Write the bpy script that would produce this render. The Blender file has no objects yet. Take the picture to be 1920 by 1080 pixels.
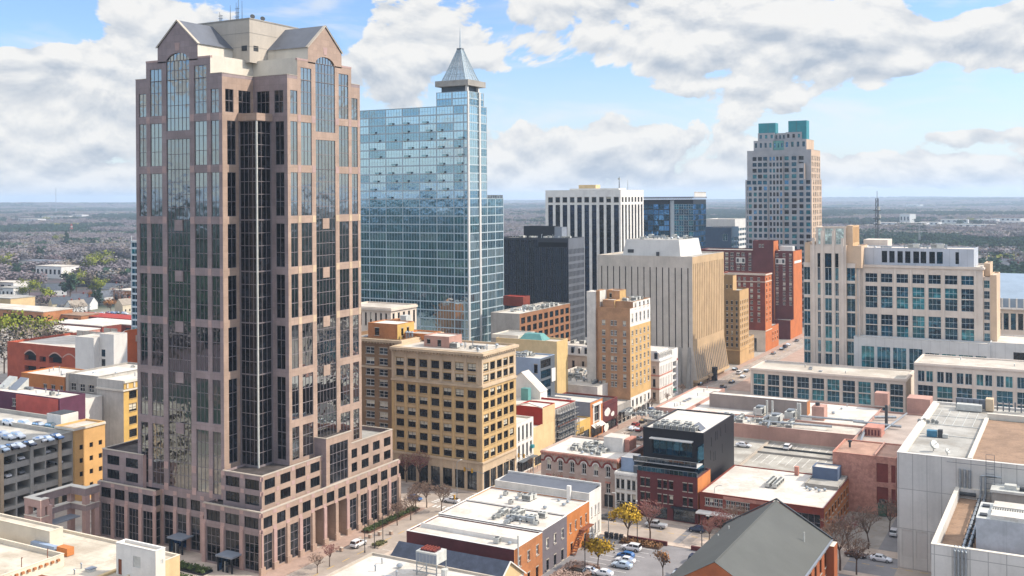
import bpy, bmesh, math, random
import numpy as np
from mathutils import Vector, Matrix
rad = math.radians
SC = bpy.context.scene
COL = SC.collection

# ------------------------------------------------------------------ camera
F, H, PY, ROLL, YAW = 1950.0, 81.0, 370.0, 0.00628, rad(28.75)
FX, FY, RX, RY = -math.sin(YAW), math.cos(YAW), math.cos(YAW), math.sin(YAW)
cam = bpy.data.cameras.new("camera")
cam.sensor_width = 36.0
cam.lens = 36.0 * F / 1920.0
cam.shift_y = -(540.0 - PY) / 1920.0
cam.clip_start, cam.clip_end = 1.0, 60000.0
camo = bpy.data.objects.new("camera", cam)
COL.objects.link(camo)
camo.matrix_world = Matrix.Translation((0, 0, H)) @ Matrix.Rotation(YAW, 4, 'Z') @ Matrix.Rotation(rad(90), 4, 'X') @ Matrix.Rotation(-ROLL, 4, 'Z')
SC.camera = camo
SC.view_settings.view_transform = 'Standard'
SC.view_settings.look = 'None'
SC.view_settings.gamma = 1.0
SC.view_settings.exposure = 0.44
SC.cycles.volume_bounces = 1
SC.cycles.max_bounces = 6
SC.cycles.diffuse_bounces = 3
SC.cycles.glossy_bounces = 3
SC.cycles.transparent_max_bounces = 8

# ------------------------------------------------------------------ sun and sky
SUN_A, SUN_E = rad(28), rad(40)          # azimuth from +X towards +Y, elevation
sd = Vector((math.cos(SUN_A) * math.cos(SUN_E), math.sin(SUN_A) * math.cos(SUN_E), math.sin(SUN_E)))
sun = bpy.data.lights.new("sun", 'SUN')
sun.energy = 3.9
sun.angle = rad(0.5)
sun.color = (1.0, 0.90, 0.77)
suno = bpy.data.objects.new("sun", sun)
COL.objects.link(suno)
suno.rotation_euler = sd.to_track_quat('Z', 'Y').to_euler()

world = bpy.data.worlds.new("World")
SC.world = world
world.use_nodes = True
world.cycles.sampling_method = 'MANUAL'
world.cycles.sample_map_resolution = 512
NT = world.node_tree
NT.nodes.clear()


def nd(nt, typ, **kw):
 n = nt.nodes.new(typ)
 for k, v in kw.items():
  setattr(n, k, v)
 return n


def mth(nt, op, a, b=None, c=None, clamp=False):
 n = nt.nodes.new('ShaderNodeMath')
 n.operation = op
 n.use_clamp = clamp
 for i, v in enumerate((a, b, c)):
  if v is None:
   continue
  if isinstance(v, (int, float)):
   n.inputs[i].default_value = v
  else:
   nt.links.new(v, n.inputs[i])
 return n.outputs[0]


def mixc(nt, fac, a, b, blend='MIX'):
 n = nt.nodes.new('ShaderNodeMix')
 n.data_type = 'RGBA'
 n.blend_type = blend
 for s, v in ((n.inputs[0], fac), (n.inputs[6], a), (n.inputs[7], b)):
  if isinstance(v, (int, float)):
   s.default_value = v
  elif isinstance(v, tuple):
   s.default_value = (*v[:3], 1)
  else:
   nt.links.new(v, s)
 return n.outputs[2]


def sstep(nt, x, a, b):
 n = nt.nodes.new('ShaderNodeMapRange')
 n.interpolation_type = 'SMOOTHSTEP'
 nt.links.new(x, n.inputs[0])
 n.inputs[1].default_value, n.inputs[2].default_value = a, b
 return n.outputs[0]


CL_DARK, CL_LITE = (0.35, 0.395, 0.46), (0.69, 0.68, 0.66)
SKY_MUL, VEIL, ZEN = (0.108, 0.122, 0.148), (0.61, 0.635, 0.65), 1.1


def build_sky():
 nt = NT
 sky = nd(nt, 'ShaderNodeTexSky')
 sky.sky_type = 'NISHITA'
 sky.sun_disc = False
 sky.sun_elevation = SUN_E
 sky.sun_rotation = rad(90) - SUN_A
 sky.air_density, sky.dust_density, sky.ozone_density = 1.0, 0.6, 2.0
 sky.altitude = 100
 tc = nd(nt, 'ShaderNodeTexCoord')
 rot = nd(nt, 'ShaderNodeVectorRotate')
 rot.rotation_type = 'Z_AXIS'
 rot.inputs['Angle'].default_value = -YAW
 nt.links.new(tc.outputs['Generated'], rot.inputs['Vector'])
 sep = nd(nt, 'ShaderNodeSeparateXYZ')
 nt.links.new(rot.outputs[0], sep.inputs[0])
 az = mth(nt, 'ARCTAN2', sep.outputs[0], sep.outputs[1])
 el = mth(nt, 'ARCSINE', sep.outputs[2])
 # cumulus banks: (u, v) of the bank in the photograph turned into a bearing and an elevation
 banks = [(120, 160, 190, 75, .23), (60, 300, 240, 90, .19), (330, 110, 160, 90, .2), (820, 95, 160, 75, .22), (740, 160, 120, 60, .14),
    (1130, 275, 210, 58, .22), (1400, 78, 330, 62, .27), (1660, 90, 180, 60, .22), (1880, 95, 70, 55, .3),
    (1420, 185, 190, 48, .24), (700, 10, 120, 30, .16), (230, 20, 160, 26, .12), (960, 330, 500, 26, .12),
    (1700, 330, 300, 30, .16), (1840, 268, 90, 18, .22), (560, 340, 400, 22, .16), (1300, 345, 400, 18, .16), (100, 340, 250, 24, .14), (1600, 300, 120, 16, .14), (1250, 5, 260, 26, .1),
    (45, 62, 110, 55, -.36), (520, 16, 170, 50, -.36), (930, 190, 60, 40, -.12), (1290, 215, 60, 40, -.1), (1060, 165, 170, 52, -.3), (1760, 225, 190, 50, -.22), (1830, 18, 110, 40, -.3),
    (640, 70, 40, 40, -.15)]
 g = gy = None
 for (u, v, su, sv, w) in banks:
  a0, e0 = math.atan((u - 960) / F), math.atan((PY - v) / F)
  dx = mth(nt, 'MULTIPLY', mth(nt, 'SUBTRACT', az, a0), F / su)
  dy = mth(nt, 'MULTIPLY', mth(nt, 'SUBTRACT', el, e0), F / sv)
  r2 = mth(nt, 'MULTIPLY_ADD', dx, dx, mth(nt, 'MULTIPLY', dy, dy))
  e = mth(nt, 'MULTIPLY', mth(nt, 'POWER', 2.718, mth(nt, 'MULTIPLY', r2, -1.0)), w)
  g = e if g is None else mth(nt, 'ADD', g, e)
  if w > 0:
   gy = mth(nt, 'MULTIPLY', e, dy) if gy is None else mth(nt, 'MULTIPLY_ADD', e, dy, gy)

 def noise(dz, scale, detail, rough, zs, off=0.0, dist=0.0, lac=2.0):
  mp = nd(nt, 'ShaderNodeMapping')
  mp.inputs['Location'].default_value = (3.1 + off, 1.7, dz * zs)
  mp.inputs['Scale'].default_value = (1, 1, zs)
  nt.links.new(tc.outputs['Generated'], mp.inputs[0])
  n = nd(nt, 'ShaderNodeTexNoise')
  n.noise_dimensions = '3D'
  n.inputs['Scale'].default_value = scale
  n.inputs['Detail'].default_value = detail
  n.inputs['Roughness'].default_value = rough
  n.inputs['Lacunarity'].default_value = lac
  n.inputs['Distortion'].default_value = dist
  nt.links.new(mp.outputs[0], n.inputs['Vector'])
  return n.outputs[0]

 def puff(dz):
  """cauliflower lumps: inverted smooth cells over cells"""
  v = None
  for sc, w in ((30.0, .20),):
   mp = nd(nt, 'ShaderNodeMapping')
   mp.inputs['Location'].default_value = (.3, .9, dz * 1.55)
   mp.inputs['Scale'].default_value = (1, 1, 1.55)
   nt.links.new(tc.outputs['Generated'], mp.inputs[0])
   w3 = nd(nt, 'ShaderNodeTexVoronoi')
   w3.feature = 'SMOOTH_F1'
   w3.inputs['Scale'].default_value = sc
   w3.inputs['Smoothness'].default_value = .35
   w3.inputs['Detail'].default_value = 0
   nt.links.new(mp.outputs[0], w3.inputs['Vector'])
   q = mth(nt, 'MULTIPLY', mth(nt, 'SUBTRACT', .55, w3.outputs['Distance']), w)
   v = q if v is None else mth(nt, 'ADD', v, q)
  return v

 def dens(dz):
  a = noise(dz, 8.0, 9.0, 0.60, 1.75, dist=.25)
  return mth(nt, 'ADD', mth(nt, 'ADD', a, g), puff(dz))
 d0 = dens(0.0)
 d1 = dens(0.010)
 cover = mth(nt, 'MAXIMUM', sstep(nt, d0, 0.552, 0.596), mth(nt, 'MULTIPLY', sstep(nt, el, .24, .6), .75))  # cloud overhead, out of view, is added to warm the ambient light
 dif = mth(nt, 'ADD', mth(nt, 'MULTIPLY', mth(nt, 'SUBTRACT', d0, d1), 4.6), mth(nt, 'MULTIPLY', gy, 1.7))
 lit = mth(nt, 'MULTIPLY_ADD', dif, 1.0, 0.72, clamp=True)
 cc = mixc(nt, lit, CL_DARK, CL_LITE)
 # pale veil low over the horizon
 veil = sstep(nt, el, 0.16, 0.0)
 base = mixc(nt, 1.0, sky.outputs[0], SKY_MUL, 'MULTIPLY')
 base = mixc(nt, mth(nt, 'MULTIPLY', veil, 0.55), base, VEIL)
 # thin high cloud drifts
 wisp = sstep(nt, noise(0, 5.0, 4.0, .6, 4.0, 9.0, .8), .50, .78)
 base = mixc(nt, mth(nt, 'MULTIPLY', wisp, .55), base, CL_LITE)
 colr = mixc(nt, mth(nt, 'MULTIPLY', cover, 0.97), base, cc)
 # sky above the frame is brightened to add ambient light
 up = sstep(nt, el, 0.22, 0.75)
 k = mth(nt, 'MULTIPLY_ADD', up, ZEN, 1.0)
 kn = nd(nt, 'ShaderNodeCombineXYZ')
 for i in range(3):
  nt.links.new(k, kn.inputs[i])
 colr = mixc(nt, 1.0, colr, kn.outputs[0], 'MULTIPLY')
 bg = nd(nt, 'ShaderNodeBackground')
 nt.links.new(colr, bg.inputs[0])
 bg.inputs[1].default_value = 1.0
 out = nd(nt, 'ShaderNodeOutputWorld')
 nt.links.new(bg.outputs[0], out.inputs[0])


build_sky()


# ------------------------------------------------------------------ surveying: photo pixel -> ground plan
def unroll(u, v):
 return u - (v - PY) * ROLL, v + (u - 960) * ROLL


def at(u, v, z):
 a, b = unroll(u, v)
 d = F * (H - z) / (b - PY)
 r = (a - 960) / F * d
 return (FX * d + RX * r, FY * d + RY * r)


def dep(x, y):
 return x * FX + y * FY


def pd(u, v, d):
 a, b = unroll(u, v)
 r = (a - 960) / F * d
 return (FX * d + RX * r, FY * d + RY * r)


def zat(x, y, u, v):
 return H - (unroll(u, v)[1] - PY) * dep(x, y) / F


def onx(u, v, X):
 k = (unroll(u, v)[0] - 960) / F
 return (k * X * FX - X * RX) / (RY - k * FY)      # returns y


def ony(u, v, Y):
 k = (unroll(u, v)[0] - 960) / F
 return (k * Y * FY - Y * RY) / (RX - k * FX)      # returns x


# ------------------------------------------------------------------ materials
def lin(h):
 h = h.lstrip('#')
 c = [int(h[i:i + 2], 16) / 255 for i in (0, 2, 4)]
 return tuple(x / 12.92 if x <= .04045 else ((x + .055) / 1.055) ** 2.4 for x in c)


MATS = {}


def mat(name, col, rough=.8, var=.18, scale=.25, fine=.12, streak=0.0, metal=0.0, bump=0.0, spec=.3, tint=None, grid=None, seam=None, cell=None):
 """painted / stone / brick surface: broad weathering, fine grain, optional rain streaks, optional panel joints (w, h, width, darkness)"""
 if name in MATS:
  return MATS[name]
 if isinstance(col, str):
  col = lin(col)
 m = bpy.data.materials.new(name)
 m.use_nodes = True
 nt = m.node_tree
 b = nt.nodes['Principled BSDF']
 geo = nd(nt, 'ShaderNodeNewGeometry')
 n1 = nd(nt, 'ShaderNodeTexNoise')
 n1.inputs['Scale'].default_value = scale
 n1.inputs['Detail'].default_value = 5
 n1.inputs['Roughness'].default_value = .62
 nt.links.new(geo.outputs['Position'], n1.inputs['Vector'])
 n2 = nd(nt, 'ShaderNodeTexNoise')
 n2.inputs['Scale'].default_value = 2.3
 n2.inputs['Detail'].default_value = 3
 nt.links.new(geo.outputs['Position'], n2.inputs['Vector'])
 a = sstep(nt, n1.outputs[0], .3, .7)
 dark = tuple(max(0, c * (1 - var)) for c in col)
 lite = tuple(min(.95, c * (1 + var * .7)) for c in col)
 if tint:
  dark = lin(tint) if isinstance(tint, str) else tint
 c = mixc(nt, a, dark, lite)
 f = mth(nt, 'MULTIPLY_ADD', n2.outputs[0], fine * 2, 1 - fine)
 cn = nd(nt, 'ShaderNodeCombineXYZ')
 for i in range(3):
  nt.links.new(f, cn.inputs[i])
 c = mixc(nt, 1.0, c, cn.outputs[0], 'MULTIPLY')
 if streak:
  mp = nd(nt, 'ShaderNodeMapping')
  mp.inputs['Scale'].default_value = (.9, .9, .05)
  nt.links.new(geo.outputs['Position'], mp.inputs[0])
  n3 = nd(nt, 'ShaderNodeTexNoise')
  n3.inputs['Scale'].default_value = 1.0
  n3.inputs['Detail'].default_value = 4
  nt.links.new(mp.outputs[0], n3.inputs['Vector'])
  c = mixc(nt, mth(nt, 'MULTIPLY', sstep(nt, n3.outputs[0], .5, .75), streak), c, tuple(x * .45 for x in col))
 if grid:
  gw, gh, gl, gd = grid
  sp = nd(nt, 'ShaderNodeSeparateXYZ')
  nt.links.new(geo.outputs['Position'], sp.inputs[0])
  nz = nd(nt, 'ShaderNodeSeparateXYZ')
  nt.links.new(geo.outputs['Normal'], nz.inputs[0])
  hx = mth(nt, 'ADD', sp.outputs[0], sp.outputs[1])
  ax = mth(nt, 'LESS_THAN', mth(nt, 'FRACT', mth(nt, 'DIVIDE', hx, gw)), gl / gw)
  az_ = mth(nt, 'LESS_THAN', mth(nt, 'FRACT', mth(nt, 'DIVIDE', sp.outputs[2], gh)), gl / gh)
  up = mth(nt, 'LESS_THAN', mth(nt, 'ABSOLUTE', nz.outputs[2]), .5)
  k = mth(nt, 'MULTIPLY', mth(nt, 'MULTIPLY', mth(nt, 'MAXIMUM', ax, az_), up), gd)
  c = mixc(nt, k, c, tuple(x * .3 for x in col))
 if seam or cell:
  sp = nd(nt, 'ShaderNodeSeparateXYZ')
  nt.links.new(geo.outputs['Position'], sp.inputs[0])
 if seam:
  # lapped roofing sheets, patches and dried ponding rings
  sw, sl, dk = seam
  row = mth(nt, 'FLOOR', mth(nt, 'DIVIDE', sp.outputs[1], sw))
  off = mth(nt, 'FRACT', mth(nt, 'MULTIPLY', row, .37))
  ay = mth(nt, 'LESS_THAN', mth(nt, 'FRACT', mth(nt, 'DIVIDE', sp.outputs[1], sw)), .10 / sw)
  cx_ = mth(nt, 'ADD', mth(nt, 'DIVIDE', sp.outputs[0], sl), off)
  ax2 = mth(nt, 'LESS_THAN', mth(nt, 'FRACT', cx_), .10 / sl)
  cv = nd(nt, 'ShaderNodeCombineXYZ')
  nt.links.new(row, cv.inputs[0])
  nt.links.new(mth(nt, 'FLOOR', cx_), cv.inputs[1])
  wn = nd(nt, 'ShaderNodeTexWhiteNoise')
  nt.links.new(cv.outputs[0], wn.inputs['Vector'])
  c = mixc(nt, mth(nt, 'MULTIPLY', wn.outputs['Value'], .16), c, tuple(x * .62 for x in col))
  c = mixc(nt, mth(nt, 'MULTIPLY', mth(nt, 'MAXIMUM', ay, ax2), dk), c, tuple(x * .5 for x in col))
  n4 = nd(nt, 'ShaderNodeTexNoise')
  n4.inputs['Scale'].default_value = .16
  n4.inputs['Detail'].default_value = 7
  n4.inputs['Roughness'].default_value = .7
  nt.links.new(geo.outputs['Position'], n4.inputs['Vector'])
  edge = mth(nt, 'SUBTRACT', sstep(nt, n4.outputs[0], .55, .575), mth(nt, 'MULTIPLY', sstep(nt, n4.outputs[0], .575, .66), .7))
  c = mixc(nt, mth(nt, 'MULTIPLY', edge, .42), c, tuple(x * f for x, f in zip(col, (.62, .56, .5))))
 if cell:
  cw, ch, ca = cell
  cv = nd(nt, 'ShaderNodeCombineXYZ')
  nt.links.new(mth(nt, 'FLOOR', mth(nt, 'DIVIDE', mth(nt, 'ADD', sp.outputs[0], sp.outputs[1]), cw)), cv.inputs[0])
  nt.links.new(mth(nt, 'FLOOR', mth(nt, 'DIVIDE', sp.outputs[2], ch)), cv.inputs[1])
  wn = nd(nt, 'ShaderNodeTexWhiteNoise')
  nt.links.new(cv.outputs[0], wn.inputs['Vector'])
  c = mixc(nt, mth(nt, 'MULTIPLY', wn.outputs['Value'], ca), c, tuple(x * .55 for x in col))
 nt.links.new(c, b.inputs['Base Color'])
 b.inputs['Roughness'].default_value = rough
 b.inputs['Metallic'].default_value = metal
 b.inputs['Specular IOR Level'].default_value = spec
 if bump:
  bp = nd(nt, 'ShaderNodeBump')
  bp.inputs['Strength'].default_value = bump
  bp.inputs['Distance'].default_value = .15
  nt.links.new(n2.outputs[0], bp.inputs['Height'])
  nt.links.new(bp.outputs[0], b.inputs['Normal'])
 MATS[name] = m
 return m


def glass(name, tint, inner=(.012, .014, .018), refl=.35, rough=.02, wob=.03, wscale=.35, cell=None):
 """window glass: dark room behind, coated mirror in front, each sheet slightly out of true"""
 if name in MATS:
  return MATS[name]
 m = bpy.data.materials.new(name)
 m.use_nodes = True
 nt = m.node_tree
 nt.nodes.clear()
 geo = nd(nt, 'ShaderNodeNewGeometry')
 n1 = nd(nt, 'ShaderNodeTexNoise')
 n1.inputs['Scale'].default_value = wscale
 n1.inputs['Detail'].default_value = 2
 nt.links.new(geo.outputs['Position'], n1.inputs['Vector'])
 bp = nd(nt, 'ShaderNodeBump')
 bp.inputs['Strength'].default_value = wob
 bp.inputs['Distance'].default_value = 1.0
 nt.links.new(n1.outputs[0], bp.inputs['Height'])
 gl = nd(nt, 'ShaderNodeBsdfGlossy')
 gl.inputs['Color'].default_value = (*tint, 1)
 gl.inputs['Roughness'].default_value = rough
 nt.links.new(bp.outputs[0], gl.inputs['Normal'])
 df = nd(nt, 'ShaderNodeBsdfDiffuse')
 n2 = nd(nt, 'ShaderNodeTexNoise')
 n2.inputs['Scale'].default_value = .55
 n2.inputs['Detail'].default_value = 3
 nt.links.new(geo.outputs['Position'], n2.inputs['Vector'])
 c = mixc(nt, sstep(nt, n2.outputs[0], .42, .68), inner, tuple(x * 3.2 for x in inner))
 nt.links.new(c, df.inputs['Color'])
 fr = nd(nt, 'ShaderNodeFresnel')
 fr.inputs['IOR'].default_value = 1.45
 fac = mth(nt, 'ADD', mth(nt, 'MULTIPLY', fr.outputs[0], 1 - refl), refl, clamp=True)
 mx = nd(nt, 'ShaderNodeMixShader')
 nt.links.new(fac, mx.inputs[0])
 nt.links.new(df.outputs[0], mx.inputs[1])
 nt.links.new(gl.outputs[0], mx.inputs[2])
 o = nd(nt, 'ShaderNodeOutputMaterial')
 nt.links.new(mx.outputs[0], o.inputs[0])
 MATS[name] = m
 return m


# ------------------------------------------------------------------ mesh builder
class MB:
 def __init__(s):
  s.v, s.f, s.m, s.mats = [], [], [], []

 def mi(s, m):
  if m not in s.mats:
   s.mats.append(m)
  return s.mats.index(m)

 def poly(s, pts, m):
  i = len(s.v)
  s.v.extend(pts)
  s.f.append(tuple(range(i, i + len(pts))))
  s.m.append(s.mi(m))

 def box(s, x0, x1, y0, y1, z0, z1, m, skip=''):
  i = len(s.v)
  s.v.extend([(x0, y0, z0), (x1, y0, z0), (x1, y1, z0), (x0, y1, z0), (x0, y0, z1), (x1, y0, z1), (x1, y1, z1), (x0, y1, z1)])
  k = s.mi(m)
  for n, q in (('b', (0, 3, 2, 1)), ('t', (4, 5, 6, 7)), ('f', (0, 1, 5, 4)), ('r', (1, 2, 6, 5)), ('k', (2, 3, 7, 6)), ('l', (3, 0, 4, 7))):
   if n not in skip:
    s.f.append(tuple(i + j for j in q))
    s.m.append(k)

 def bar(s, a, b, r, m, n=4, r2=None):
  a, b = Vector(a), Vector(b)
  d = b - a
  if d.length < 1e-6:
   return
  d.normalize()
  t = d.cross(Vector((0, 0, 1)))
  if t.length < 1e-3:
   t = Vector((1, 0, 0))
  t.normalize()
  w = d.cross(t)
  r2 = r if r2 is None else r2
  i = len(s.v)
  for p, q in ((a, r), (b, r2)):
   for k in range(n):
    an = 2 * math.pi * (k + .5) / n
    s.v.append(tuple(p + (t * math.cos(an) + w * math.sin(an)) * q))
  mi = s.mi(m)
  for k in range(n):
   s.f.append((i + k, i + (k + 1) % n, i + n + (k + 1) % n, i + n + k))
   s.m.append(mi)
  s.f.append(tuple(i + k for k in reversed(range(n))))
  s.m.append(mi)
  s.f.append(tuple(i + n + k for k in range(n)))
  s.m.append(mi)

 def prism(s, pts, z0, z1, m, mt=None):
  n = len(pts)
  for k in range(n):
   a, b = pts[k], pts[(k + 1) % n]
   s.poly([(a[0], a[1], z0), (b[0], b[1], z0), (b[0], b[1], z1), (a[0], a[1], z1)], m)
  s.poly([(p[0], p[1], z1) for p in pts], mt or m)
  s.poly([(p[0], p[1], z0) for p in reversed(pts)], m)

 def cyl(s, x, y, z0, z1, r, m, n=10, r2=None):
  s.bar((x, y, z0), (x, y, z1), r, m, n, r2)

 def mesh(s, name, smooth=False):
  me = bpy.data.meshes.new(name)
  me.from_pydata(s.v, [], s.f)
  for m in s.mats:
   me.materials.append(m)
  if len(s.mats) > 1:
   me.polygons.foreach_set('material_index', s.m)
  if smooth:
   me.polygons.foreach_set('use_smooth', [True] * len(s.f))
  me.update()
  return me

 def add(s, o, M=None):
  i = len(s.v)
  s.v.extend([tuple(M @ Vector(p)) for p in o.v] if M is not None else o.v)
  s.f.extend([tuple(i + j for j in q) for q in o.f])
  mp = [s.mi(m) for m in o.mats]
  s.m.extend([mp[k] for k in o.m])


def obj(name, me, parent=None, loc=None, rz=0):
 if isinstance(me, MB):
  me = me.mesh(name)
 o = bpy.data.objects.new(name, me)
 COL.objects.link(o)
 if parent is not None:
  o.parent = parent
  if loc is None and parent.type == 'EMPTY':
   o.location = -parent.location          # meshes are written in world coordinates
  elif loc is None and parent.parent is not None and parent.parent.type == 'EMPTY':
   pass
 if loc is not None:
  o.location = loc
 if rz:
  o.rotation_euler = (0, 0, rz)
 return o


def thing(name, label, cat, loc, rz=0, group=None):
 o = bpy.data.objects.new(name, None)
 COL.objects.link(o)
 o.empty_display_size = .5
 o.location = loc
 o.rotation_euler = (0, 0, rz)
 o['label'], o['category'] = label, cat
 if group:
  o['group'] = group
 return o


def tag(o, label=None, cat=None, group=None, kind=None):
 for k, v in (('label', label), ('category', cat), ('group', group), ('kind', kind)):
  if v:
   o[k] = v
 return o


# ------------------------------------------------------------------ windows
ST, WCACHE = {}, {}
SILLED = {'sash': 'sill_stone', 'sashd': 'sill_stone', 'office': 'sill_buff'}


def style(name, frame, glasses, nx=2, ny=1, bar=.07, blind=0.0, inset=.22, rim=None, blindmat=None, hbar=None):
 ST[name] = dict(frame=frame, glasses=glasses, nx=nx, ny=ny, bar=bar, blind=blind, inset=inset, rim=rim or bar, blindmat=blindmat, hbar=hbar or bar)


def winmb(w, h, sty, var):
 s = ST[sty]
 nx, ny = s['nx'], s['ny']
 if nx < 0:
  nx = max(1, round(w / -nx))
 if ny < 0:
  ny = max(1, round(h / -ny))
 mb = MB()
 g = s['glasses'][var % len(s['glasses'])]
 d = s['inset']
 mb.poly([(-w / 2, d, 0), (w / 2, d, 0), (w / 2, d, h), (-w / 2, d, h)], g)
 if s['blind'] and var >= len(s['glasses']):
  f = (.28, .5, .75)[var % 3]
  mb.poly([(-w / 2, d - .02, h * (1 - f)), (w / 2, d - .02, h * (1 - f)), (w / 2, d - .02, h), (-w / 2, d - .02, h)], s['blindmat'])
 fm, b, r, hb = s['frame'], s['bar'] / 2, s['rim'], s['hbar'] / 2
 y0, y1 = d - .09, d + .02
 mb.box(-w / 2, -w / 2 + r, y0, y1, 0, h, fm, 'bk')
 mb.box(w / 2 - r, w / 2, y0, y1, 0, h, fm, 'bk')
 mb.box(-w / 2 + r, w / 2 - r, y0, y1, 0, r, fm, 'bklr')
 mb.box(-w / 2 + r, w / 2 - r, y0, y1, h - r, h, fm, 'bklr')
 for i in range(1, nx):
  x = -w / 2 + w * i / nx
  mb.box(x - b, x + b, y0 + .01, y1, r, h - r, fm, 'btk')
 for i in range(1, ny):
  z = h * i / ny
  mb.box(-w / 2 + r, w / 2 - r, y0 + .025, y1, z - hb, z + hb, fm, 'lrk')
 return mb


class Bld:
 """one building: an Empty at its base that parents walls, roofs, windows and roof plant"""

 def __init__(s, name, label, cat, loc, group=None, cap=100):
  s.root = thing(name, label, cat, (loc[0], loc[1], loc[2] if len(loc) > 2 else 0), 0, group)
  s.w, s.rng, s.cap = [], random.Random(hash((round(loc[0]), round(loc[1])))), cap

 def part(s, name, mb, label=None, parent=None):
  o = obj(name, mb, s.root)
  if label:
   o['label'] = label
  return o

 def win(s, x, y, z, rz, w, h, sty, name='window'):
  s.w.append((x, y, z, rz, round(w, 2), round(h, 2), sty, name))

 def face(s, mb, ox, oy, ax, L, z0, z1, rects, dp, m, mrev=None):
  """outer wall face with real openings. ax 'f': runs +X, looks -Y; 'r': runs +Y, looks +X"""
  if ax == 'f':
   P = lambda u, z, d=0: (ox + u, oy + d, z)
  elif ax == 'r':
   P = lambda u, z, d=0: (ox - d, oy + u, z)
  elif ax == 'b':
   P = lambda u, z, d=0: (ox - u, oy - d, z)
  else:
   P = lambda u, z, d=0: (ox + d, oy - u, z)
  rects = [r for r in rects if r[0] >= -1e-6 and r[1] <= L + 1e-6 and r[2] >= z0 - 1e-6 and r[3] <= z1 + 1e-6]
  us = sorted({0.0, round(L, 4)} | {round(r[0], 4) for r in rects} | {round(r[1], 4) for r in rects})
  zs = sorted({round(z0, 4), round(z1, 4)} | {round(r[2], 4) for r in rects} | {round(r[3], 4) for r in rects})
  ui = {u: i for i, u in enumerate(us)}
  zi = {z: i for i, z in enumerate(zs)}
  hole = set()
  for r in rects:
   for i in range(ui[round(r[0], 4)], ui[round(r[1], 4)]):
    for j in range(zi[round(r[2], 4)], zi[round(r[3], 4)]):
     hole.add((i, j))
  for j in range(len(zs) - 1):
   i = 0
   while i < len(us) - 1:
    if (i, j) in hole:
     i += 1
     continue
    k = i
    while k < len(us) - 1 and (k, j) not in hole:
     k += 1
    mb.poly([P(us[i], zs[j]), P(us[k], zs[j]), P(us[k], zs[j + 1]), P(us[i], zs[j + 1])], m)
    i = k
  rz = {'f': 0, 'r': math.pi / 2, 'b': math.pi, 'l': -math.pi / 2}[ax]
  mr = mrev or m
  for r in rects:
   u0, u1, a, b, sty = r[:5]
   d = r[5] if len(r) > 5 else dp
   mb.poly([P(u0, a), P(u0, b), P(u0, b, d), P(u0, a, d)], mr)
   mb.poly([P(u1, a), P(u1, a, d), P(u1, b, d), P(u1, b)], mr)
   mb.poly([P(u0, a), P(u0, a, d), P(u1, a, d), P(u1, a)], mr)
   mb.poly([P(u0, b), P(u1, b), P(u1, b, d), P(u0, b, d)], mr)
   if sty is None or sty == '' or sty.startswith('*'):
    q = MATS[sty[1:]] if sty else mr
    mb.poly([P(u0, a, d), P(u1, a, d), P(u1, b, d), P(u0, b, d)], q)
   else:
    p = P((u0 + u1) / 2, a, d - ST[sty]['inset'] - .03)
    s.win(p[0], p[1], p[2], rz, u1 - u0, b - a, sty)
    if sty in SILLED and ax in 'fr':
     sm = MATS[SILLED[sty]]
     q0, q1 = (u0 - .08, u1 + .08)
     for (za, zb, o) in ((a - .2, a, .14), (b, b + .22, .05)):
      if za < z0 or zb > z1:
       continue
      if ax == 'f':
       mb.box(ox + q0, ox + q1, oy - o, oy, za, zb, sm, 'k')
      else:
       mb.box(ox, ox + o, oy + q0, oy + q1, za, zb, sm, 'l')

 def block(s, x0, x1, y0, y1, z0, z1, wall, front=(), right=(), roof=None, par=.7, dp=.32, cope=None, name='wall', th=.3, left=(), rlabel=None, rmat2=None):
  mb = MB()
  s.face(mb, x0, y0, 'f', x1 - x0, z0, z1, list(front), dp, wall)
  s.face(mb, x1, y0, 'r', y1 - y0, z0, z1, list(right), dp, rmat2 or wall)
  s.face(mb, x1, y1, 'b', x1 - x0, z0, z1, [], dp, wall)
  s.face(mb, x0, y1, 'l', y1 - y0, z0, z1, list(left), dp, wall)
  zr = z1
  if roof is not None and par > 0:
   c = cope or wall
   zr = z1 - par
   a0, a1, b0, b1 = x0 + th, x1 - th, y0 + th, y1 - th
   mb.poly([(a0, b0, zr), (a0, b0, z1), (a1, b0, z1), (a1, b0, zr)], wall)
   mb.poly([(a1, b0, zr), (a1, b0, z1), (a1, b1, z1), (a1, b1, zr)], wall)
   mb.poly([(a1, b1, zr), (a1, b1, z1), (a0, b1, z1), (a0, b1, zr)], wall)
   mb.poly([(a0, b1, zr), (a0, b1, z1), (a0, b0, z1), (a0, b0, zr)], wall)
   o = .06
   mb.box(x0 - o, x1 + o, y0 - o, b0, z1 + .003, z1 + .09, c)
   mb.box(x0 - o, x1 + o, b1, y1 + o, z1 + .003, z1 + .09, c)
   mb.box(x0 - o, a0, b0, b1, z1 + .003, z1 + .09, c)
   mb.box(a1, x1 + o, b0, b1, z1 + .003, z1 + .09, c)
  o = s.part(name, mb)
  if roof is not None:
   e = th if par > 0 else 0
   r = MB()
   r.poly([(x0 + e, y0 + e, zr), (x1 - e, y0 + e, zr), (x1 - e, y1 - e, zr), (x0 + e, y1 - e, zr)], roof)
   s.part('roof', r)
  return o

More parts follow.
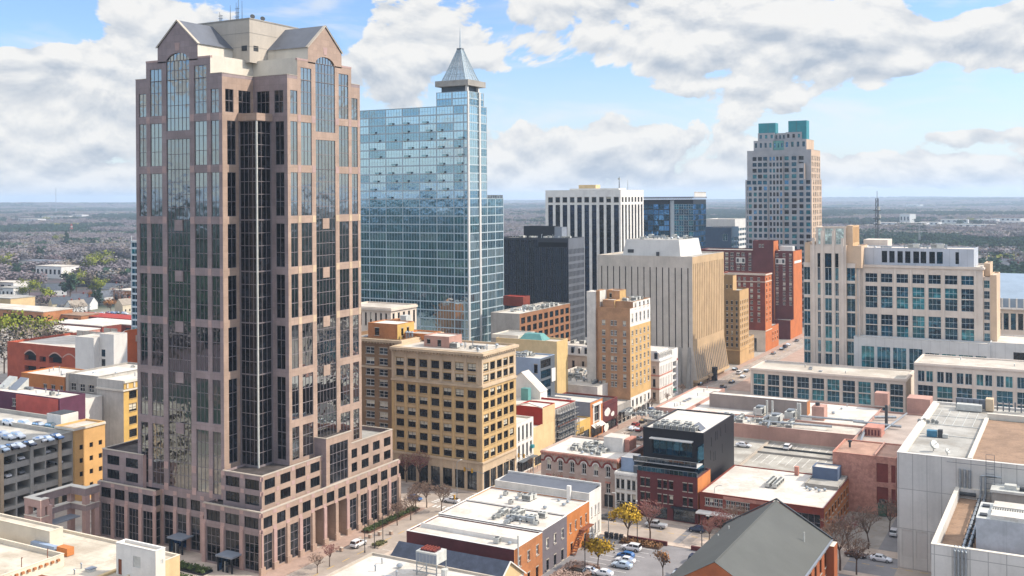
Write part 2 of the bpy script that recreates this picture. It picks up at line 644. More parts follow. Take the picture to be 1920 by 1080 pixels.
 def done(s):
  ws = sorted(s.w, key=lambda q: -(q[4] * q[5]))
  rest = {}
  for k, (x, y, z, rz, w, h, sty, name) in enumerate(ws):
   S = ST[sty]
   nv = len(S['glasses'])
   var = s.rng.randrange(nv)
   if S['blind'] and s.rng.random() < S['blind']:
    var = nv + s.rng.randrange(3)
   key = (w, h, sty, var)
   if key not in WCACHE:
    mb = winmb(w, h, sty, var)
    WCACHE[key] = [mb, None]
   ent = WCACHE[key]
   if k < s.cap:
    if ent[1] is None:
     ent[1] = ent[0].mesh('window')
    o = bpy.data.objects.new(name, ent[1])
    COL.objects.link(o)
    o.parent = s.root
    o.location = Vector((x, y, z)) - s.root.location
    o.rotation_euler = (0, 0, rz)
   else:
    R = rest.setdefault('r', MB())
    R.add(ent[0], Matrix.Translation((x, y, z)) @ Matrix.Rotation(rz, 4, 'Z'))
  for R in rest.values():
   o = s.part('windows', R)
   o['kind'] = 'stuff'
  s.w = []
  return s


def cols(L, n, wf=.5, m=0.0):
 """n equal bays over length L with side margins m; each opening takes wf of its bay"""
 p = (L - 2 * m) / n
 return [(m + p * (i + .5 - wf / 2), m + p * (i + .5 + wf / 2)) for i in range(n)]


def rows(z0, pitch, n, h):
 return [(z0 + pitch * i, z0 + pitch * i + h) for i in range(n)]


def grid(cs, rs, sty):
 return [(a, b, c, d, sty) for (a, b) in cs for (c, d) in rs]


def box4(uc, vc, z, ul, ur):
 x, y = at(uc, vc, z)
 return ony(ul, vc, y), x, y, onx(ur, vc, x)


def fcols(x0, L, Y, v, pairs):
 """photo columns of a face that looks -Y -> distances along it"""
 return [(max(.02, ony(a, v, Y) - x0), min(L - .02, ony(b, v, Y) - x0)) for a, b in pairs]


def rcols(y0, X, v, pairs):
 return [(onx(a, v, X) - y0, onx(b, v, X) - y0) for a, b in pairs]


def zrows(x, y, u, pairs):
 """(top v, bottom v) read off the photo on the upright through (x, y) -> heights"""
 return [(zat(x, y, u, b), zat(x, y, u, a)) for a, b in pairs]
# ------------------------------------------------------------------ palette
SILL = mat('sill_stone', '#a89f92', .85, .12, .5, .08, .1)
SILLB = mat('sill_buff', '#a98d62', .85, .12, .5, .08, .1)
GRAN = mat('granite_rose', '#928280', .6, .2, .12, .12, .18, grid=(1.47, 1.47, .045, .4), cell=(1.47, 1.47, .30))
GRANP = mat('granite_pink', '#ac9088', .55, .12, .3, .1, .12)
GRANB = mat('granite_brown_sunlit', '#a8907f', .6, .15, .2, .12, .16, grid=(1.47, 1.47, .045, .4), cell=(1.47, 1.47, .28))  # same granite in a warm sunlit tone, mainly for right faces
CREAM = mat('stucco_cream', '#cfc7b8', .85, .1, .15, .06, .12)
SLATE = mat('metal_roof_slate', '#5d6169', .55, .12, .3, .06, .1)
ROOFW = mat('membrane_white', '#c2bbaf', .8, .14, .09, .1, tint='#a89e90', seam=(2.2, 11, .35))
ROOFW2 = mat('membrane_bright', '#ccc6bd', .8, .1, .12, .08, tint='#bcb3a6', seam=(2.0, 14, .28))
ROOFG = mat('membrane_grey', '#aaa79f', .85, .16, .12, .12, tint='#87837b', seam=(1.8, 9, .4))
ROOFT = mat('gravel_tan', '#8d745f', .95, .2, .3, .3, bump=.2)
ROOFD = mat('gravel_dark', '#4a4340', .95, .35, .4, .35, bump=.2)
MULL = mat('mullion_bronze', '#776f70', .5, .1, .5, .05)
MULLW = mat('mullion_white', '#b9c2c5', .45, .08, .5, .04)
MULLD = mat('mullion_dark', '#1d2125', .5, .1, .5, .05)
BLIND = mat('blind_cream', '#c9c2ae', .9, .15, 2.0, .1)
TANB = mat('brick_gold', '#c0a06e', .85, .16, .2, .14, .08)
TANS = mat('stone_buff', '#bfa98c', .85, .14, .2, .1, .1)
STONE = mat('limestone_pale', '#cdbfae', .85, .12, .2, .08, .12)
BROWNB = mat('brick_umber', '#83684c', .9, .16, .25, .14, .1)
ORANGEB = mat('brick_orange', '#a87048', .9, .2, .25, .2, .06)
ORANGEP = mat('orange_paint_and_sunlit', '#b87440', .85, .14, .25, .12, .08)
YELLOWP = mat('brick_yellow', '#c5a25c', .85, .14, .25, .1, .06)
REDB = mat('brick_red', '#7a3a2d', .9, .2, .25, .16, .08)
REDP = mat('paint_red', '#9a2f22', .85, .14, .3, .1, .1)
MAROON = mat('brick_maroon', '#5e2f2f', .9, .18, .25, .14, .06)
PINKW = mat('stucco_pink', '#b08a7c', .9, .16, .15, .1, .2)
PINKB = mat('brick_rose', '#b58070', .95, .3, .3, .2, .2)
CONC = mat('concrete_grey', '#98938b', .9, .16, .2, .12, .25)
CONCW = mat('concrete_warm', '#b3a899', .9, .12, .15, .08, .2)
CONCP = mat('precast_panel', '#cac5bd', .85, .1, .15, .06, .22, grid=(2.9, 8.6, .14, .6), cell=(2.9, 8.6, .12))
CONCS = mat('concrete_smooth', '#c9c6c0', .85, .08, .15, .06, .15)
WHITE = mat('paint_white', '#d8d4cc', .8, .1, .3, .06, .15)
WHITEB = mat('brick_white', '#c9c4bb', .9, .14, .3, .12, .2)
CREAMP = mat('paint_buff', '#cdb285', .85, .1, .3, .06, .12)
BLACKM = mat('cladding_black', '#17181f', .45, .15, .3, .06, grid=(1.1, 50, .03, .5))
NAVY = mat('cladding_navy', '#1a2029', .45, .15, .3, .06)
GREYM = mat('cladding_grey', '#7d838c', .5, .1, .3, .06)
BLUEG = mat('render_bluegrey', '#8f9fb4', .8, .1, .25, .06, .1)
GALV = mat('galvanised', '#9aa0a4', .4, .15, 1.2, .12, metal=.6)
UNITM = mat('unit_enamel', '#b9b9b2', .5, .12, 1.0, .1)
UNITD = mat('unit_dark', '#3c3f42', .6, .2, 1.0, .1)
COPPER = mat('copper_green', '#5c8f8a', .5, .12, .4, .08, .1)
TEALP = mat('teal_metal', '#2b8189', .45, .12, .4, .06, .1)
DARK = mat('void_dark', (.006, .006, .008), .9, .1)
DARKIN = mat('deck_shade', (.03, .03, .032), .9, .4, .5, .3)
STEEL = mat('steel_painted', '#5a6066', .45, .1, 1, .06)
RUST = mat('steel_rust', '#7c4a33', .8, .25, 1, .2)

G_TOWER = glass('glass_bronze', (.62, .66, .65), (.004, .004, .006), .5, .015, .05, .22)
G_TOWER2 = glass('glass_bronze_b', (.58, .60, .59), (.006, .006, .007), .46, .02, .07, .3)
G_BLUE = glass('glass_blue', (.66, .82, .88), (.015, .04, .055), .66, .015, .04, .2)
G_BLUE2 = glass('glass_blue_b', (.48, .68, .78), (.005, .026, .042), .5, .02, .05, .3)
G_BLUE3 = glass('glass_blue_c', (.5, .70, .76), (.010, .038, .05), .4, .03, .05, .3)
G_DEEP = glass('glass_deep', (.22, .5, .85), (.006, .03, .075), .5, .02, .04, .3)
G_TEAL = glass('glass_teal', (.28, .68, .92), (.003, .026, .044), .11, .02, .05, .3)
G_TEAL2 = glass('glass_teal_b', (.24, .54, .75), (.002, .010, .019), .08, .02, .05, .3)
G_TEAL3 = glass('glass_teal_c', (.33, .80, .92), (.006, .062, .078), .12, .03, .05, .3)
G_DARK = glass('glass_dark', (.7, .75, .8), (.004, .0045, .006), .004, .03, .05, .4)
G_MID = glass('glass_mid', (.7, .78, .85), (.007, .008, .010), .03, .04, .06, .4)
G_LITE = glass('glass_lite', (.75, .82, .88), (.02, .023, .026), .10, .05, .06, .4)

style('tower', MULL, [G_TOWER, G_TOWER2], -1.15, -2.95, .075, inset=.12, hbar=.13)
style('towerdark', MULL, [G_DARK, G_DARK, G_MID], -1.35, -2.95, .1, inset=.12, hbar=.14)
style('pod', MULLD, [G_DARK, G_MID], -1.2, 1, .1, inset=.15)
style('podtall', MULL, [G_DARK, G_MID], -1.3, -2.1, .1, inset=.15)
MULLP = mat('mullion_pewter', '#a3b1b6', .45, .08, .5, .04)
G_NAVY = glass('glass_navy', (.4, .5, .75), (.003, .005, .010), .06, .02, .05, .3)
style('pncup', MULLP, [G_BLUE, G_BLUE, G_BLUE2], -1.45, 2, .07, inset=.12, rim=.15, hbar=.05)
style('pnclow', MULLP, [G_BLUE2, G_BLUE3, G_BLUE2, G_BLUE], -1.45, 1, .09, inset=.12, rim=.12)
style('office', MULLD, [G_DARK, G_DARK, G_MID], 2, 2, .09, .32, .22, blindmat=BLIND)
style('sash', WHITE, [G_DARK, G_MID, G_MID], 2, 2, .09, .3, .18, blindmat=BLIND)
style('sashd', MULLD, [G_DARK, G_DARK, G_MID], 1, 2, .08, .12, .2, blindmat=BLIND)
style('strip', MULLD, [G_DARK], 1, -3.4, .06, inset=.3)
style('navy', NAVY, [G_NAVY, G_NAVY, G_DARK], 1, -3.6, .07, inset=.2, hbar=.4)
style('deep', MULLD, [G_DEEP, G_DEEP, G_TEAL2], -1.6, -3.6, .07, inset=.1)
style('teal', MULLW, [G_TEAL, G_TEAL2, G_TEAL2, G_TEAL3], 3, 2, .07, inset=.2, rim=.05, hbar=.12)
style('teal2', MULLW, [G_TEAL, G_TEAL2, G_TEAL2, G_TEAL3], 2, 1, .12, inset=.22)
style('tealwide', MULLW, [G_TEAL, G_TEAL3, G_TEAL2], -1.9, 2, .1, inset=.2)
style('deco', MULLD, [G_TEAL2, G_DARK, G_TEAL, G_TEAL3, G_DARK, G_DEEP, G_TEAL2], 2, 1, .08, inset=.2)
style('shop', MULLD, [G_DARK, G_MID, G_LITE], 3, 2, .09, inset=.3)
style('loft', MULLD, [G_MID, G_DARK, G_TEAL2], -1.5, 2, .08, inset=.15)
# ------------------------------------------------------------------ the stepped granite tower on its podium
XF = -144.46


def big_tower():
 C = (-155.5, 170.2)
 b = Bld('office_tower', 'tallest granite and dark glass office tower, two gabled tops, on a stepped podium', 'skyscraper', (C[0], C[1], 0))
 ZP = 20.0
 xc, yb = at(485, 877, ZP)                      # convex corner of the dark glass bay
 xb = ony(451, 870, yb)
 ya = onx(420.6, 860, xb)
 xl = ony(257, 600, ya)
 yd = onx(512.6, 860, xc)
 xe = ony(543, 860, yd)
 ye = onx(678, 700, xe)
 L1, L2 = xb - xl, ye - yd
 fr = [.037, .127, .172, .312, .366, .634, .688, .828, .873, .963]
 zc = [76.2 + 11.75 * k for k in range(-4, 3)]   # spandrel band centres
 hb = .85
 ZT = 108.7
 Z1, Z2, ZAP = 113.2, 116.6, 122.2
 Gm, Ga = GRAN, GRANP

 def facade_rects(L, z0, side):
  R = []
  lv = [z0] + [z for z in zc if z > z0 + 3] + [106.5]
  for i in (0, 2, 6, 8):
   u0, u1 = fr[i] * L, fr[i + 1] * L
   for k in range(len(lv) - 1):
    a = lv[k] + hb if k else lv[k] + .6
    t = lv[k + 1] - hb
    if k == len(lv) - 2:
     t = 106.0 if i in (0, 8) else ZT
    R.append((u0, u1, a, t, 'tower'))
  u0, u1 = fr[4] * L, fr[5] * L
  zz = [z0 + .6] + [z for z in zc if z > z0 + 3][:-1] + [95.0]
  for k in range(len(zz) - 1):
   R.append((u0, u1, zz[k], zz[k + 1], 'tower'))
  R.append((u0, u1, 96.9, ZT, 'tower'))
  return R

 mb = MB()
 z0f = 13.5
 b.face(mb, xl, ya, 'f', L1, 13.2, ZT, facade_rects(L1, z0f, 'f'), .26, Gm)
 # band across podium head on the front bay
 b.face(mb, xe, yd, 'r', L2, 0, ZT, facade_rects(L2, 20.2, 'r'), .2, GRANB)
 # returns of the corner notch
 def notch(L, n, mid):
  R = []
  lv = [20.4] + zc[1:] + [106.5]
  for k in range(len(lv) - 1):
   R.append((mid[0] * L, mid[1] * L, lv[k] + (hb if k else .6), lv[k + 1] - (hb if k < len(lv) - 2 else .4), 'towerdark'))
  return R
 Lr = yb - ya
 b.face(mb, xb, ya, 'r', Lr, 0, zc[-1] + hb, [r for r in notch(Lr, 1, (.30, .84)) if r[3] < zc[-1] + hb], .22, GRANB)
 Lf = xe - xc
 b.face(mb, xc, yd, 'f', Lf, 0, zc[-1] + hb, [r for r in notch(Lf, 1, (.24, .78)) if r[3] < zc[-1] + hb], .22, Gm)
 # above the glass bay the notch becomes a plain inner corner
 zt = zc[-1] + hb
 Lr2 = yd - ya
 q = [(.10 * Lr2, .36 * Lr2, zt + .2, 106.0, 'towerdark'), (.52 * Lr2, .92 * Lr2, zt + .2, 106.0, 'towerdark')]
 b.face(mb, xb, ya, 'r', Lr2, zt, ZT, q, .22, GRANB)
 Lf2 = xe - xb
 q = [(.10 * Lf2, .48 * Lf2, zt + .2, 106.0, 'towerdark'), (.62 * Lf2, .88 * Lf2, zt + .2, 106.0, 'towerdark')]
 b.face(mb, xb, yd, 'f', Lf2, zt, ZT, q, .22, Gm)
 # plain far sides
 b.face(mb, xe, ye, 'b', xe - xl, 0, ZT, [], .3, Gm)
 b.face(mb, xl, ye, 'l', ye - ya, 0, ZT, [], .3, Gm)
 # pink blocks where piers meet the bands
 for z in zc[2:] + [14.0, 19.0]:
  for (ax, L) in (('f', L1), ('r', L2)):
   if z < 20 and ax == 'r':
    continue
   for i, j in ((1, 2), (3, 4), (5, 6), (7, 8), (9, 10)):
    u0 = fr[i] * L + .1
    u1 = (fr[j] if j < 10 else 1) * L - .1
    if ax == 'f':
     mb.box(xl + u0, xl + u1, ya - .05, ya, z - .8, z + .8, Ga, 'k')
    else:
     mb.box(xe, xe + .05, yd + u0, yd + u1, z - .8, z + .8, TANS if z < 80 else Ga, 'l')
 b.part('wall', mb)
 # dark glass bay
 gb = MB()
 b.face(gb, xb + .02, yb, 'f', xc - xb - .02, ZP - .6, zt - 1.7, [(.06 * (xc - xb), .99 * (xc - xb), a + .05, t - .05, 'towerdark') for a, t in zip([20.2] + zc[1:], zc[1:-1] + [zt - 1.75])], .18, MULL)
 b.face(gb, xc, yb, 'r', yd - yb, ZP - .6, zt - 1.7, [(.01 * (yd - yb), .95 * (yd - yb), a + .05, t - .05, 'towerdark') for a, t in zip([20.2] + zc[1:], zc[1:-1] + [zt - 1.75])], .18, MULL)
 gb.box(xc - .18, xc + .14, yb - .14, yb + .18, ZP - .6, zt - 1.7, UNITM)
 gb.box(xb - .3, xc + .35, yb - .35, yd + .3, zt - 1.7, zt, GRANB)
 b.part('corner_glass_bay', gb)
 # square vent panels of the middle bays
 for z in zc[:-2]:
  for (ax, L) in (('f', L1), ('r', L2)):
   if z < 30 and ax == 'r':
    continue
   p = MB()
   u = (.455, .545)
   dz = -1.2
   if ax == 'f':
    p.box(xl + u[0] * L, xl + u[1] * L, ya - .02, ya + .3, z + dz - 1.25, z + dz + 1.25, GRAN)
   else:
    p.box(xe - .3, xe + .02, yd + u[0] * L, yd + u[1] * L, z + dz - 1.25, z + dz + 1.25, GRANB)
   b.part('vent_panel', p)
 # ---- stepped crown
 cx0, cx1 = xl + .128 * L1, xl + .872 * L1       # front wing
 cy0, cy1 = yd + .128 * L2, yd + .872 * L2       # right wing
 yw = onx(474, 130, cx1)
 r = MB()
 r.poly([(xl, ya, ZT), (xb, ya, ZT), (xb, yd, ZT), (xl, yd, ZT)], ROOFG)
 r.poly([(xl, yd, ZT), (xe, yd, ZT), (xe, ye, ZT), (xl, ye, ZT)], ROOFG)
 b.part('roof', r)
 for (a0, a1, c0, c1) in ((xl, cx0, ya, ya + .4), (cx1, xb, ya, ya + .4), (xb - .4, xb, ya + .4, yd), (xb, xe, yd, yd + .4), (xe - .4, xe, yd + .4, cy0), (xe - .4, xe, cy1, ye), (xl, xl + .4, ya + .4, ye)):
  par = MB()
  par.box(a0, a1, c0, c1, ZT + .002, ZT + .75, Gm)
  par.box(a0 - .08, a1 + .08, c0 - .08, c1 + .08, ZT + .752, ZT + .9, CONCW)
  b.part('parapet', par)
 up = MB()
 W1 = cx1 - cx0
 fx = lambda k: fr[k] * L1 - (cx0 - xl)
 topr = [(fx(2), fx(3), ZT + .05, 111.6, 'tower'), (fx(6), fx(7), ZT + .05, 111.6, 'tower'), (fx(4), fx(5), ZT + .02, Z1 - .05, 'tower')]
 b.face(up, cx0, ya - .003, 'f', W1, ZT, Z1, topr, .26, Gm)
 b.face(up, cx1, ya, 'r', yw - ya, ZT, Z1, [], .3, CREAM)
 b.face(up, cx0, ye - 4, 'l', ye - 4 - ya, ZT, Z1, [], .3, CREAM)
 W2 = cy1 - cy0
 fy = lambda k: fr[k] * L2 - (cy0 - yd)
 topr2 = [(fy(2), fy(3), ZT + .05, 111.6, 'tower'), (fy(6), fy(7), ZT + .05, 111.6, 'tower'), (fy(4), fy(5), ZT + .02, Z1 - .05, 'tower')]
 b.face(up, xe + .003, cy0, 'r', W2, ZT, Z1, topr2, .2, GRANB)
 b.face(up, cx1, yw, 'f', xe - cx1, ZT, Z1, [], .3, CREAM)
 b.face(up, xe, cy1, 'b', xe - cx0, ZT, Z1, [], .3, CREAM)
 up.poly([(cx0, ya, Z1), (cx1, ya, Z1), (cx1, cy1, Z1), (cx0, cy1, Z1)], ROOFG)
 up.poly([(cx1, yw, Z1 - .01), (xe, yw, Z1 - .01), (xe, cy1, Z1 - .01), (cx1, cy1, Z1 - .01)], ROOFG)
 for (a0, a1, c0, c1) in ((cx1 - .3, cx1, ya + .5, yw), (cx1, xe - .5, yw, yw + .3)):
  up.box(a0, a1, c0, c1, Z1 + .003, Z1 + .6, CREAM)
 gA, gB = xl + .268 * L1, xl + .732 * L1
 hA, hB = yd + .268 * L2, yd + .732 * L2
 for (a0, a1, c0, c1) in ((cx0, gA - .1, ya, ya + .5), (gB + .1, cx1, ya, ya + .5), (xe - .5, xe, cy0, hA - .1), (xe - .5, xe, hB + .1, cy1)):
  up.box(a0 - .05, a1 + .05, c0 - .05, c1 + .05, Z1 + .003, Z1 + .45, Ga)
 b.part('upper_setback', up)
 # gabled wings
 gx0, gx1 = xl + .268 * L1, xl + .732 * L1
 gy0, gy1 = yd + .268 * L2, yd + .732 * L2
 yk = onx(436, 100, gx1)
 xk = ony(468, 95, yk)
 ZE = 116.8

 def gable(P, c0, c1, u0, u1, deep, wallm, sidem, nm):
  """P(u, d, z) with u along the face and d going back"""
  g = MB()
  um = (c0 + c1) / 2
  zs = 114.4
  rr = (u1 - u0) / 2
  # lower wall beside the arched glass
  g.poly([P(c0, 0, Z1), P(u0, 0, Z1), P(u0, 0, zs - 1.5), P(c0, 0, zs - 1.5)], wallm)
  g.poly([P(u1, 0, Z1), P(c1, 0, Z1), P(c1, 0, zs - 1.5), P(u1, 0, zs - 1.5)], wallm)
  n = 12
  arc = [(um - rr * math.cos(math.pi * k / n), zs - 1.5 + rr * .56 * math.sin(math.pi * k / n)) for k in range(n + 1)]
  out = []
  for k in range(n + 1):
   t = k / n
   if t < .2:
    out.append((c0, zs - 1.5 + (ZE - zs + 1.5) * t / .2))
   elif t > .8:
    out.append((c1, zs - 1.5 + (ZE - zs + 1.5) * (1 - t) / .2))
   else:
    f = (t - .2) / .6
    out.append((c0 + (c1 - c0) * f, ZE + (ZAP - ZE) * (1 - abs(2 * f - 1))))
  for k in range(n):
   a, c = arc[k], arc[k + 1]
   o1, o2 = out[k], out[k + 1]
   g.poly([P(a[0], 0, a[1]), P(o1[0], 0, o1[1]), P(o2[0], 0, o2[1]), P(c[0], 0, c[1])], wallm)
   g.poly([P(a[0], 0, a[1]), P(c[0], 0, c[1]), P(c[0], .5, c[1]), P(a[0], .5, a[1])], wallm)
  # keystone
  kz = zs - 1.5 + rr * .56
  g.poly([P(um - .55, -.06, kz + .5), P(um + .55, -.06, kz + .5), P(um + .85, -.06, kz + 2.3), P(um - .85, -.06, kz + 2.3)], Ga)
  # side walls and louvre strip
  for c in (c0, c1):
   g.poly([P(c, 0, Z1), P(c, deep, Z1), P(c, deep, ZE), P(c, 0, ZE)], sidem)
  b.part('gable_wall', g)
  w = MB()
  for k in range(n):
   a, c = arc[k], arc[k + 1]
   w.poly([P(a[0], .35, zs - 1.5), P(c[0], .35, zs - 1.5), P(c[0], .35, c[1]), P(a[0], .35, a[1])], G_TOWER)
  w.poly([P(u0, .35, Z1), P(u1, .35, Z1), P(u1, .35, zs - 1.5), P(u0, .35, zs - 1.5)], G_TOWER)
  for k in range(1, 7):
   u = u0 + (u1 - u0) * k / 7
   zt_ = zs - 1.5 + rr * .56 * math.sqrt(max(0, 1 - ((u - um) / rr) ** 2))
   w.bar(P(u, .3, Z1), P(u, .3, zt_), .06, MULL)
  for z in (112.9,):
   w.bar(P(u0, .3, z), P(u1, .3, z), .07, MULL)
  b.part('arched_window', w)
  f = MB()
  th = .35
  e0, e1 = c0 - .35, c1 + .35
  for (ua, za, ub, zb) in ((e0, ZE - .2, um, ZAP + .35), (um, ZAP + .35, e1, ZE - .2)):
   f.poly([P(ua, -.25, za), P(ub, -.25, zb), P(ub, deep, zb), P(ua, deep, za)], SLATE)
   f.poly([P(ua, -.25, za - th), P(ub, -.25, zb - th), P(ub, -.25, zb), P(ua, -.25, za)], CONCW)
   f.poly([P(ua, -.3, za + .04), P(ub, -.3, zb + .04), P(ub, .5, zb + .04), P(ua, .5, za + .04)], CONCW)
  b.part('gable_roof', f)

 gable(lambda u, d, z: (u, ya - .006 + d, z), gx0, gx1, xl + fr[4] * L1, xl + fr[5] * L1, yk - ya, Gm, CREAM, 'f')
 gable(lambda u, d, z: (xe + .006 - d, u, z), gy0, gy1, yd + fr[4] * L2, yd + fr[5] * L2, xe - xk, GRANB, CREAM, 'r')
 # core
 CORE = mat('render_greige', '#b3aa9d', .85, .1, .15, .06, .16)
 k = MB()
 ZK = 123.4
 kx0, ky1 = xk - 17.5, yk + 17.5
 b.face(k, kx0, yk, 'f', xk - kx0, Z1, ZK, [], .3, CORE)
 b.face(k, xk, yk, 'r', ky1 - yk, Z1, ZK, [(1.3, 3.0, 116.0, 117.3, '*unit_dark')], .2, CORE)
 b.face(k, xk, ky1, 'b', xk - kx0, Z1, ZK, [], .3, CREAM)
 b.face(k, kx0, ky1, 'l', ky1 - yk, Z1, ZK, [], .3, CREAM)
 k.box(xk - 2.4, xk - .8, yk - .12, yk, 116.0, 117.2, UNITD)
 k.poly([(kx0, yk, ZK), (xk, yk, ZK), (xk, ky1, ZK), (kx0, ky1, ZK)], ROOFG)
 k.box(kx0 - .1, xk + .1, yk - .1, yk + .3, ZK + .003, ZK + .3, CONC)
 k.box(xk - .3, xk + .1, yk + .3, ky1, ZK + .003, ZK + .3, CONC)
 for zz in (116.9, 120.2):
  k.box(kx0, xk + .04, yk - .04, yk, zz, zz + .08, CONC)
  k.box(xk, xk + .04, yk, ky1, zz, zz + .08, CONC)
 b.part('mechanical_core', k)
 for (u, h, n) in ((412, 3.2, 3), (432, 4.5, 1), (443, 5.0, 3), (447, 7.4, 1), (454, 5.2, 1), (416, 2.4, 1)):
  t = MB()
  x = ony(u, 52, yk + 3.0)
  for i in range(n):
   t.bar((x + i * .35, yk + 3, ZK), (x + i * .35, yk + 3, ZK + h * (1 - .2 * i)), .1, STEEL, 5, .04)
  if n > 1:
   for i in range(3):
    t.bar((x - .4, yk + 3, ZK + h * (.3 + .2 * i)), (x + 1.0, yk + 3, ZK + h * (.3 + .2 * i)), .06, STEEL)
  b.part('antenna', t)
 for u in (473, 492):
  t = MB()
  y = onx(u, 52, xk - 1.5)
  t.bar((xk - 1.5, y, ZK), (xk - 1.5, y, ZK + .9), .1, STEEL)
  t.bar((xk - 1.5, y, ZK + .9), (xk - 1.2, y - .2, ZK + 1.05), .12, UNITD, 12, .6)
  b.part('satellite_dish', t)

 # ---- podium
 YR = onx(748, 900, C[0])                        # far end of the long right side
 ZL, ZU = 13.2, 20.4
 pm = MB()

 def pod_rows(cs, tall=True):
  R = []
  for (a, c) in cs:
   if tall:
    R.append((a, c, .5, 8.2, 'podtall'))
   R.append((a, c, 9.6, 12.0, 'pod'))
  return R
 xA = ony(382, 930, C[1])
 LA = C[0] - xA
 cA = cols(LA, 3, .72)
 b.face(pm, xA, C[1], 'f', LA, 0, ZL, pod_rows(cA), .26, GRAN)
 LR = YR - C[1]
 cR = cols(LR, 12, .66)
 rr = []
 for i, (a, c) in enumerate(cR):
  rr.append((a, c, 9.6, 12.0, 'pod'))
  if i in (4, 5, 6):
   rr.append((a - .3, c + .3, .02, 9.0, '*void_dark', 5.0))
  else:
   rr.append((a, c, .5, 8.2, 'podtall'))
 b.face(pm, C[0], C[1], 'r', LR, 0, ZL, rr, .24, GRANB)
 b.face(pm, C[0], YR, 'b', C[0] - xl, 0, ZL, [], .26, GRAN)
 # piers standing proud, with base blocks
 for i in range(13):
  y = C[1] + LR * i / 12
  pm.box(C[0], C[0] + .28, y - .5, y + .5, 1.6, 8.9, GRANP if i % 2 else GRANB, 'l')
  pm.box(C[0], C[0] + .55, y - .75, y + .75, 0, 1.6, GRANB, 'l')
  for z in (9.2, 12.75):
   pm.box(C[0], C[0] + .06, y - .55, y + .55, z - .45, z + .45, GRANP, 'l')
 for i in range(4):
  x = xA + LA * i / 3
  pm.box(x - .5, x + .5, C[1] - .28, C[1], 0, 8.9, GRANP, 'k')
  for z in (9.2, 12.75):
   pm.box(x - .55, x + .55, C[1] - .06, C[1], z - .45, z + .45, GRANP, 'k')
 # middle, set back, and the left end block
 xC = ony(290, 925, ya - 2.2)
 xL = ony(186, 930, ya - 2.2)
 LB = xA - xC
 b.face(pm, xC, ya - .02, 'f', LB, 0, ZL, pod_rows(cols(LB, 4, .7)), .26, GRAN)
 b.face(pm, xA, ya - .02, 'l', ya - C[1], 0, ZL, [], .26, GRAN)
 LC = xC - xL
 b.face(pm, xL, ya - 2.2, 'f', LC, 0, ZL, pod_rows(cols(LC, 4, .72)), .26, GRAN)
 b.face(pm, xC, ya - 2.2, 'r', 2.18, 0, ZL, [(.35, 1.75, .5, 8.2, 'podtall'), (.35, 1.75, 9.6, 12.0, 'pod')], .22, GRANB)
 b.face(pm, xL, YR - 12, 'l', YR - 12 - ya + 2.2, 0, ZL, [], .26, GRAN)
 for (xs, L, yy, n) in ((xC, LB, ya - .02, 4), (xL, LC, ya - 2.2, 4)):
  for i in range(n + 1):
   x = xs + L * i / n
   pm.box(x - .5, x + .5, yy - .25, yy, 0, 8.9, GRANP, 'k')
   for z in (9.2, 12.75):
    pm.box(x - .55, x + .55, yy - .06, yy, z - .45, z + .45, GRANP, 'k')
 b.part('podium_wall', pm)
 rf = MB()
 rf.poly([(xA, C[1], ZL - .5), (C[0], C[1], ZL - .5), (C[0], YR, ZL - .5), (xA, YR, ZL - .5)], ROOFD)
 rf.poly([(xL, ya - 2.2, ZL - .5), (xC, ya - 2.2, ZL - .5), (xC, ya + 8, ZL - .5), (xL, ya + 8, ZL - .5)], ROOFD)
 b.part('podium_roof', rf)
 cp = MB()
 cp.box(xA - .1, C[0] + .1, C[1] - .1, C[1] + .4, ZL, ZL + .25, CONCW)
 cp.box(C[0] - .4, C[0] + .1, C[1] + .4, YR, ZL, ZL + .25, CONCW)
 cp.box(xL - .1, xC + .1, ya - 2.3, ya - 1.9, ZL, ZL + .25, CONCW)
 b.part('coping', cp)
 # upper podium, near corner
 ux = C[0] - 1.6
 uy = C[1] + 2.0
 xU = ony(418, 890, uy)
 yU1 = onx(604, 850, ux)
 up2 = MB()
 LU = ux - xU
 r2 = [(a, c, z, z + 2.2, 'pod') for (a, c) in cols(LU, 2, .72) for z in (13.9, 17.3)]
 b.face(up2, xU, uy, 'f', LU, ZL - .5, ZU, r2, .26, GRAN)
 LV = yU1 - uy
 r3 = [(a, c, z, z + 2.2, 'pod') for (a, c) in cols(LV, 4, .66) for z in (13.9, 17.3)]
 b.face(up2, ux, uy, 'r', LV, ZL - .5, ZU, r3, .24, GRANB)
 b.face(up2, xU, yb, 'l', yb - uy, ZL - .5, ZU, [], .26, GRAN)
 for i in range(5):
  y = uy + LV * i / 4
  for z in (13.0, 16.7, 19.9):
   up2.box(ux, ux + .06, y - .5, y + .5, z - .45, z + .45, GRANP, 'l')
 for i in range(3):
  x = xU + LU * i / 2
  for z in (16.7, 19.9):
   up2.box(x - .5, x + .5, uy - .06, uy, z - .45, z + .45, GRANP, 'k')
 # tall glazed bay in the middle of the right side
 yG = onx(659, 830, ux + 1.2)
 LG = yG - yU1
 b.face(up2, ux + 1.2, yU1, 'r', LG, ZL - .5, 24.5, [(.14 * LG, .86 * LG, 13.5, 22.8, 'podtall')], .24, GRANB)
 b.face(up2, ux - 6, yU1, 'f', 7.2, ZL - .5, 24.5, [], .26, GRAN)
 b.face(up2, ux + 1.2, yG, 'b', 7.2, ZL - .5, 24.5, [], .26, GRAN)
 up2.poly([(ux - 6, yU1, 24.0), (ux + 1.2, yU1, 24.0), (ux + 1.2, yG, 24.0), (ux - 6, yG, 24.0)], ROOFD)
 # far right block
 yV = onx(736, 830, ux)
 LW = yV - yG
 b.face(up2, ux, yG, 'r', LW, ZL - .5, ZU + .6, [(a, c, z, z + 2.2, 'pod') for (a, c) in cols(LW, 4, .62) for z in (13.9, 17.3)], .24, GRANB)
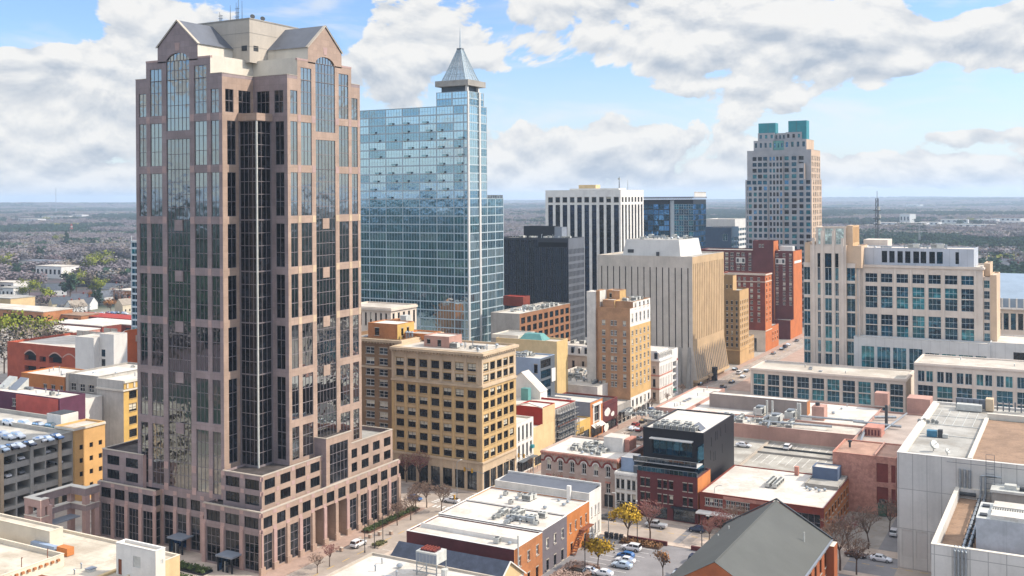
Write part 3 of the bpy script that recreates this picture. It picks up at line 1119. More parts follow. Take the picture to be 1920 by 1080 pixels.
 b.face(up2, ux, yV, 'b', ux - xl, ZL - .5, ZU + .6, [], .26, GRAN)
 b.part('podium_setback', up2)
 up2 = MB()
 # left end block
 uxl = ony(192, 850, ya - 1.0)
 uxr = ony(268, 850, ya - 1.0)
 LX = uxr - uxl
 b.face(up2, uxl, ya - 1.0, 'f', LX, ZL - .5, ZU + .3, [(a, c, z, z + 2.2, 'pod') for (a, c) in cols(LX, 2, .66, .6) for z in (13.9, 17.3)], .26, GRAN)
 b.face(up2, uxr, ya - 1.0, 'r', 1.0, ZL - .5, ZU + .3, [], .5, GRANP)
 b.face(up2, uxl, ya + 16, 'l', 17, ZL - .5, ZU + .3, [], .26, GRAN)
 b.face(up2, uxr, ya + 16, 'b', LX, ZL - .5, ZU + .3, [], .26, GRAN)
 b.part('podium_setback', up2)
 rfs = [MB() for _ in range(4)]
 rf2 = rfs[0]
 rf2.poly([(xU, uy, ZU - .5), (ux, uy, ZU - .5), (ux, yd, ZU - .5), (xU, yd, ZU - .5)], ROOFD)
 rfs[1].poly([(xe - .01, yd, ZU - .49), (ux, yd, ZU - .49), (ux, yV, ZU - .49), (xe - .01, yV, ZU - .49)], ROOFD)
 rfs[2].poly([(xe - 12, ye, ZU - .3), (ux, ye, ZU - .3), (ux, yV, ZU - .3), (xe - 12, yV, ZU - .3)], ROOFG)
 rfs[3].poly([(uxl, ya - 1, ZU - .3), (uxr, ya - 1, ZU - .3), (uxr, ya + 16, ZU - .3), (uxl, ya + 16, ZU - .3)], ROOFD)
 for rf2 in rfs:
  b.part('setback_roof', rf2)
 for (a0, a1, c0, c1, z) in ((xU - .1, ux + .1, uy - .1, uy + .35, ZU), (ux - .35, ux + .1, uy + .35, yU1, ZU), (ux - .35, ux + .1, yG, yV, ZU + .6), (ux + .85, ux + 1.3, yU1, yG, 24.5), (ux - 6, ux + .85, yU1 - .05, yU1 + .3, 24.5),
        (uxl - .1, uxr + .1, ya - 1.1, ya - .7, ZU + .3), (ux - 14, ux - .35, yV - .3, yV + .1, ZU + .6), (uxl - .1, uxl + .3, ya - .7, ya + 16, ZU + .3)):
  cp = MB()
  cp.box(a0, a1, c0, c1, z + .003, z + .2, CONCW)
  b.part('coping', cp)
 b.done()
 globals().update(dict(TOW=dict(C=C, ya=ya, xl=xl, YR=YR, xL=xL, xA=xA, xC=xC)))

 # glazed entrance kiosks on the plaza
 for (u, v, lab) in ((340, 1035, 'dark blue glazed entrance kiosk nearer the pergola at the tower foot'), (432, 1070, 'dark blue glazed entrance kiosk closest to the tower podium corner')):
  x, y = at(u, v, 0)
  k = thing('entrance_kiosk', lab, 'kiosk', (x, y, 0), 0, 'entrance kiosks at the tower foot')
  w = MB()
  for (sx, sy) in ((-2, -1.6), (2, -1.6), (-2, 1.6), (2, 1.6)):
   w.box(sx - .15, sx + .15, sy - .15, sy + .15, 0, 3.4, NAVY)
  w.box(-2, 2, 1.45, 1.55, .2, 3.4, G_DEEP)
  w.box(-2.02, -1.9, -1.6, 1.6, .2, 3.4, G_DEEP)
  obj('frame', w, k, (0, 0, 0))
  w = MB()
  w.box(-2.4, 2.4, -2.1, 2.0, 3.4, 3.75, GREYM)
  obj('canopy_roof', w, k, (0, 0, 0))
  w = MB()
  w.box(-.9, .9, -1.62, -1.52, .1, 2.5, G_MID)
  w.box(-.05, .05, -1.66, -1.5, .1, 2.5, WHITE)
  obj('door', w, k, (0, 0, 0))


big_tower()


def pergola():
 ZL = 13.2
 x1, y1 = at(161, 915, ZL)
 y2 = onx(184, 905, x1)
 x3 = ony(133, 909, y1)
 y4 = onx(54, 933, x3)
 x5 = x3 + 4.2
 y6 = onx(90, 937, x5)
 p = thing('granite_pergola', 'open two tier granite frame joined to the left end of the tower podium', 'pergola', (x1, y1, 0))

 def column(x, y):
  q = MB()
  q.box(x - .8, x + .8, y - .8, y + .8, 0, 1.5, GRANB)
  q.box(x - .62, x + .62, y - .62, y + .62, 1.5, ZL - 1.6, GRANP)
  obj('column', q, p)
 for (x, y) in ((x1, y1), (x1, y2 - .9), (x3, y1), (x3, y4), (x5, y4), (x5, y6), (x3, (y1 + y4) / 2), ((x1 + x3) / 2 - .5, y1 - 8.5), (x1, y1 - 8.5)):
  if (x, y) == (x1, y1 - 8.5):
   continue
  column(x, y)
 runs = [('x', x3, x1, y1), ('y', y1, y2, x1), ('y', y4, y1, x3), ('x', x3, x5, y4), ('y', y4, y6, x5)]
 for z in (ZL - 5.2, ZL - 1.7):
  for k, (d, a, c, w) in enumerate(runs):
   q = MB()
   e = .7 - .004 * k
   h = 1.7 if z > 9 else 1.3
   m = GRANP if k > 2 else GRAN
   if d == 'x':
    q.box(a - e, c + e, w - e, w + e, z + .003 * k, z + h - .003 * k, m)
    q.box(a - e - .1, c + e + .1, w - e - .1, w + e + .1, z + h + .003 * k, z + h + .14 + .003 * k, CREAM)
   else:
    q.box(w - e, w + e, a + .7, c - .2, z + .003 * k, z + h - .003 * k, m)
    q.box(w - e - .1, w + e + .1, a + .8, c - .2, z + h + .003 * k, z + h + .14 + .003 * k, CREAM)
   obj('beam', q, p)
 q = MB()
 q.box(x3 + 1.2, x1 - .8, y1 - 9.5, y1 - 1, 6.6, 6.9, GREYM)
 obj('canopy_roof', q, p)


pergola()
# ------------------------------------------------------------------ roof plant
PLANT = {}


def plant_meshes():
 def ac():
  m = MB()
  m.box(-1, 1, -.7, .7, .18, 1.25, UNITM)
  for x in (-.8, .8):
   m.box(x - .08, x + .08, -.6, .6, 0, .18, UNITD)
  for i in range(6):
   m.box(-.9 + i * .31, -.7 + i * .31, -.72, -.69, .35, 1.1, UNITD, 'k')
  for x in (-.5, .5):
   m.cyl(x, 0, 1.25, 1.36, .42, UNITM, 12)
   m.cyl(x, 0, 1.36, 1.38, .36, UNITD, 12)
  return m

 def cond():
  m = MB()
  m.box(-.5, .5, -.5, .5, .1, 1.0, UNITM)
  m.cyl(0, 0, 1.0, 1.06, .4, UNITD, 12)
  for a in range(5):
   m.box(-.4 + a * .18, -.3 + a * .18, -.515, -.49, .2, .9, UNITD, 'k')
   m.box(.49, .515, -.4 + a * .18, -.3 + a * .18, .2, .9, UNITD, 'l')
  return m

 def pipe():
  m = MB()
  m.cyl(0, 0, 0, .9, .13, GALV, 8)
  m.cyl(0, 0, .9, 1.1, .26, GALV, 8, .08)
  return m

 def mush():
  m = MB()
  m.cyl(0, 0, 0, .35, .35, UNITM, 10)
  m.cyl(0, 0, .35, .62, .55, GALV, 10, .42)
  m.cyl(0, 0, .62, .75, .42, GALV, 10, .12)
  return m

 def hatch():
  m = MB()
  m.box(-.6, .6, -.5, .5, 0, .35, UNITM)
  m.box(-.66, .66, -.56, .56, .35, .45, GREYM)
  return m

 def duct():
  m = MB()
  m.box(-2.2, 2.2, -.35, .35, .35, .95, GALV)
  m.box(1.8, 2.4, -.45, .45, 0, 1.0, GALV)
  for x in (-1.8, -.4, .9):
   m.box(x - .05, x + .05, -.42, .42, 0, 1.0, STEEL)
  return m

 def unit():
  m = MB()
  m.box(-2.4, 2.4, -1.1, 1.1, .3, 2.0, UNITM)
  m.box(-2.2, 2.2, -.9, .9, 0, .3, UNITD)
  for i in range(7):
   m.box(-2.3 + i * .3, -2.15 + i * .3, -1.13, -1.09, .6, 1.8, UNITD, 'k')
  m.box(2.4, 3.3, -.7, .7, .5, 1.7, GALV)
  m.box(-.6, 1.6, -.9, .9, 2.0, 2.25, GALV)
  for x in (-1.6,):
   m.cyl(x, 0, 2.0, 2.2, .6, UNITD, 12)
  return m

 def riser():
  m = MB()
  m.cyl(0, 0, 0, 1.6, .09, GALV, 6)
  m.bar((0, 0, 1.6), (.35, 0, 1.75), .09, GALV, 6)
  return m
 for n, f in (('air_conditioner', ac), ('condenser', cond), ('vent_pipe', pipe), ('roof_vent', mush), ('roof_hatch', hatch), ('duct', duct), ('air_handler', unit), ('riser_pipe', riser)):
  PLANT[n] = f().mesh(n)


plant_meshes()


def plant(b, kind, x, y, z, rz=0, s=1.0):
 o = bpy.data.objects.new(kind, PLANT[kind])
 COL.objects.link(o)
 o.parent = b.root
 o.location = Vector((x, y, z)) - b.root.location
 o.rotation_euler = (0, 0, rz)
 o.scale = (s, s, s)
 return o


def clutter(b, x0, x1, y0, y1, z, n, seed, kinds=('condenser', 'condenser', 'vent_pipe', 'roof_vent', 'air_conditioner', 'roof_hatch', 'duct', 'vent_pipe', 'riser_pipe'), s=1.0):
 r = random.Random(seed)
 used = []
 k = 0
 for _ in range(n * 12):
  if k >= n:
   break
  x, y = r.uniform(x0 + .8, x1 - .8), r.uniform(y0 + .8, y1 - .8)
  if any(abs(x - a) < 2.0 * s and abs(y - c) < 1.6 * s for a, c in used):
   continue
  used.append((x, y))
  plant(b, r.choice(kinds), x, y, z, r.choice((0, math.pi / 2)), s * r.uniform(.85, 1.25))
  k += 1


def boxpart(b, name, x0, x1, y0, y1, z0, z1, m, mt=None):
 q = MB()
 q.box(x0, x1, y0, y1, z0, z1, m, 't' if mt else '')
 if mt:
  q.poly([(x0, y0, z1), (x1, y0, z1), (x1, y1, z1), (x0, y1, z1)], mt)
 return b.part(name, q)


def cornice(b, x0, x1, y0, y1, z, h, o, m, dent=0, name='cornice'):
 q = MB()
 q.box(x0 - .02, x1 + o, y0 - o, y0, z, z + h, m)
 q.box(x1, x1 + o, y0, y1, z, z + h, m)
 if dent:
  n = int((x1 - x0) / dent)
  for i in range(n):
   x = x0 + (x1 - x0) * (i + .3) / n
   q.box(x, x + dent * .45, y0 - o * .8, y0, z - .45, z - .002, m)
  n = int((y1 - y0) / dent)
  for i in range(n):
   y = y0 + (y1 - y0) * (i + .3) / n
   q.box(x1, x1 + o * .8, y, y + dent * .45, z - .45, z - .002, m)
 b.part(name, q)


# ------------------------------------------------------------------ eleven storey buff office block on the corner
def buff_block():
 y0 = 245.56
 x1 = XF
 x0 = ony(735, 800, y0)
 y1 = onx(968, 800, x1)
 b = Bld('office_block', 'ten storey golden brick office block with pale bracketed cornice on the street corner', 'office block', (x1, y0, 0))
 L, D = x1 - x0, y1 - y0
 xs = x0 + .5 * L
 u = 818
 v = lambda q: 560 + q / 2.84
 zr = zrows(xs, y0, u, [(v(a), v(c)) for a, c in ((330, 371), (390, 427), (470, 510), (532, 571), (596, 637), (660, 700), (724, 763), (788, 830))])
 cs = [((.05 + .1327 * k) * L, (.05 + .1327 * k + .09) * L) for k in range(7)]
 csr = [(a * D, c * D) for a, c in ((.045, .19), (.235, .375), (.43, .57), (.62, .755), (.8, .93))]
 zt = 38.4
 zbelt = zat(xs, y0, u, v(448))
 zsh = zat(xs, y0, u, v(843))
 shop = [(a - .012 * L, c + .012 * L, .5, 5.6, 'shop') for a, c in cs] + [(a, c, 7.0, 9.3, 'office') for a, c in cs]
 shopr = [(a - .008 * D, c + .02 * D, .5, 5.6, 'shop') for a, c in csr] + [(a, c, 7.0, 9.3, 'office') for a, c in csr]
 b.block(x0, x1, y0, y1, 0, zsh, TANS, shop, shopr, dp=.45, name='stone_base')
 mid = grid(cs, zr[2:], 'office')
 midr = grid(csr, zr[2:], 'office')
 b.block(x0, x1, y0, y1, zsh, zbelt, mat('brick_gold_shade', '#c0a47c', .85, .14, .2, .12, .06), mid, midr, dp=.4, rmat2=TANB)
 b.block(x0, x1, y0, y1, zbelt, zt, TANS, grid(cs, zr[:2], 'office'), grid(csr, zr[:2], 'office'), roof=ROOFW, par=.5, dp=.4, name='attic_wall')
 cornice(b, x0, x1, y0, y1, zt - .75, .7, 1.1, TANS, 1.0)
 cornice(b, x0, x1, y0, y1, zbelt - .3, .55, .4, TANS, 0, 'string_course')
 cornice(b, x0, x1, y0, y1, zsh - .3, .55, .4, TANS, 0, 'string_course')
 p = MB()
 for k in range(8):
  x = x0 + (.05 + .1327 * k - .0213) * L if k else x0 + .45
  x = min(x, x1 - .45)
  p.box(x - .42, x + .42, y0 - .12, y0, zsh + .3, zbelt - .4, TANB, 'k')
  p.box(x - .38, x + .38, y0 - .14, y0, zbelt + .4, zt - 1.3, TANS, 'k')
  p.box(x - .45, x + .45, y0 - .2, y0, 0, zsh - .35, TANS, 'k')
 b.part('pilasters', p)
 # roof house
 hx0, hy0 = ony(795, 640, y0 + 7), y0 + 7
 hx1 = ony(842, 640, hy0)
 b.block(hx0, hx1, hy0, hy0 + 7, zt - .5, zt + 2.6, PINKW, [(1, 2.2, zt + .4, zt + 1.6, 'sashd'), (4.6, 5.9, zt - .2, zt + 1.6, 'sashd')], [], roof=ROOFW2, par=.15, name='roof_house')
 clutter(b, hx1 + .5, hx1 + 9, y0 + 6, y0 + 13, zt - .5, 12, 5)
 clutter(b, hx1 + 9, x1 - 1, y0 + 2, y1 - 2, zt - .5, 6, 8, ('roof_vent', 'vent_pipe'))
 b.done()


buff_block()


def brown_hotel():
 y0 = 252.0
 x1 = ony(752, 700, y0)
 x0 = ony(640, 700, y0)
 b = Bld('corner_building', 'brown brick building with bracketed cornice squeezed between granite tower and golden office block', 'office block', (x1, y0, 0))
 zt = zat(ony(700, 640, y0), y0, 700, 634)
 L = x1 - x0
 cs = fcols(x0, L, y0, 700, [(a, c) for a, c in ((647, 660), (686, 702), (711, 727), (736, 748))])
 rs = [(zt - 4.6 - 3.2 * k, zt - 2.7 - 3.2 * k) for k in range(10)]
 b.block(x0, x1, y0, y0 + 22, 0, zt, BROWNB, grid(cs, rs, 'sash'), [], roof=ROOFW, par=1.0, rmat2=TANB)
 cornice(b, x0, x1, y0, y0 + 22, zt - .9, .8, 1.0, TANS, 1.1)
 cornice(b, x0, x1, y0, y0 + 22, rs[1][0] - 1.0, .5, .3, TANS, 0, 'string_course')
 hx0, hx1 = ony(690, 600, y0 + 6), ony(745, 600, y0 + 6)
 b.block(hx0, hx1, y0 + 6, y0 + 15, zt - 1, zt + 3.6, ORANGEB, [(2.5, 4.2, zt, zt + 2.2, 'sashd')], [(2, 3.2, zt, zt + 2.2, 'sashd'), (5, 6.2, zt, zt + 2.2, 'sashd')], roof=ROOFW2, par=.2, name='roof_house', rmat2=YELLOWP)
 b.block(hx1 + .5, hx1 + 9, y0 + 9, y0 + 16, zt - 1, zt + .8, ORANGEP, [], [], roof=ROOFG, par=.3, name='parapet_wall')
 for i in range(3):
  plant(b, 'vent_pipe', hx1 + 2 + i, y0 + 8, zt - 1, 0, 2.4)
 clutter(b, x0 + 4, hx0, y0 + 2, y0 + 10, zt - 1, 5, 3)
 b.done()
 # pale classical building peeping out behind
 y0 = 300.0
 x1, x0 = ony(733, 590, y0), ony(640, 590, y0)
 zt = zat(x1, y0, 733, 578)
 b = Bld('classical_building', 'pale stone building with a row of narrow windows behind the brown brick roof house', 'building', (x1, y0, 0))
 L = x1 - x0
 b.block(x0, x1, y0, y0 + 16, 0, zt, STONE, grid(cols(L, 9, .35, 1), [(zt - 6.5, zt - 2)], 'sashd'), grid(cols(16, 5, .4), [(zt - 6.5, zt - 2)], 'sashd'), roof=ROOFW, par=.4)
 cornice(b, x0, x1, y0, y0 + 16, zt - 1, .8, .6, STONE)
 for u in (745, 762):
  x = ony(u, 600, y0 - 4)
  boxpart(b, 'air_handler', x - 1.2, x + 1.2, y0 - 6, y0 - 3, 0, zt - 1.5 if u > 750 else zt - 3, UNITM if u > 750 else ORANGEB)
 b.done()


brown_hotel()


# ------------------------------------------------------------------ blue glass tower with spire
def glass_tower():
 x1, y0 = -222.7, 368.3
 x0 = ony(590, 420, y0)
 yu, yl = 384.0, 398.1
 b = Bld('glass_tower', 'blue mirrored glass high rise with open lattice spire', 'skyscraper', (x1, y0, 0))
 zlow = zat(x1, yl, 944, 372)
 zroof = zat(ony(816, 200, y0), y0, 816, 200)
 ztow = zat(x1, y0, 877, 170)
 edges = [620, 661, 692.5, 723.7, 755, 786.8, 819, 851, 870, 877.2]
 us = [0.15] + [ony(e, 400, y0) - x0 for e in edges]
 L = x1 - x0
 us[-1] = L - .3
 lowf = [(us[i] + .09, us[i + 1] - .09) for i in range(len(us) - 1)]
 n = int(zlow / 3.6)
 rl = [(zlow - 3.6 * (k + 1) + .11, zlow - 3.6 * k - .11) for k in range(n)]
 upn = 11
 pitch = (zroof - zlow) / upn
 ru = [(zlow + pitch * k + .16, zlow + pitch * (k + 1) - .12) for k in range(upn)]
 R = grid(lowf, rl, 'pnclow') + grid(lowf, ru, 'pncup')
 D1, D2 = yu - y0, yl - y0
 ym = onx(900, 400, x1) - y0
 rc = [(.5, ym - .35), (ym + .35, D1 - .2)]
 rc2 = [(D1 + .2, (D1 + D2) / 2 - .15), ((D1 + D2) / 2 + .15, D2 - .3)]
 b.block(x0, x1, y0, yu, 0, zroof, MULLP, R, grid(rc, rl, 'pnclow') + grid(rc, ru, 'pncup'), roof=ROOFG, par=.4, dp=.16, name='curtain_wall')
 b.block(x0 + 20, x1 - .01, yu + .01, yl, 0, zlow, MULLP, [], [(a - D1, c - D1, p, q, s) for (a, c, p, q, s) in grid(rc2, rl, 'pnclow')], roof=ROOFG, par=.3, dp=.16, name='side_curtain_wall')
 q = MB()
 for k in range(10):
  y = yu + .3 + (yl - yu - .6) * k / 9
  q.box(x1 - .25, x1 - .15, y - .05, y + .05, zlow, zlow + 1.6, MULLW)
 q.box(x1 - .24, x1 - .18, yu + .3, yl - .3, zlow + .1, zlow + 1.5, G_LITE)
 b.part('terrace_railing', q)
 # tall white piers on the corner and right side
 for y, w in ((y0 + .25, .5), (y0 + ym, .6)):
  boxpart(b, 'pier', x1 - .1, x1 + .35, y - w, y + w, 0, ztow, CONCS)
 # raised corner tower
 tx0 = ony(818, 185, y0)
 tl = x1 - tx0
 cc = cols(tl, 2, .96)
 b.block(tx0, x1 - .002, y0 + .002, yu - 2.2, zroof, ztow, MULLP, grid(cc, [(zroof + .1, (zroof + ztow) / 2 - .1), ((zroof + ztow) / 2 + .1, ztow - .1)], 'pncup'), grid([(.5, ym - .35), (ym + .35, D1 - 2.6)], [(zroof + .1, (zroof + ztow) / 2 - .1), ((zroof + ztow) / 2 + .1, ztow - .1)], 'pncup'), dp=.16, name='lantern_wall')
 e = 1.6
 zc0, zc1 = ztow + 2.3, ztow + 4.7
 boxpart(b, 'recessed_storey', tx0 + e, x1 - e, y0 + e, yu - 2.2 - e, ztow, zc0, STEEL)
 boxpart(b, 'pier', x1 - 1.2, x1 - .2, y0 + .2, y0 + 1.2, ztow, zc0, CONCS)
 boxpart(b, 'pier', x1 - 1.2, x1 - .2, y0 + ym - .5, y0 + ym + .5, ztow, zc0, CONCS)
 q = MB()
 cx0, cx1, cy0, cy1 = tx0 - .2, x1 + .6, y0 - .6, yu - 1.8
 q.box(cx0, cx1, cy0, cy1, zc0, zc1, CONC)
 b.part('cornice', q)
 # spire lattice
 mx, my = (cx0 + cx1) / 2, (cy0 + cy1) / 2
 hw = (cx1 - cx0) * .37
 hd = (cy1 - cy0) * .37
 zap = zat(mx, my, 860, 92)
 ztip = zat(mx, my, 860, 50)
 levels = [0, .2, .42, .64, .84, 1]
 prof = lambda t: 1 - .86 * t ** .93
 s = MB()
 ring = []
 for t in levels:
  z = zc1 + (zap - zc1) * t
  k = prof(t)
  nn = 5
  pts = []
  for side in range(4):
   for i in range(nn):
    f = -1 + 2 * i / nn
    px, py = [(f, -1), (1, f), (-f, 1), (-1, -f)][side]
    pts.append((mx + px * hw * k, my + py * hd * k, z))
  ring.append(pts)
 for j in range(len(levels)):
  n_ = len(ring[j])
  for i in range(n_):
   s.bar(ring[j][i], ring[j][(i + 1) % n_], .13, MULLP, 4)
   if j + 1 < len(levels):
    s.bar(ring[j][i], ring[j + 1][i], .3 if i % 5 == 0 else .13, MULLP, 4)
 b.part('spire_lattice', s)
 sg = mat('spire_glass', '#a9b6bc', .3, .1, .3, .05)
 sg.node_tree.nodes['Principled BSDF'].inputs['Alpha'].default_value = .5
 g = MB()
 for j in range(len(levels) - 1):
  for i in range(0, 20):
   i2 = (i + 1) % 20
   g.poly([ring[j][i], ring[j][i2], ring[j + 1][i2], ring[j + 1][i]], sg)
 b.part('spire_glazing', g)
 s = MB()
 s.box(mx - 1.1, mx + 1.1, my - 1.1, my + 1.1, zap - .3, zap + .25, STEEL)
 s.bar((mx, my, zap - 3), (mx, my, (zap + ztip) / 2), .42, MULLW, 8, .32)
 s.bar((mx, my, (zap + ztip) / 2), (mx, my, ztip), .3, MULLW, 8, .08)
 b.part('spire_mast', s)
 # balconies of the flats
 r = random.Random(4)
 bm = MB()
 bm.box(-1.1, 1.1, -.75, 0, 0, .16, CONCS)
 bm.box(-1.1, 1.1, -.77, -.72, .16, 1.0, G_BLUE3)
 bm.box(-1.12, -1.06, -.75, 0, .16, 1.0, STEEL)
 bm.box(1.06, 1.12, -.75, 0, .16, 1.0, STEEL)
 bmesh_ = bm.mesh('balcony')
 for k in range(upn - 1):
  for j in range(3, len(us) - 2):
   if r.random() < .22:
    continue
   o = bpy.data.objects.new('balcony', bmesh_)
   COL.objects.link(o)
   o.parent = b.root
   o.location = Vector((x0 + us[j] + r.uniform(1.8, 5.2), y0, zlow + pitch * k + .02)) - b.root.location
 b.done()
 # slim teal glass block glimpsed left of the granite tower
 yy = 330.0
 xa, xb_ = ony(246, 560, yy), ony(330, 560, yy)
 zt = zat(xa, yy, 246, 452)
 b = Bld('glass_block', 'slim teal glass block glimpsed just left of the granite tower', 'building', (xa, yy, 0))
 L = xb_ - xa
 b.block(xa, xb_, yy, yy + 18, 0, zt, MULLW, grid(cols(L, 6, .86), rows(.4, 2.95, int(zt / 2.95), 2.3), 'teal2'), [], roof=ROOFG, par=.4)
 q = MB()
 q.bar((xa + .2, yy + .2, zt), (xa + .2, yy + .2, zt + 2.2), .15, MULLW)
 b.part('antenna', q)
 b.done()


glass_tower()


# ------------------------------------------------------------------ far group of towers
def far_towers():
 # white piers, dark glass
 x1, y0 = pd(1164, 430, 560)
 x0, y1 = ony(1023, 430, y0), onx(1207, 430, x1)
 L, D = x1 - x0, y1 - y0
 b = Bld('office_tower', 'white tower of tall piers and black glass strips with a beige plant box on top', 'office tower', (x1, y0, 0))
 zt = zat(x1, y0, 1164, 356)
 za, zb = zat(x1, y0, 1164, 379), zat(x1, y0, 1164, 369.5)
 zs = zat(x1, y0, 1164, 384)
 cs = fcols(x0, L, y0, 400, [(920 + a / 3.6, 920 + c / 3.6) for a, c in ((388, 420), (437, 468), (485, 517), (535, 566), (583, 615), (632, 664), (682, 714), (732, 763), (780, 812), (831, 865))])
 cr = cols(D, 7, .55, .6)
 b.block(x0, x1, y0, y1, 0, zt, WHITE, grid(cs, [(za, zb)], 'sashd') + grid(cs, [(4, zs)], 'navy'), grid(cr, [(za, zb), (4, zs)], 'strip'), roof=ROOFG, par=.8, dp=.5)
 ux0, ux1 = ony(1068, 352, y0 + 6), ony(1160, 352, y0 + 6)
 boxpart(b, 'roof_house', ux0, ux1, y0 + 6, y0 + 16, zt - .8, zt + 1.0, WHITE)
 cx0, cx1 = ony(1085, 350, y0 + 8), ony(1117, 350, y0 + 8)
 boxpart(b, 'cooling_tower', cx0, cx1, y0 + 8, y0 + 14, zt + 1.0, zt + 3.0, CREAMP, ROOFW)
 q = MB()
 ax = ony(1161, 340, y0 + 8)
 q.bar((ax, y0 + 8, zt), (ax, y0 + 8, zt + 7), .3, STEEL, 6, .12)
 q.box(ax - .6, ax + .6, y0 + 7.6, y0 + 8.4, zt + 5.6, zt + 6.6, UNITM)
 b.part('antenna', q)
 q = MB()
 ax = ony(1177, 345, y0 + 12)
 q.bar((ax, y0 + 12, zt), (ax, y0 + 12, zt + 5.5), .12, STEEL, 5, .05)
 b.part('antenna', q)
 b.done()
 # dark ribbed block
 x1, y0 = pd(1066, 500, 500)
 x0, y1 = ony(925, 500, y0), onx(1095.5, 500, x1)
 L, D = x1 - x0, y1 - y0
 zt = zat(x1, y0, 1066, 447)
 b = Bld('ribbed_office_block', 'squat dark blue office block of close grey ribs in front of the white pier tower', 'office block', (x1, y0, 0))
 RIB = mat('rib_bluegrey', '#30343d', .5, .1, .3, .05)
 RIB2 = mat('rib_grey', '#5f636a', .5, .15, .2, .08)
 zp0, zp1 = zat(x1, y0, 1066, 464), zat(x1, y0, 1066, 455)
 up = ony(1008, 460, y0) - x0
 cs = cols(L, 40, .66)
 R = [(a, c, 3, zt - 1.0, 'navy') for a, c in cs if c < up] + [(a, c, 3, zp0 - .2, 'navy') for a, c in cs if a > up] + [(up + .1, L - .6, zp0, zp1, '*void_dark')]
 b.block(x0, x1, y0, y1, 0, zt, RIB, R, grid(cols(D, 12, .45), rows(3, 3.6, int(zt / 3.6) - 1, 2.4), 'navy'), roof=ROOFG, par=.5, dp=.35, rmat2=RIB2)
 ax0, ax1 = ony(982, 435, y0 + 10), ony(1053, 435, y0 + 10)
 zh = zat(ax0, y0 + 10, 1000, 424)
 xm = ony(1039, 435, y0 + 10)
 b.block(ax0, xm, y0 + 10, y0 + 17, zt - .5, zh, NAVY, [], [], roof=ROOFG, par=.2, name='plant_screen')
 b.block(xm + .01, ax1, y0 + 10.2, y0 + 16, zt - .5, zh - .4, GREYM, [], [], roof=ROOFG, par=.2, name='plant_screen')
 clutter(b, x0 + 22, x1 - 1, y0 + 1, y0 + 9, zt - .5, 26, 11, ('condenser', 'vent_pipe', 'air_conditioner', 'riser_pipe'), 1.1)
 clutter(b, x0 + 8, x0 + 22, y0 + 1, y0 + 9, zt - .5, 12, 12, ('condenser', 'vent_pipe', 'air_conditioner'), 1.0)
 b.done()
 # blue glass offices
 x1, y0 = pd(1300, 410, 700)
 xm, xn = ony(1255, 410, y0), ony(1264, 410, y0)
 x0, y1 = ony(1205, 410, y0), onx(1324, 410, x1)
 zt = zat(x1, y0, 1300, 366)
 b = Bld('glass_office', 'deep blue glass office with a zigzag reflection beside the white pier tower', 'office block', (x1, y0, 0))
 L = x1 - x0
 rw = rows(2, 3.7, int((zt - 6) / 3.7), 3.3)
 b.block(x0, xm, y0, y1, 0, zt - 3, NAVY, grid(cols(xm - x0, 5, .95), rw, 'deep'), [], roof=ROOFG, par=.3, dp=.14)
 b.block(xn, x1, y0, y1, 0, zt - 3, NAVY, grid(cols(x1 - xn, 4, .95), rw, 'tealwide'), grid(cols(y1 - y0, 5, .93), rw, 'deep'), roof=ROOFG, par=.3, dp=.14)
 boxpart(b, 'recessed_joint', xm + .01, xn - .01, y0 + 1.5, y1 - 1, 0, zt - 3.4, MULLW)
 q = MB()
 q.box(x0 - .2, x1 + .5, y0 - .8, y1 + .5, zt - 2.2, zt - 1.0, GREYM)
 for i in range(28):
  x = x0 + (x1 - x0) * i / 28
  q.box(x, x + .5, y0 - .82, y0 - .8, zt - 3, zt - 2.2, CONCS)
 b.part('roof_canopy', q)
 q = MB()
 ux = ony(1302, 362, y0 + 2)
 q.poly([(ux, y0 + 2, zt - 1), (x1, y0 + 2, zt - 1), (x1, y0 + 2, zt + 2.4), (ux, y0 + 2, zt + 1.8)], CONCS)
 q.poly([(x1, y0 + 2, zt - 1), (x1, y1, zt - 1), (x1, y1, zt + 2.2), (x1, y0 + 2, zt + 2.4)], CONCS)
 q.poly([(ux, y0 + 2, zt + 1.8), (x1, y0 + 2, zt + 2.4), (x1, y1, zt + 2.2), (ux, y1, zt + 1.8)], ROOFG)
 b.part('plant_screen', q)
 b.done()
 # lower dark block + pale glass one behind
 x1, y0 = pd(1371, 440, 680)
 x0, y1 = ony(1322, 440, y0), onx(1385, 440, x1)
 zt = zat(x1, y0, 1371, 426)
 b = Bld('glass_office', 'low dark blue block with one square white outlined opening left of the stepped stone tower', 'office block', (x1, y0, 0))
 L = x1 - x0
 b.block(x0, x1, y0, y1, 0, zt, mat('cladding_steel_blue', '#33495f', .35, .12, .4, .05), [(.68 * L, .86 * L, zt - 9, zt - 4.5, 'teal2')], grid(cols(y1 - y0, 3, .8), rows(1, 3.6, int(zt / 3.6) - 1, 2.6), 'teal2'), roof=ROOFW, par=.3)
 b.done()
 x1b, y0b = pd(1378, 420, 760)
 x0b = ony(1322, 420, y0b)
 zt = zat(x1b, y0b, 1378, 411)
 b = Bld('office_block', 'pale flat roofed office with ribbon windows rising behind the low dark blue block', 'office block', (x1b, y0b, 0))
 b.block(x0b, x1b, y0b, y0b + 30, 0, zt, CONCS, grid(cols(x1b - x0b, 5, .85), rows(2, 3.8, int(zt / 3.8) - 1, 2), 'teal2'), grid(cols(30, 5, .85), rows(2, 3.8, int(zt / 3.8) - 1, 2), 'teal2'), roof=ROOFW, par=.3)
 b.done()


far_towers()


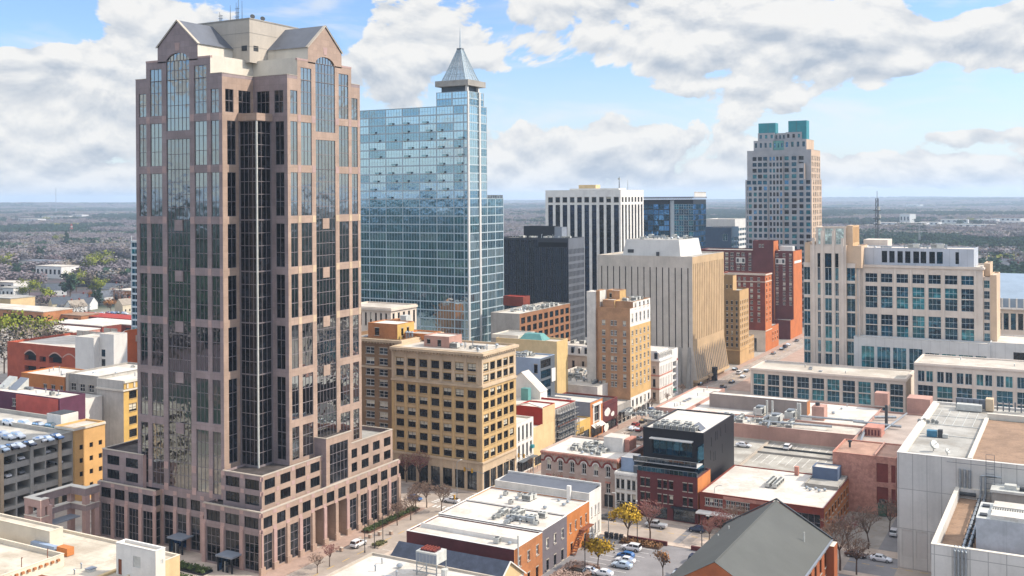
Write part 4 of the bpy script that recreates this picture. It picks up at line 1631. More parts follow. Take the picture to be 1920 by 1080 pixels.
def stepped_tower():
 """stone apartment tower with stepped shoulders and two teal lanterns"""
 d = 640
 x1, y0 = pd(1524, 420, d)
 b = Bld('stepped_tower', 'tall pale stone tower with stepped shoulders and twin teal lanterns', 'skyscraper', (x1, y0, 0))
 ST1 = mat('stone_greige', '#9a9a9b', .8, .12, .15, .08, .08)
 ST2 = mat('stone_sunlit', '#c0a78f', .8, .12, .15, .08, .08)  # right faces: sunlight put into the stone colour
 Z = lambda v, x=x1, y=y0, u=1524: zat(x, y, u, v)
 x0 = ony(1398, 420, y0)
 y1 = onx(1541, 420, x1)
 z1 = Z(336)
 fl = 3.72
 zb = z1 - fl * int(z1 / fl)
 L, D = x1 - x0, y1 - y0
 # columns as in the photo: dark squares left, striped middle, paired right
 def face_cols(X0, L_, v):
  pr = [(1400.8, 1408.2), (1411, 1418.6), (1421, 1428.6), (1431, 1438.4), (1443, 1447.8), (1450, 1455), (1456.8, 1460.6), (1462.2, 1466), (1471, 1479), (1486, 1494), (1498, 1507), (1512.5, 1521.5)]
  return [c for c in fcols(X0, L_, y0, v, pr) if c[1] - c[0] > .6 and c[0] > .1 and c[1] < L_ - .1]
 rs = rows(zb + .8, fl, int(z1 / fl), 2.45)
 b.block(x0, x1, y0, y1, 0, z1, ST1, grid(face_cols(x0, L, 400), rs, 'deco'), grid(cols(D, 5, .5, .3), rs, 'sash'), roof=ROOFG, par=.4, dp=.4, rmat2=ST2)
 # second stage
 xa, xb = ony(1401, 320, y0 + .6), ony(1521, 320, y0 + .6)
 ya2 = onx(1538, 320, xb)
 z2 = Z(280)
 rs2 = rows(z1 + .9, fl, int((z2 - z1) / fl), 2.45)
 b.block(xa, xb, y0 + .6, ya2, z1 - .4, z2, ST1, grid([(a - (xa - x0), c - (xa - x0)) for a, c in face_cols(x0, L, 400) if a > xa - x0 + .3 and c < xb - x0 - .3], rs2, 'deco'), grid(cols(ya2 - y0 - .6, 5, .5, .3), rs2, 'sash'), roof=ROOFG, par=.4, dp=.4, name='upper_wall', rmat2=ST2)
 # projecting bays that stop at different heights
 for (ua, ub, vt, dd) in ((1442, 1468, 290, .9), (1482, 1496.5, 291, 1.0), (1496.5, 1509, 306, 2.2), (1509, 1522, 336, 3.2), (1402, 1440, 345, .7)):
  pa, pb = ony(ua, 400, y0 - dd), ony(ub, 400, y0 - dd)
  zt = Z(vt)
  n = int(zt / fl)
  c = cols(pb - pa, 4 if ua == 1442 or ua == 1402 else 1, .62)
  b.block(pa, pb, y0 - dd, y0 - .01, 0, zt, ST1, grid(c, rows(zb + .8, fl, n, 2.45), 'deco'), [], roof=ROOFG, par=.3, dp=.3, name='bay_wall', rmat2=ST2)
 # crown
 def tier(u0, u1, ur, vt, vb, yo, m, nm, winr=None, wm='deco', rm=None):
  a, c = ony(u0, vt, y0 + yo), ony(u1, vt, y0 + yo)
  e = onx(ur, vt, c)
  z_b, z_t = Z(vb), Z(vt)
  f = []
  if winr:
   f = grid(cols(c - a, winr, .45), [(z_b + (z_t - z_b) * .3, z_b + (z_t - z_b) * .78)], wm)
  b.block(a, c, y0 + yo, e, z_b - .4, z_t, m, f, [], roof=ROOFG, par=.3, dp=.3, name=nm, rmat2=rm or m)
 tier(1413, 1449, 1451, 261, 280, 1.2, ST1, 'shoulder', 4, rm=ST2)
 tier(1470, 1512, 1526, 260, 280, 1.2, ST1, 'shoulder', 4, rm=ST2)
 tier(1449.2, 1469.5, 1470, 262, 280, 2.0, COPPER, 'shoulder', 3)
 tier(1421, 1452, 1455, 246, 261, 3, ST1, 'lantern_base', 3)
 tier(1473, 1503, 1508, 246, 261, 3, ST1, 'lantern_base', 3)
 tier(1452.3, 1473, 1474, 247, 262, 4.5, ST1, 'lantern_base', 3)
 tier(1422, 1454, 1459, 227, 247, 4, TEALP, 'lantern')
 tier(1478, 1512, 1517, 224.5, 262, 4, TEALP, 'lantern')
 q = MB()
 for (u, zt_, zb_, yo) in ((1440, 227, 247, 4), (1493, 224.5, 247, 4)):
  x = ony(u, 240, y0 + yo - .05)
  q.box(x - .12, x + .12, y0 + yo - .06, y0 + yo, Z(zb_), Z(zt_), STEEL)
 b.part('lantern_rib', q)
 b.done()


stepped_tower()


# ------------------------------------------------------------------ main street east side: concrete block, tan, brick hotels
def concrete_block():
 x1 = XF
 y0 = onx(1298, 480, x1)
 x0 = ony(1120, 490, y0)
 y1 = onx(1357, 490, x1)
 L, D = x1 - x0, y1 - y0
 zt = zat(x1, y0, 1298, 482)
 b = Bld('concrete_block', 'beige concrete ribbed office block with a flared foot and pale sloped plant room on top', 'office block', (x1, y0, 0))
 zf = lambda v: zat(x1, y0, 1298, v)
 za = zf(501)
 cA = cols(L, 15, .16, .6)
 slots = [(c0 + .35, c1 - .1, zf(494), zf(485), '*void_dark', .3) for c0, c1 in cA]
 strips = [(c0, c1 + .05, zf(655), zf(503), 'strip') for c0, c1 in cA]
 CW = mat('concrete_beige', '#bbb2a6', .9, .12, .15, .1, .25)
 CW2 = mat('concrete_sunlit', '#b69b78', .9, .12, .15, .1, .15)  # sunward faces of the same concrete, sunlight put into the colour
 cB = cols(D, 18, .26, .5)
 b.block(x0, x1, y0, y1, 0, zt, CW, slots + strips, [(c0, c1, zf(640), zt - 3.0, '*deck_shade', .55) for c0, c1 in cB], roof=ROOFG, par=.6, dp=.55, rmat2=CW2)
 q = MB()
 n = 18
 zk, zl = zf(652), 3.0
 for i in range(n + 1):
  y = y0 + .5 + (D - 1) * i / n
  w = .32
  q.poly([(x1, y - w, zk), (x1 + 2.1, y - w, zl), (x1 + 2.1, y + w, zl), (x1, y + w, zk)], CW2)
  q.poly([(x1, y - w, zk), (x1, y - w, zl), (x1 + 2.1, y - w, zl)], CW)
  q.poly([(x1, y + w, zk), (x1 + 2.1, y + w, zl), (x1, y + w, zl)], CW)
 q.box(x1, x1 + 2.4, y0, y1, 2.4, 3.4, CW2)
 b.part('flared_ribs', q)
 q = MB()
 q.poly([(x0, y0 - .02, 0), (x1, y0 - .02, 0), (x1, y0 - 2.4, 0), (x0, y0 - 2.4, 0)], CONC)
 for i in range(5):
  x = x1 - 1 - i * 4.0
  q.poly([(x - 1.2, y0, zk), (x - 1.2, y0 - 2.4, 0), (x + .2, y0 - 2.4, 0), (x + .2, y0, zk)], CONC)
  q.poly([(x - 1.2, y0, zk), (x - 1.2, y0, 0), (x - 1.2, y0 - 2.4, 0)], CONC)
  q.poly([(x + .2, y0, zk), (x + .2, y0 - 2.4, 0), (x + .2, y0, 0)], CONC)
 b.part('foot_buttress', q)
 q = MB()
 ym = onx(1329, 700, x1)
 q.cyl(0, 0, -.15, .15, 1.1, UNITD, 20)
 o = obj('round_emblem', q, b.root, (x1 + .9 - b.root.location.x, ym - b.root.location.y, 8.6))
 o.rotation_euler = (0, math.pi / 2, 0)
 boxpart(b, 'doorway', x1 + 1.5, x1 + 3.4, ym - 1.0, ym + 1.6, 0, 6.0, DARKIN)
 # sloped plant room
 zp = zt - .5
 ax0, ay0 = ony(1167, 470, y0 + 3), y0 + 3
 ax1 = ony(1276, 470, y0 + 3)
 ay1 = onx(1316, 470, ax1)
 zh = zat(ax1, ay0, 1276, 449) - .3
 t = 1.2
 lo = [(ax0, ay0), (ax1, ay0), (ax1, ay1), (ax0, ay1)]
 hi = [(ax0 + t, ay0 + t), (ax1 - t, ay0 + t), (ax1 - t, ay1 - t), (ax0 + t, ay1 - t)]
 q = MB()
 for k in range(4):
  a, c = lo[k], lo[(k + 1) % 4]
  e, g = hi[(k + 1) % 4], hi[k]
  q.poly([(a[0], a[1], zp), (c[0], c[1], zp), (e[0], e[1], zh), (g[0], g[1], zh)], CONCS)
 q.poly([(p[0], p[1], zh) for p in hi], ROOFG)
 b.part('plant_room', q)
 q = MB()
 q.box(ax0 + 2.4, ax0 + 5.2, ay0 + .2, ay0 + .5, zp + 1.6, zp + 3.1, UNITD)
 q.box(ax0 + 16, ax0 + 17, ay0 - .7, ay0 + .5, zp, zp + 2.2, UNITD)
 b.part('louvre', q)
 clutter(b, ax0 + 2, ax1 - 2, ay0 + 3, ay1 - 2, zh, 20, 21, ('condenser', 'roof_vent', 'air_conditioner', 'duct', 'vent_pipe'), 1.1)
 b.done()


concrete_block()


def brick_hotels():
 x1 = XF
 # tan stone block
 y0 = onx(1387, 600, x1)
 x0 = ony(1340, 600, y0)
 y1 = onx(1404, 600, x1)
 zt = zat(x1, y0, 1387, 545)
 L, D = x1 - x0, y1 - y0
 TS = mat('brick_tan', '#8f7450', .9, .15, .2, .12, .1)
 TS2 = mat('stone_sand', '#b9976a', .9, .12, .2, .1, .08)
 b = Bld('stone_block', 'narrow tan stone office block tucked between the ribbed concrete block and the red brick hotel', 'office block', (x1, y0, 0))
 rs = rows(8.5, 2.9, int((zt - 9.5) / 2.9), 1.7)
 b.block(x0, x1, y0, y1, 0, zt, TS, grid(cols(L, 5, .38, .3), rs, 'sashd'), grid(cols(D, 5, .38, .3), rs, 'sashd'), roof=ROOFG, par=.6, rmat2=TS2)
 cornice(b, x0, x1, y0, y1, 6.6, .5, .3, TS2, 0, 'string_course')
 ux0, ux1 = ony(1352, 520, y0 + 4), ony(1374, 520, y0 + 4)
 b.block(ux0, ux1, y0 + 4, onx(1381, 530, ux1), zt - .6, zat(ux1, y0 + 4, 1374, 517), TS, grid(cols(ux1 - ux0, 3, .35), [(zt + .6, zt + 2.2)], 'sashd'), [], roof=ROOFG, par=.4, name='tower_wall', rmat2=TS2)
 y2 = onx(1414, 650, x1)
 z2 = zat(x1, y1, 1404, 632)
 b.block(x0 + 6, x1 + .004, y1 + .01, y2, 0, z2, TS2, [], grid(cols(y2 - y1, 4, .35), rows(3.5, 2.6, 3, 1.5), 'sashd'), roof=ROOFG, par=.3, name='wing_wall')
 b.done()
 # red brick hotel
 y0 = onx(1435, 600, x1)
 x0 = ony(1352, 600, y0)
 y1 = onx(1447, 600, x1)
 zt = zat(x1, y0, 1435, 514)
 L, D = x1 - x0, y1 - y0
 b = Bld('brick_hotel', 'older red brick hotel with pale stone base and cornice, nearer and lower than its neighbour', 'hotel', (x1, y0, 0))
 ORB = mat('brick_sunlit', '#b4683a', .9, .14, .2, .12, .05)  # hotel side walls: warm sunlight put into the brick colour
 cs = [c for c in fcols(x0, L, y0, 600, [(1362, 1367), (1373, 1378), (1384, 1389), (1394, 1399), (1407, 1412), (1420.5, 1425.5)])]
 rs = [(zt - 3.4, zt - 2.0)] + [(zt - 6.6 - 3.05 * k, zt - 5.0 - 3.05 * k) for k in range(7)]
 zb = zat(x1, y0, 1435, 621)
 b.block(x0, x1, y0, y1, zb, zt, REDB, grid(cs, rs, 'sash'), grid(cols(D, 2, .25), rs, 'sashd'), roof=ROOFG, par=.6, rmat2=ORB)
 b.block(x0, x1, y0, y1, 0, zb, STONE, [(L - 7, L - 4.6, .3, 7, 'shop'), (L - 12, L - 9.6, .3, 7, 'shop')], [], name='stone_base', rmat2=ORB)
 cornice(b, x0, x1, y0, y1, zt - .7, .6, .5, STONE)
 cornice(b, x0, x1, y0, y1, zt - 4.3, .4, .25, STONE, 0, 'string_course')
 cornice(b, x0, x1, y0, y1, zb - .2, .4, .25, STONE, 0, 'string_course')
 y2 = onx(1460, 640, x1)
 b.block(x0 + 8, x1 + .004, y1 + .01, y2, 0, zat(x1, y1, 1447, 612), REDB, [], grid(cols(y2 - y1, 3, .3), rows(4, 3, 2, 1.6), 'sashd'), roof=ROOFG, par=.3, name='wing_wall', rmat2=ORB)
 b.done()
 # large maroon hotel behind
 y0 = onx(1488, 560, x1)
 x0 = ony(1310, 560, y0)
 y1 = onx(1504, 560, x1)
 zt = zat(x1, y0, 1488, 471)
 L, D = x1 - x0, y1 - y0
 b = Bld('brick_hotel', 'big maroon brick hotel slab with a raised lift tower, farthest of the street row', 'hotel', (x1, y0, 0))
 xa, xb = ony(1412, 560, y0 - 2.5), ony(1451, 560, y0 - 2.5)
 cs = fcols(x0, L, y0, 560, [(1360, 1366), (1370, 1376), (1381.5, 1387.5), (1391, 1397), (1404, 1409), (1455, 1460), (1468, 1473), (1480, 1485)])
 rs = [(zt - 3.3 - 2.75 * k, zt - 1.6 - 2.75 * k) for k in range(11)]
 b.block(x0, x1, y0, y1, 0, zt, MAROON, grid(cs, rs, 'sash'), [], roof=ROOFG, par=.5, rmat2=ORB)
 zc = zat(xb, y0 - 2.5, 1451, 452)
 b.block(xa, xb, y0 - 2.5, y0 + 8, 0, zc, MAROON, [(3.5, 4.8, zc - 3.6, zc - 2.0, 'sash'), (5.2, 6.5, zc - 3.6, zc - 2.0, 'sash')], [], roof=ROOFG, par=.5, name='lift_tower', rmat2=ORB)
 q = MB()
 q.box(x1, x1 + .12, y0 + 2, y1 - 2, zt - 7.2, zt - 5.8, WHITE, 'l')
 b.part('sign_panel', q)
 p = MB()
 for (ua, ub) in ((1381, 1397), (1455, 1472)):
  a, c = ony(ua, 560, y0), ony(ub, 560, y0)
  p.box(a - .2, c + .2, y0 - .12, y0 - .005, zt - 7.6, zt - 4.3, WHITE, 'k')
  for i in range(3):
   x = a + (c - a) * (i + .5) / 3
   p.box(x - .7, x + .7, y0 - .15, y0 - .1, zt - 7.0, zt - 4.8, UNITM if i % 2 else UNITD, 'k')
 b.part('double_height_window_surround', p)
 y2 = onx(1504, 600, x1)
 px0 = ony(1452, 600, y0 - 8)
 b.block(px0, x1 + .1, y0 - 8, y0 - .01, 0, zat(x1, y0 - 8, 1475, 601), MAROON, [], [], roof=ROOFG, par=.4, name='podium_wall', rmat2=ORB)
 hx0, hx1 = ony(1462, 462, y0 + 3), ony(1486, 462, y0 + 3)
 boxpart(b, 'roof_house', hx0, hx1, y0 + 3, y0 + 8, zt - .5, zt + 2.6, CONCS)
 b.done()


brick_hotels()


# ------------------------------------------------------------------ courthouse, its wings and the hall behind
def courthouse():
 y0 = 440.0
 b0 = Bld('courthouse', 'pale stone courthouse with a crowned corner tower and teal windows', 'courthouse', (-100, y0, 0), cap=100)
 b = b0
 CS = mat('precast_cream', '#cfc2b4', .85, .1, .15, .07, .12)
 CS2 = mat('precast_sand', '#c6ac90', .85, .1, .15, .07, .12)
 # main block
 xa, xb = ony(1614, 560, y0), ony(1843, 560, y0)
 L = xb - xa
 zt = zat(xa, y0, 1620, 496)
 Zz = lambda q: zat(xa, y0, 1620, 400 + q / 3)
 cs = fcols(xa, L, y0, 560, [(1380 + p / 3, 1380 + q / 3) for p, q in ((728, 795), (815, 880), (903, 968), (992, 1060), (1082, 1152), (1175, 1245), (1267, 1338))])
 rs = [(Zz(q), Zz(p)) for p, q in ((335, 384), (406, 461), (465, 527), (563, 620), (624, 694), (730, 790), (800, 860))]
 b.block(xa, xb, y0, y0 + 26, 0, zt, CS, grid(cs, rs, 'teal'), grid(cols(26, 6, .5), rs, 'teal2'), roof=ROOFW, par=.6, dp=.6, rmat2=CS2)
 cornice(b, xa, xb, y0, y0 + 26, zt - .9, .7, .5, CS)
 p = MB()
 for k in range(8):
  x = xa + (cs[k][0] - .55 if k < 7 else cs[6][1] + .55)
  p.box(x - .4, x + .4, y0 - .3, y0, 0, zt - 1.0, CS, 'k')
 b.part('pilasters', p)
 # penthouse
 pa, pb = ony(1612, 480, y0 + 3), ony(1826, 480, y0 + 3)
 zp = zat(pa, y0 + 3, 1620, 464)
 fc = fcols(pa, pb - pa, y0 + 3, 480, [(1380 + p / 3, 1380 + q / 3) for p, q in ((820, 850), (862, 892), (908, 938), (951, 981), (997, 1030), (1038, 1070), (1087, 1119), (1129, 1163), (1234, 1254))])
 PH = mat('panel_bluegrey', '#b4b9c0', .6, .08, .2, .05, .1, grid=(3.2, 60, .09, .6))
 b.block(pa, pb, y0 + 3, y0 + 22, zt - .6, zp, PH, grid(fc, [(zt + .9, zp - 1.2)], 'loft'), [], roof=ROOFW2, par=.4, name='penthouse_wall')
 clutter(b, pa + 4, pb - 4, y0 + 6, y0 + 20, zp - .4, 9, 31, ('duct', 'roof_vent', 'air_handler'), 1.0)
 # right end glazed bay and pier
 xc, xd = ony(1857, 560, y0 + 1), ony(1869, 560, y0 + 1)
 ze = zat(xc, y0 + 1, 1860, 520)
 b.block(xb + .01, xc, y0 + 1.2, y0 + 20, 0, ze, CS, [(.3, xc - xb - .3, q - 3.2, q - .3, 'teal') for q in (ze - 1 - 4.1 * k for k in range(8))], [], roof=ROOFW, par=.4, name='bay_wall', rmat2=CS2)
 b.block(xc + .01, xd, y0 + .6, y0 + 20, 0, ze + .8, CS2, [], [], roof=ROOFW, par=.4, name='pier_wall')
 b.block(xb + .02, xc - .4, y0 + 6, y0 + 20, ze, ze + 5, CS2, [], [], roof=ROOFW, par=.4, name='setback_wall')
 # corner tower
 yt = y0 - 4
 ta, tb = ony(1507, 560, yt), ony(1604, 560, yt)
 tc = fcols(ta, tb - ta, yt, 560, [(1507.2, 1519.2), (1533, 1538.5), (1546.7, 1559.5), (1566, 1572.5), (1587, 1603.6)])
 zs = zat(ta, yt, 1520, 459)
 trow = [(zat(ta, yt, 1520, 400 + q / 3), zat(ta, yt, 1520, 400 + p / 3)) for p, q in ((300, 372), (385, 455), (470, 540), (548, 618), (625, 692), (705, 770), (778, 850), (860, 930))]
 b.block(ta, tb, yt, y0 + 16, 0, zat(ta, yt, 1520, 492), CS, grid([tc[0], tc[4]], trow, 'teal2'), [], roof=ROOFW, par=.4, dp=.5, name='tower_wall', rmat2=CS2)
 ma, mb_ = ony(1519.5, 560, yt - 1), ony(1587, 560, yt - 1)
 mc = fcols(ma, mb_ - ma, yt - 1, 560, [(1533, 1538.5), (1546.7, 1559.5), (1566, 1572.5)])
 b.block(ma, mb_, yt - 1, y0 + 10, 0, zs, CS, grid(mc, trow, 'teal2') + grid(mc, [(zat(ma, yt, 1520, 500), zat(ma, yt, 1520, 474))], 'loft'), [], roof=ROOFW, par=.4, dp=.6, name='tower_centre_wall', rmat2=CS2)
 fin = MB()
 for u in (1526, 1542, 1563, 1580):
  x = ony(u, 560, yt - 1)
  fin.box(x - .5, x + .5, yt - 1.5, yt - 1.0, 0, zs + (6 if u in (1542, 1563) else 3), CS)
 b.part('tower_fins', fin)
 # crown
 ca, cb = ony(1530, 445, yt + 1), ony(1586, 445, yt + 1)
 zc = zat(ca, yt + 1, 1550, 426)
 cc = fcols(ca, cb - ca, yt + 1, 445, [(1534, 1541), (1546.5, 1562), (1567, 1582)])
 lant = glass('glass_pale', (.8, .92, .88), (.35, .42, .38), .25, .1, .02)
 style('lantern', MULLW, [lant], -1.2, -1.3, .1, inset=.15)
 b.block(ca, cb, yt + 1, y0 + 9, zs - .4, zc, CS, grid(cc, [(zs + .4, zc - .4)], 'lantern'), [], roof=ROOFW, par=.3, name='crown_wall', rmat2=CS2)
 xe = ony(1599, 445, yt + 2)
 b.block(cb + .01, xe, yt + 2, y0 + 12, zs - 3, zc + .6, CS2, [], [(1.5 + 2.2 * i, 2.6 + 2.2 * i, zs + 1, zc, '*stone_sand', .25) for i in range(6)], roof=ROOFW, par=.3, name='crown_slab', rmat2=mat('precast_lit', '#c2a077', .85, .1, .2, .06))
 b.block(mb_ + .01, ony(1615, 470, yt + .5), yt + .5, y0 + 10, zat(ta, yt, 1520, 500), zs - .2, CS2, [], [], roof=ROOFW, par=.3, name='shoulder_wall')
 b.block(ony(1509, 470, yt + .3), ma - .01, yt + .3, y0 + 10, zat(ta, yt, 1520, 494), zat(ta, yt, 1520, 455), CS2, [], [], roof=ROOFW, par=.3, name='shoulder_wall')
 b.block(tb + .01, xa - .01, yt + 1.5, y0 + 8, 0, zat(ta, yt, 1520, 492), CS, [(.5, xa - tb - .5, p, q, 'teal2') for p, q in trow], [], roof=ROOFW, par=.3, name='link_wall')
 # pale plant building behind
 va, vb = ony(1619, 450, y0 + 24), ony(1664, 450, y0 + 24)
 boxpart(b, 'roof_house', va, vb, y0 + 24, y0 + 36, zt - .6, zat(va, y0 + 24, 1640, 449), CS)
 # glazed lower volume in front
 yw = y0 - 7
 ga, gb = ony(1601, 660, yw), ony(1856, 660, yw)
 zg = zat(ga, yw, 1610, 631)
 z1, z2 = zat(ga, yw, 1610, 647), zat(ga, yw, 1610, 688)
 gl = fcols(ga, gb - ga, yw, 660, [(1380 + p / 3, 1380 + q / 3) for p, q in ((705, 778), (793, 868), (882, 958), (973, 1050))])
 gs = fcols(ga, gb - ga, yw, 660, [(1380 + p / 3, 1380 + q / 3) for p, q in ((1063, 1142), (1157, 1237), (1252, 1333), (1347, 1410))])
 GP = mat('panel_white', '#c3c3c0', .6, .08, .2, .05, .12, grid=(3.4, 60, .09, .5))
 b.block(ga, gb, yw, y0 - .7, 0, zg, GP, grid(gl, [(z2 - 3, z1)], 'tealwide') + grid(gs, [(zat(ga, yw, 1610, 671), zat(ga, yw, 1610, 653))], 'tealwide'), [], roof=ROOFW2, par=.4, name='lobby_wall')
 b.block(gb + .01, gb + 26, yw + 1, y0 + 20, 0, zg + .6, GP, [(8, 18, zg - 5.5, zg - 2.6, 'loft')], [], roof=ROOFW2, par=.4, name='side_hall_wall')
 b.done()

 # low wings
 def wing(nm, lab, xl, xr, y, z, n, first, rowsz, dbl):
  b = Bld(nm, lab, 'annexe', (xl, y, 0))
  L = xr - xl
  R = []
  for i, (c0, c1) in enumerate(cols(L, n, .79, .5)):
   for j, (p, q) in enumerate(rowsz):
    if j == 0 and dbl:
     m_ = (c0 + c1) / 2
     R += [(c0, m_ - .25, p, q, 'teal2'), (m_ + .25, c1, p, q, 'teal2')]
    else:
     R.append((c0, c1, p, q, 'teal'))
  b.block(xl, xr, y, y + 22, 0, z, CS, R, [], roof=ROOFW, par=.35, dp=.55, th=.8)
  q = MB()
  for i in range(n + 1):
   x = xl + .5 + (L - 1) * i / n
   x = min(max(x, xl + .3), xr - .3)
   q.box(x - .28, x + .28, y - .22, y, 0, z - 1.1, CS, 'k')
  b.part('pilasters', q)
  cornice(b, xl, xr, y, y + 22, z - .75, .6, .4, CS)
  clutter(b, xl + 5, xr - 3, y + 4, y + 18, z - .35, 5, int(xl) + 900, ('roof_hatch', 'vent_pipe'))
  b.done()
 wing('courthouse_wing', 'low left wing with a single row of teal bays below the courthouse tower', -113.7, -56.5, 399.3, 14.0, 10, 0, [(7.9, 12.0), (3.6, 7.6), (.5, 3.2)], False)
 xw, yw2 = at(1714, 680, 21.5)
 wing('courthouse_wing', 'taller right wing with paired upper windows below the courthouse', xw, xw + 58, yw2, 21.5, 9, 0, [(15.0, 18.9), (9.7, 13.8), (5.0, 9.3), (.6, 4.6)], True)

 # hall at the right edge
 y = 490.0
 xa, xb = ony(1866, 560, y), ony(1990, 560, y)
 zt = zat(xa, y, 1880, 560)
 b = Bld('exhibition_hall', 'white hall with a shallow curved silver roof at the right edge', 'hall', (xa, y, 0))
 L = xb - xa
 HW = mat('panel_ice', '#8393a2', .5, .08, .2, .05)
 b.block(xa, xb, y, y + 40, 0, zt, CS, grid(cols(L, 9, .7), [(zt - 13, zt - 6)], 'loft'), [], roof=None)
 q = MB()
 n = 14
 prev = None
 for k in range(n + 1):
  f = k / n
  h = zt + .4 + 8 * math.sin(f * math.pi / 2)
  yy = y - 1 + 40 * f
  cur = [(xa - .5, yy, h), (xb, yy, h)]
  if prev:
   q.poly([prev[0], prev[1], cur[1], cur[0]], HW)
  prev = cur
 q.poly([(xa - .5, y - 1, zt - 3.4), (xb, y - 1, zt - 3.4), (xb, y - 1, zt + .4), (xa - .5, y - 1, zt + .4)], HW)
 q.poly([(xa - .5, y - 1, zt - 3.4), (xa - .5, y - 1, zt + .4), (xa - .5, y + 39, zt + 8.4), (xa - .5, y + 39, zt - 3.4)], HW)
 b.part('curved_roof', q)
 q = MB()
 for k in range(10):
  x = xa + L * k / 9
  q.box(x - .3, x + .3, y - 1.4, y - 1, zt - 3.4, zt + .5, WHITE)
 q.box(xa - .5, xb, y - 1.5, y - 1.0, zt - 4.2, zt - 3.4, WHITE)
 b.part('roof_edge', q)
 b.done()


courthouse()
# ------------------------------------------------------------------ middle distance behind the golden block
def orange_tower():
 x1 = XF
 y0 = onx(1182, 700, x1)
 y1 = onx(1220, 680, x1)
 xm = ony(1122, 650, y0)
 z = lambda v: zat(x1, y0, 1182, v)
 b = Bld('brick_tower', 'slender orange brick tower with a white crown and stepped roof houses on the main street', 'office block', (x1, y0, 0))
 zt = z(579)
 L, D = x1 - xm, y1 - y0
 cs = fcols(xm, L, y0, 660, [(920 + a / 3.6, 920 + c / 3.6) for a, c in ((752, 775), (811, 829), (834, 852), (893, 915))])
 OB = mat('brick_ochre', '#a8805e', .9, .18, .35, .2, .05)
 OB2 = mat('brick_amber', '#c09d68', .9, .14, .3, .14, .05)
 rs = [(z(520 + q / 3.6), z(520 + p / 3.6)) for p, q in ((300, 330), (367, 400), (425, 460), (482, 516), (542, 578), (602, 636), (662, 696), (714, 748))]
 zb = z(746)
 cr = cols(D, 5, .42, .3)
 b.block(xm, x1, y0, y1, zb, z(613), OB, grid(cs, [r for r in rs if r[1] < z(613)], 'sash'), grid(cr, [r for r in rs if r[1] < z(613)], 'sash'), dp=.25, rmat2=OB2)
 b.block(xm, x1, y0, y1, z(613), zt, OB, grid(cs, [r for r in rs if r[0] > z(613)], 'sash'), grid(cr, [(z(606), z(590))], 'sash'), roof=ROOFG, par=1.2, dp=.25, name='crown_wall', rmat2=WHITE)
 b.block(xm, x1, y0, y1, 0, zb, OB, [(cs[0][0], cs[0][1], zb - 4, zb - 2, 'sash')], grid(cr, [(zb - 3.6, zb - 1.2), (zb - 7.2, zb - 5)], 'sashd') + grid(cols(D, 4, .6, .3), [(.4, 3.2)], 'shop'), name='base_wall', rmat2=WHITE)
 yh = y0 + 3
 b.block(ony(1140, 560, yh), x1 - .01, yh, y1 - .01, zt - 1, zt + 2.2, OB, [], grid(cols(D - 3, 4, .42, .3), [(zt - .5, zt + 1.6)], 'sash'), roof=ROOFW, par=.5, name='crown_wall', rmat2=WHITE)
 # roof houses
 a0, a1 = ony(1100, 560, y0 + 1.0), ony(1116.5, 560, y0 + 1.0)
 zs = zat(a0, y0, 1110, 547)
 b.block(a0, a1, y0 + 1.0, y0 + 7, 0, zs, WHITEB, [], [], roof=ROOFW2, par=.2, name='stair_shaft')
 b.block(a1 + .01, xm - .01, y0 + 1.6, y0 + 7, 0, zs + .5, OB, [], [], roof=ROOFW2, par=.2, name='stair_shaft', rmat2=WHITEB)
 c0, c1 = ony(1137, 550, y0 + 8), ony(1162, 550, y0 + 8)
 b.block(c0, c1, y0 + 8, y0 + 14, zt - 1, zat(c0, y0 + 8, 1150, 544), OB, [(1.2, 2.2, zt + 3, zt + 4.5, 'sashd')], [], roof=ROOFW2, par=.3, name='roof_house', rmat2=OB2)
 d0, d1 = ony(1130, 570, y0 + 2), ony(1152, 570, y0 + 2)
 b.block(d0, d1, y0 + 2, y0 + 8, zt - 1, zt + 2.6, OB, [], [], roof=ROOFW2, par=.2, name='roof_house', rmat2=OB2)
 clutter(b, c1 + .5, x1 - 1, y0 + 4, y1 - 2, zt + 1.7, 12, 41, ('condenser', 'vent_pipe', 'roof_vent', 'air_conditioner'), .9)
 b.done()


orange_tower()


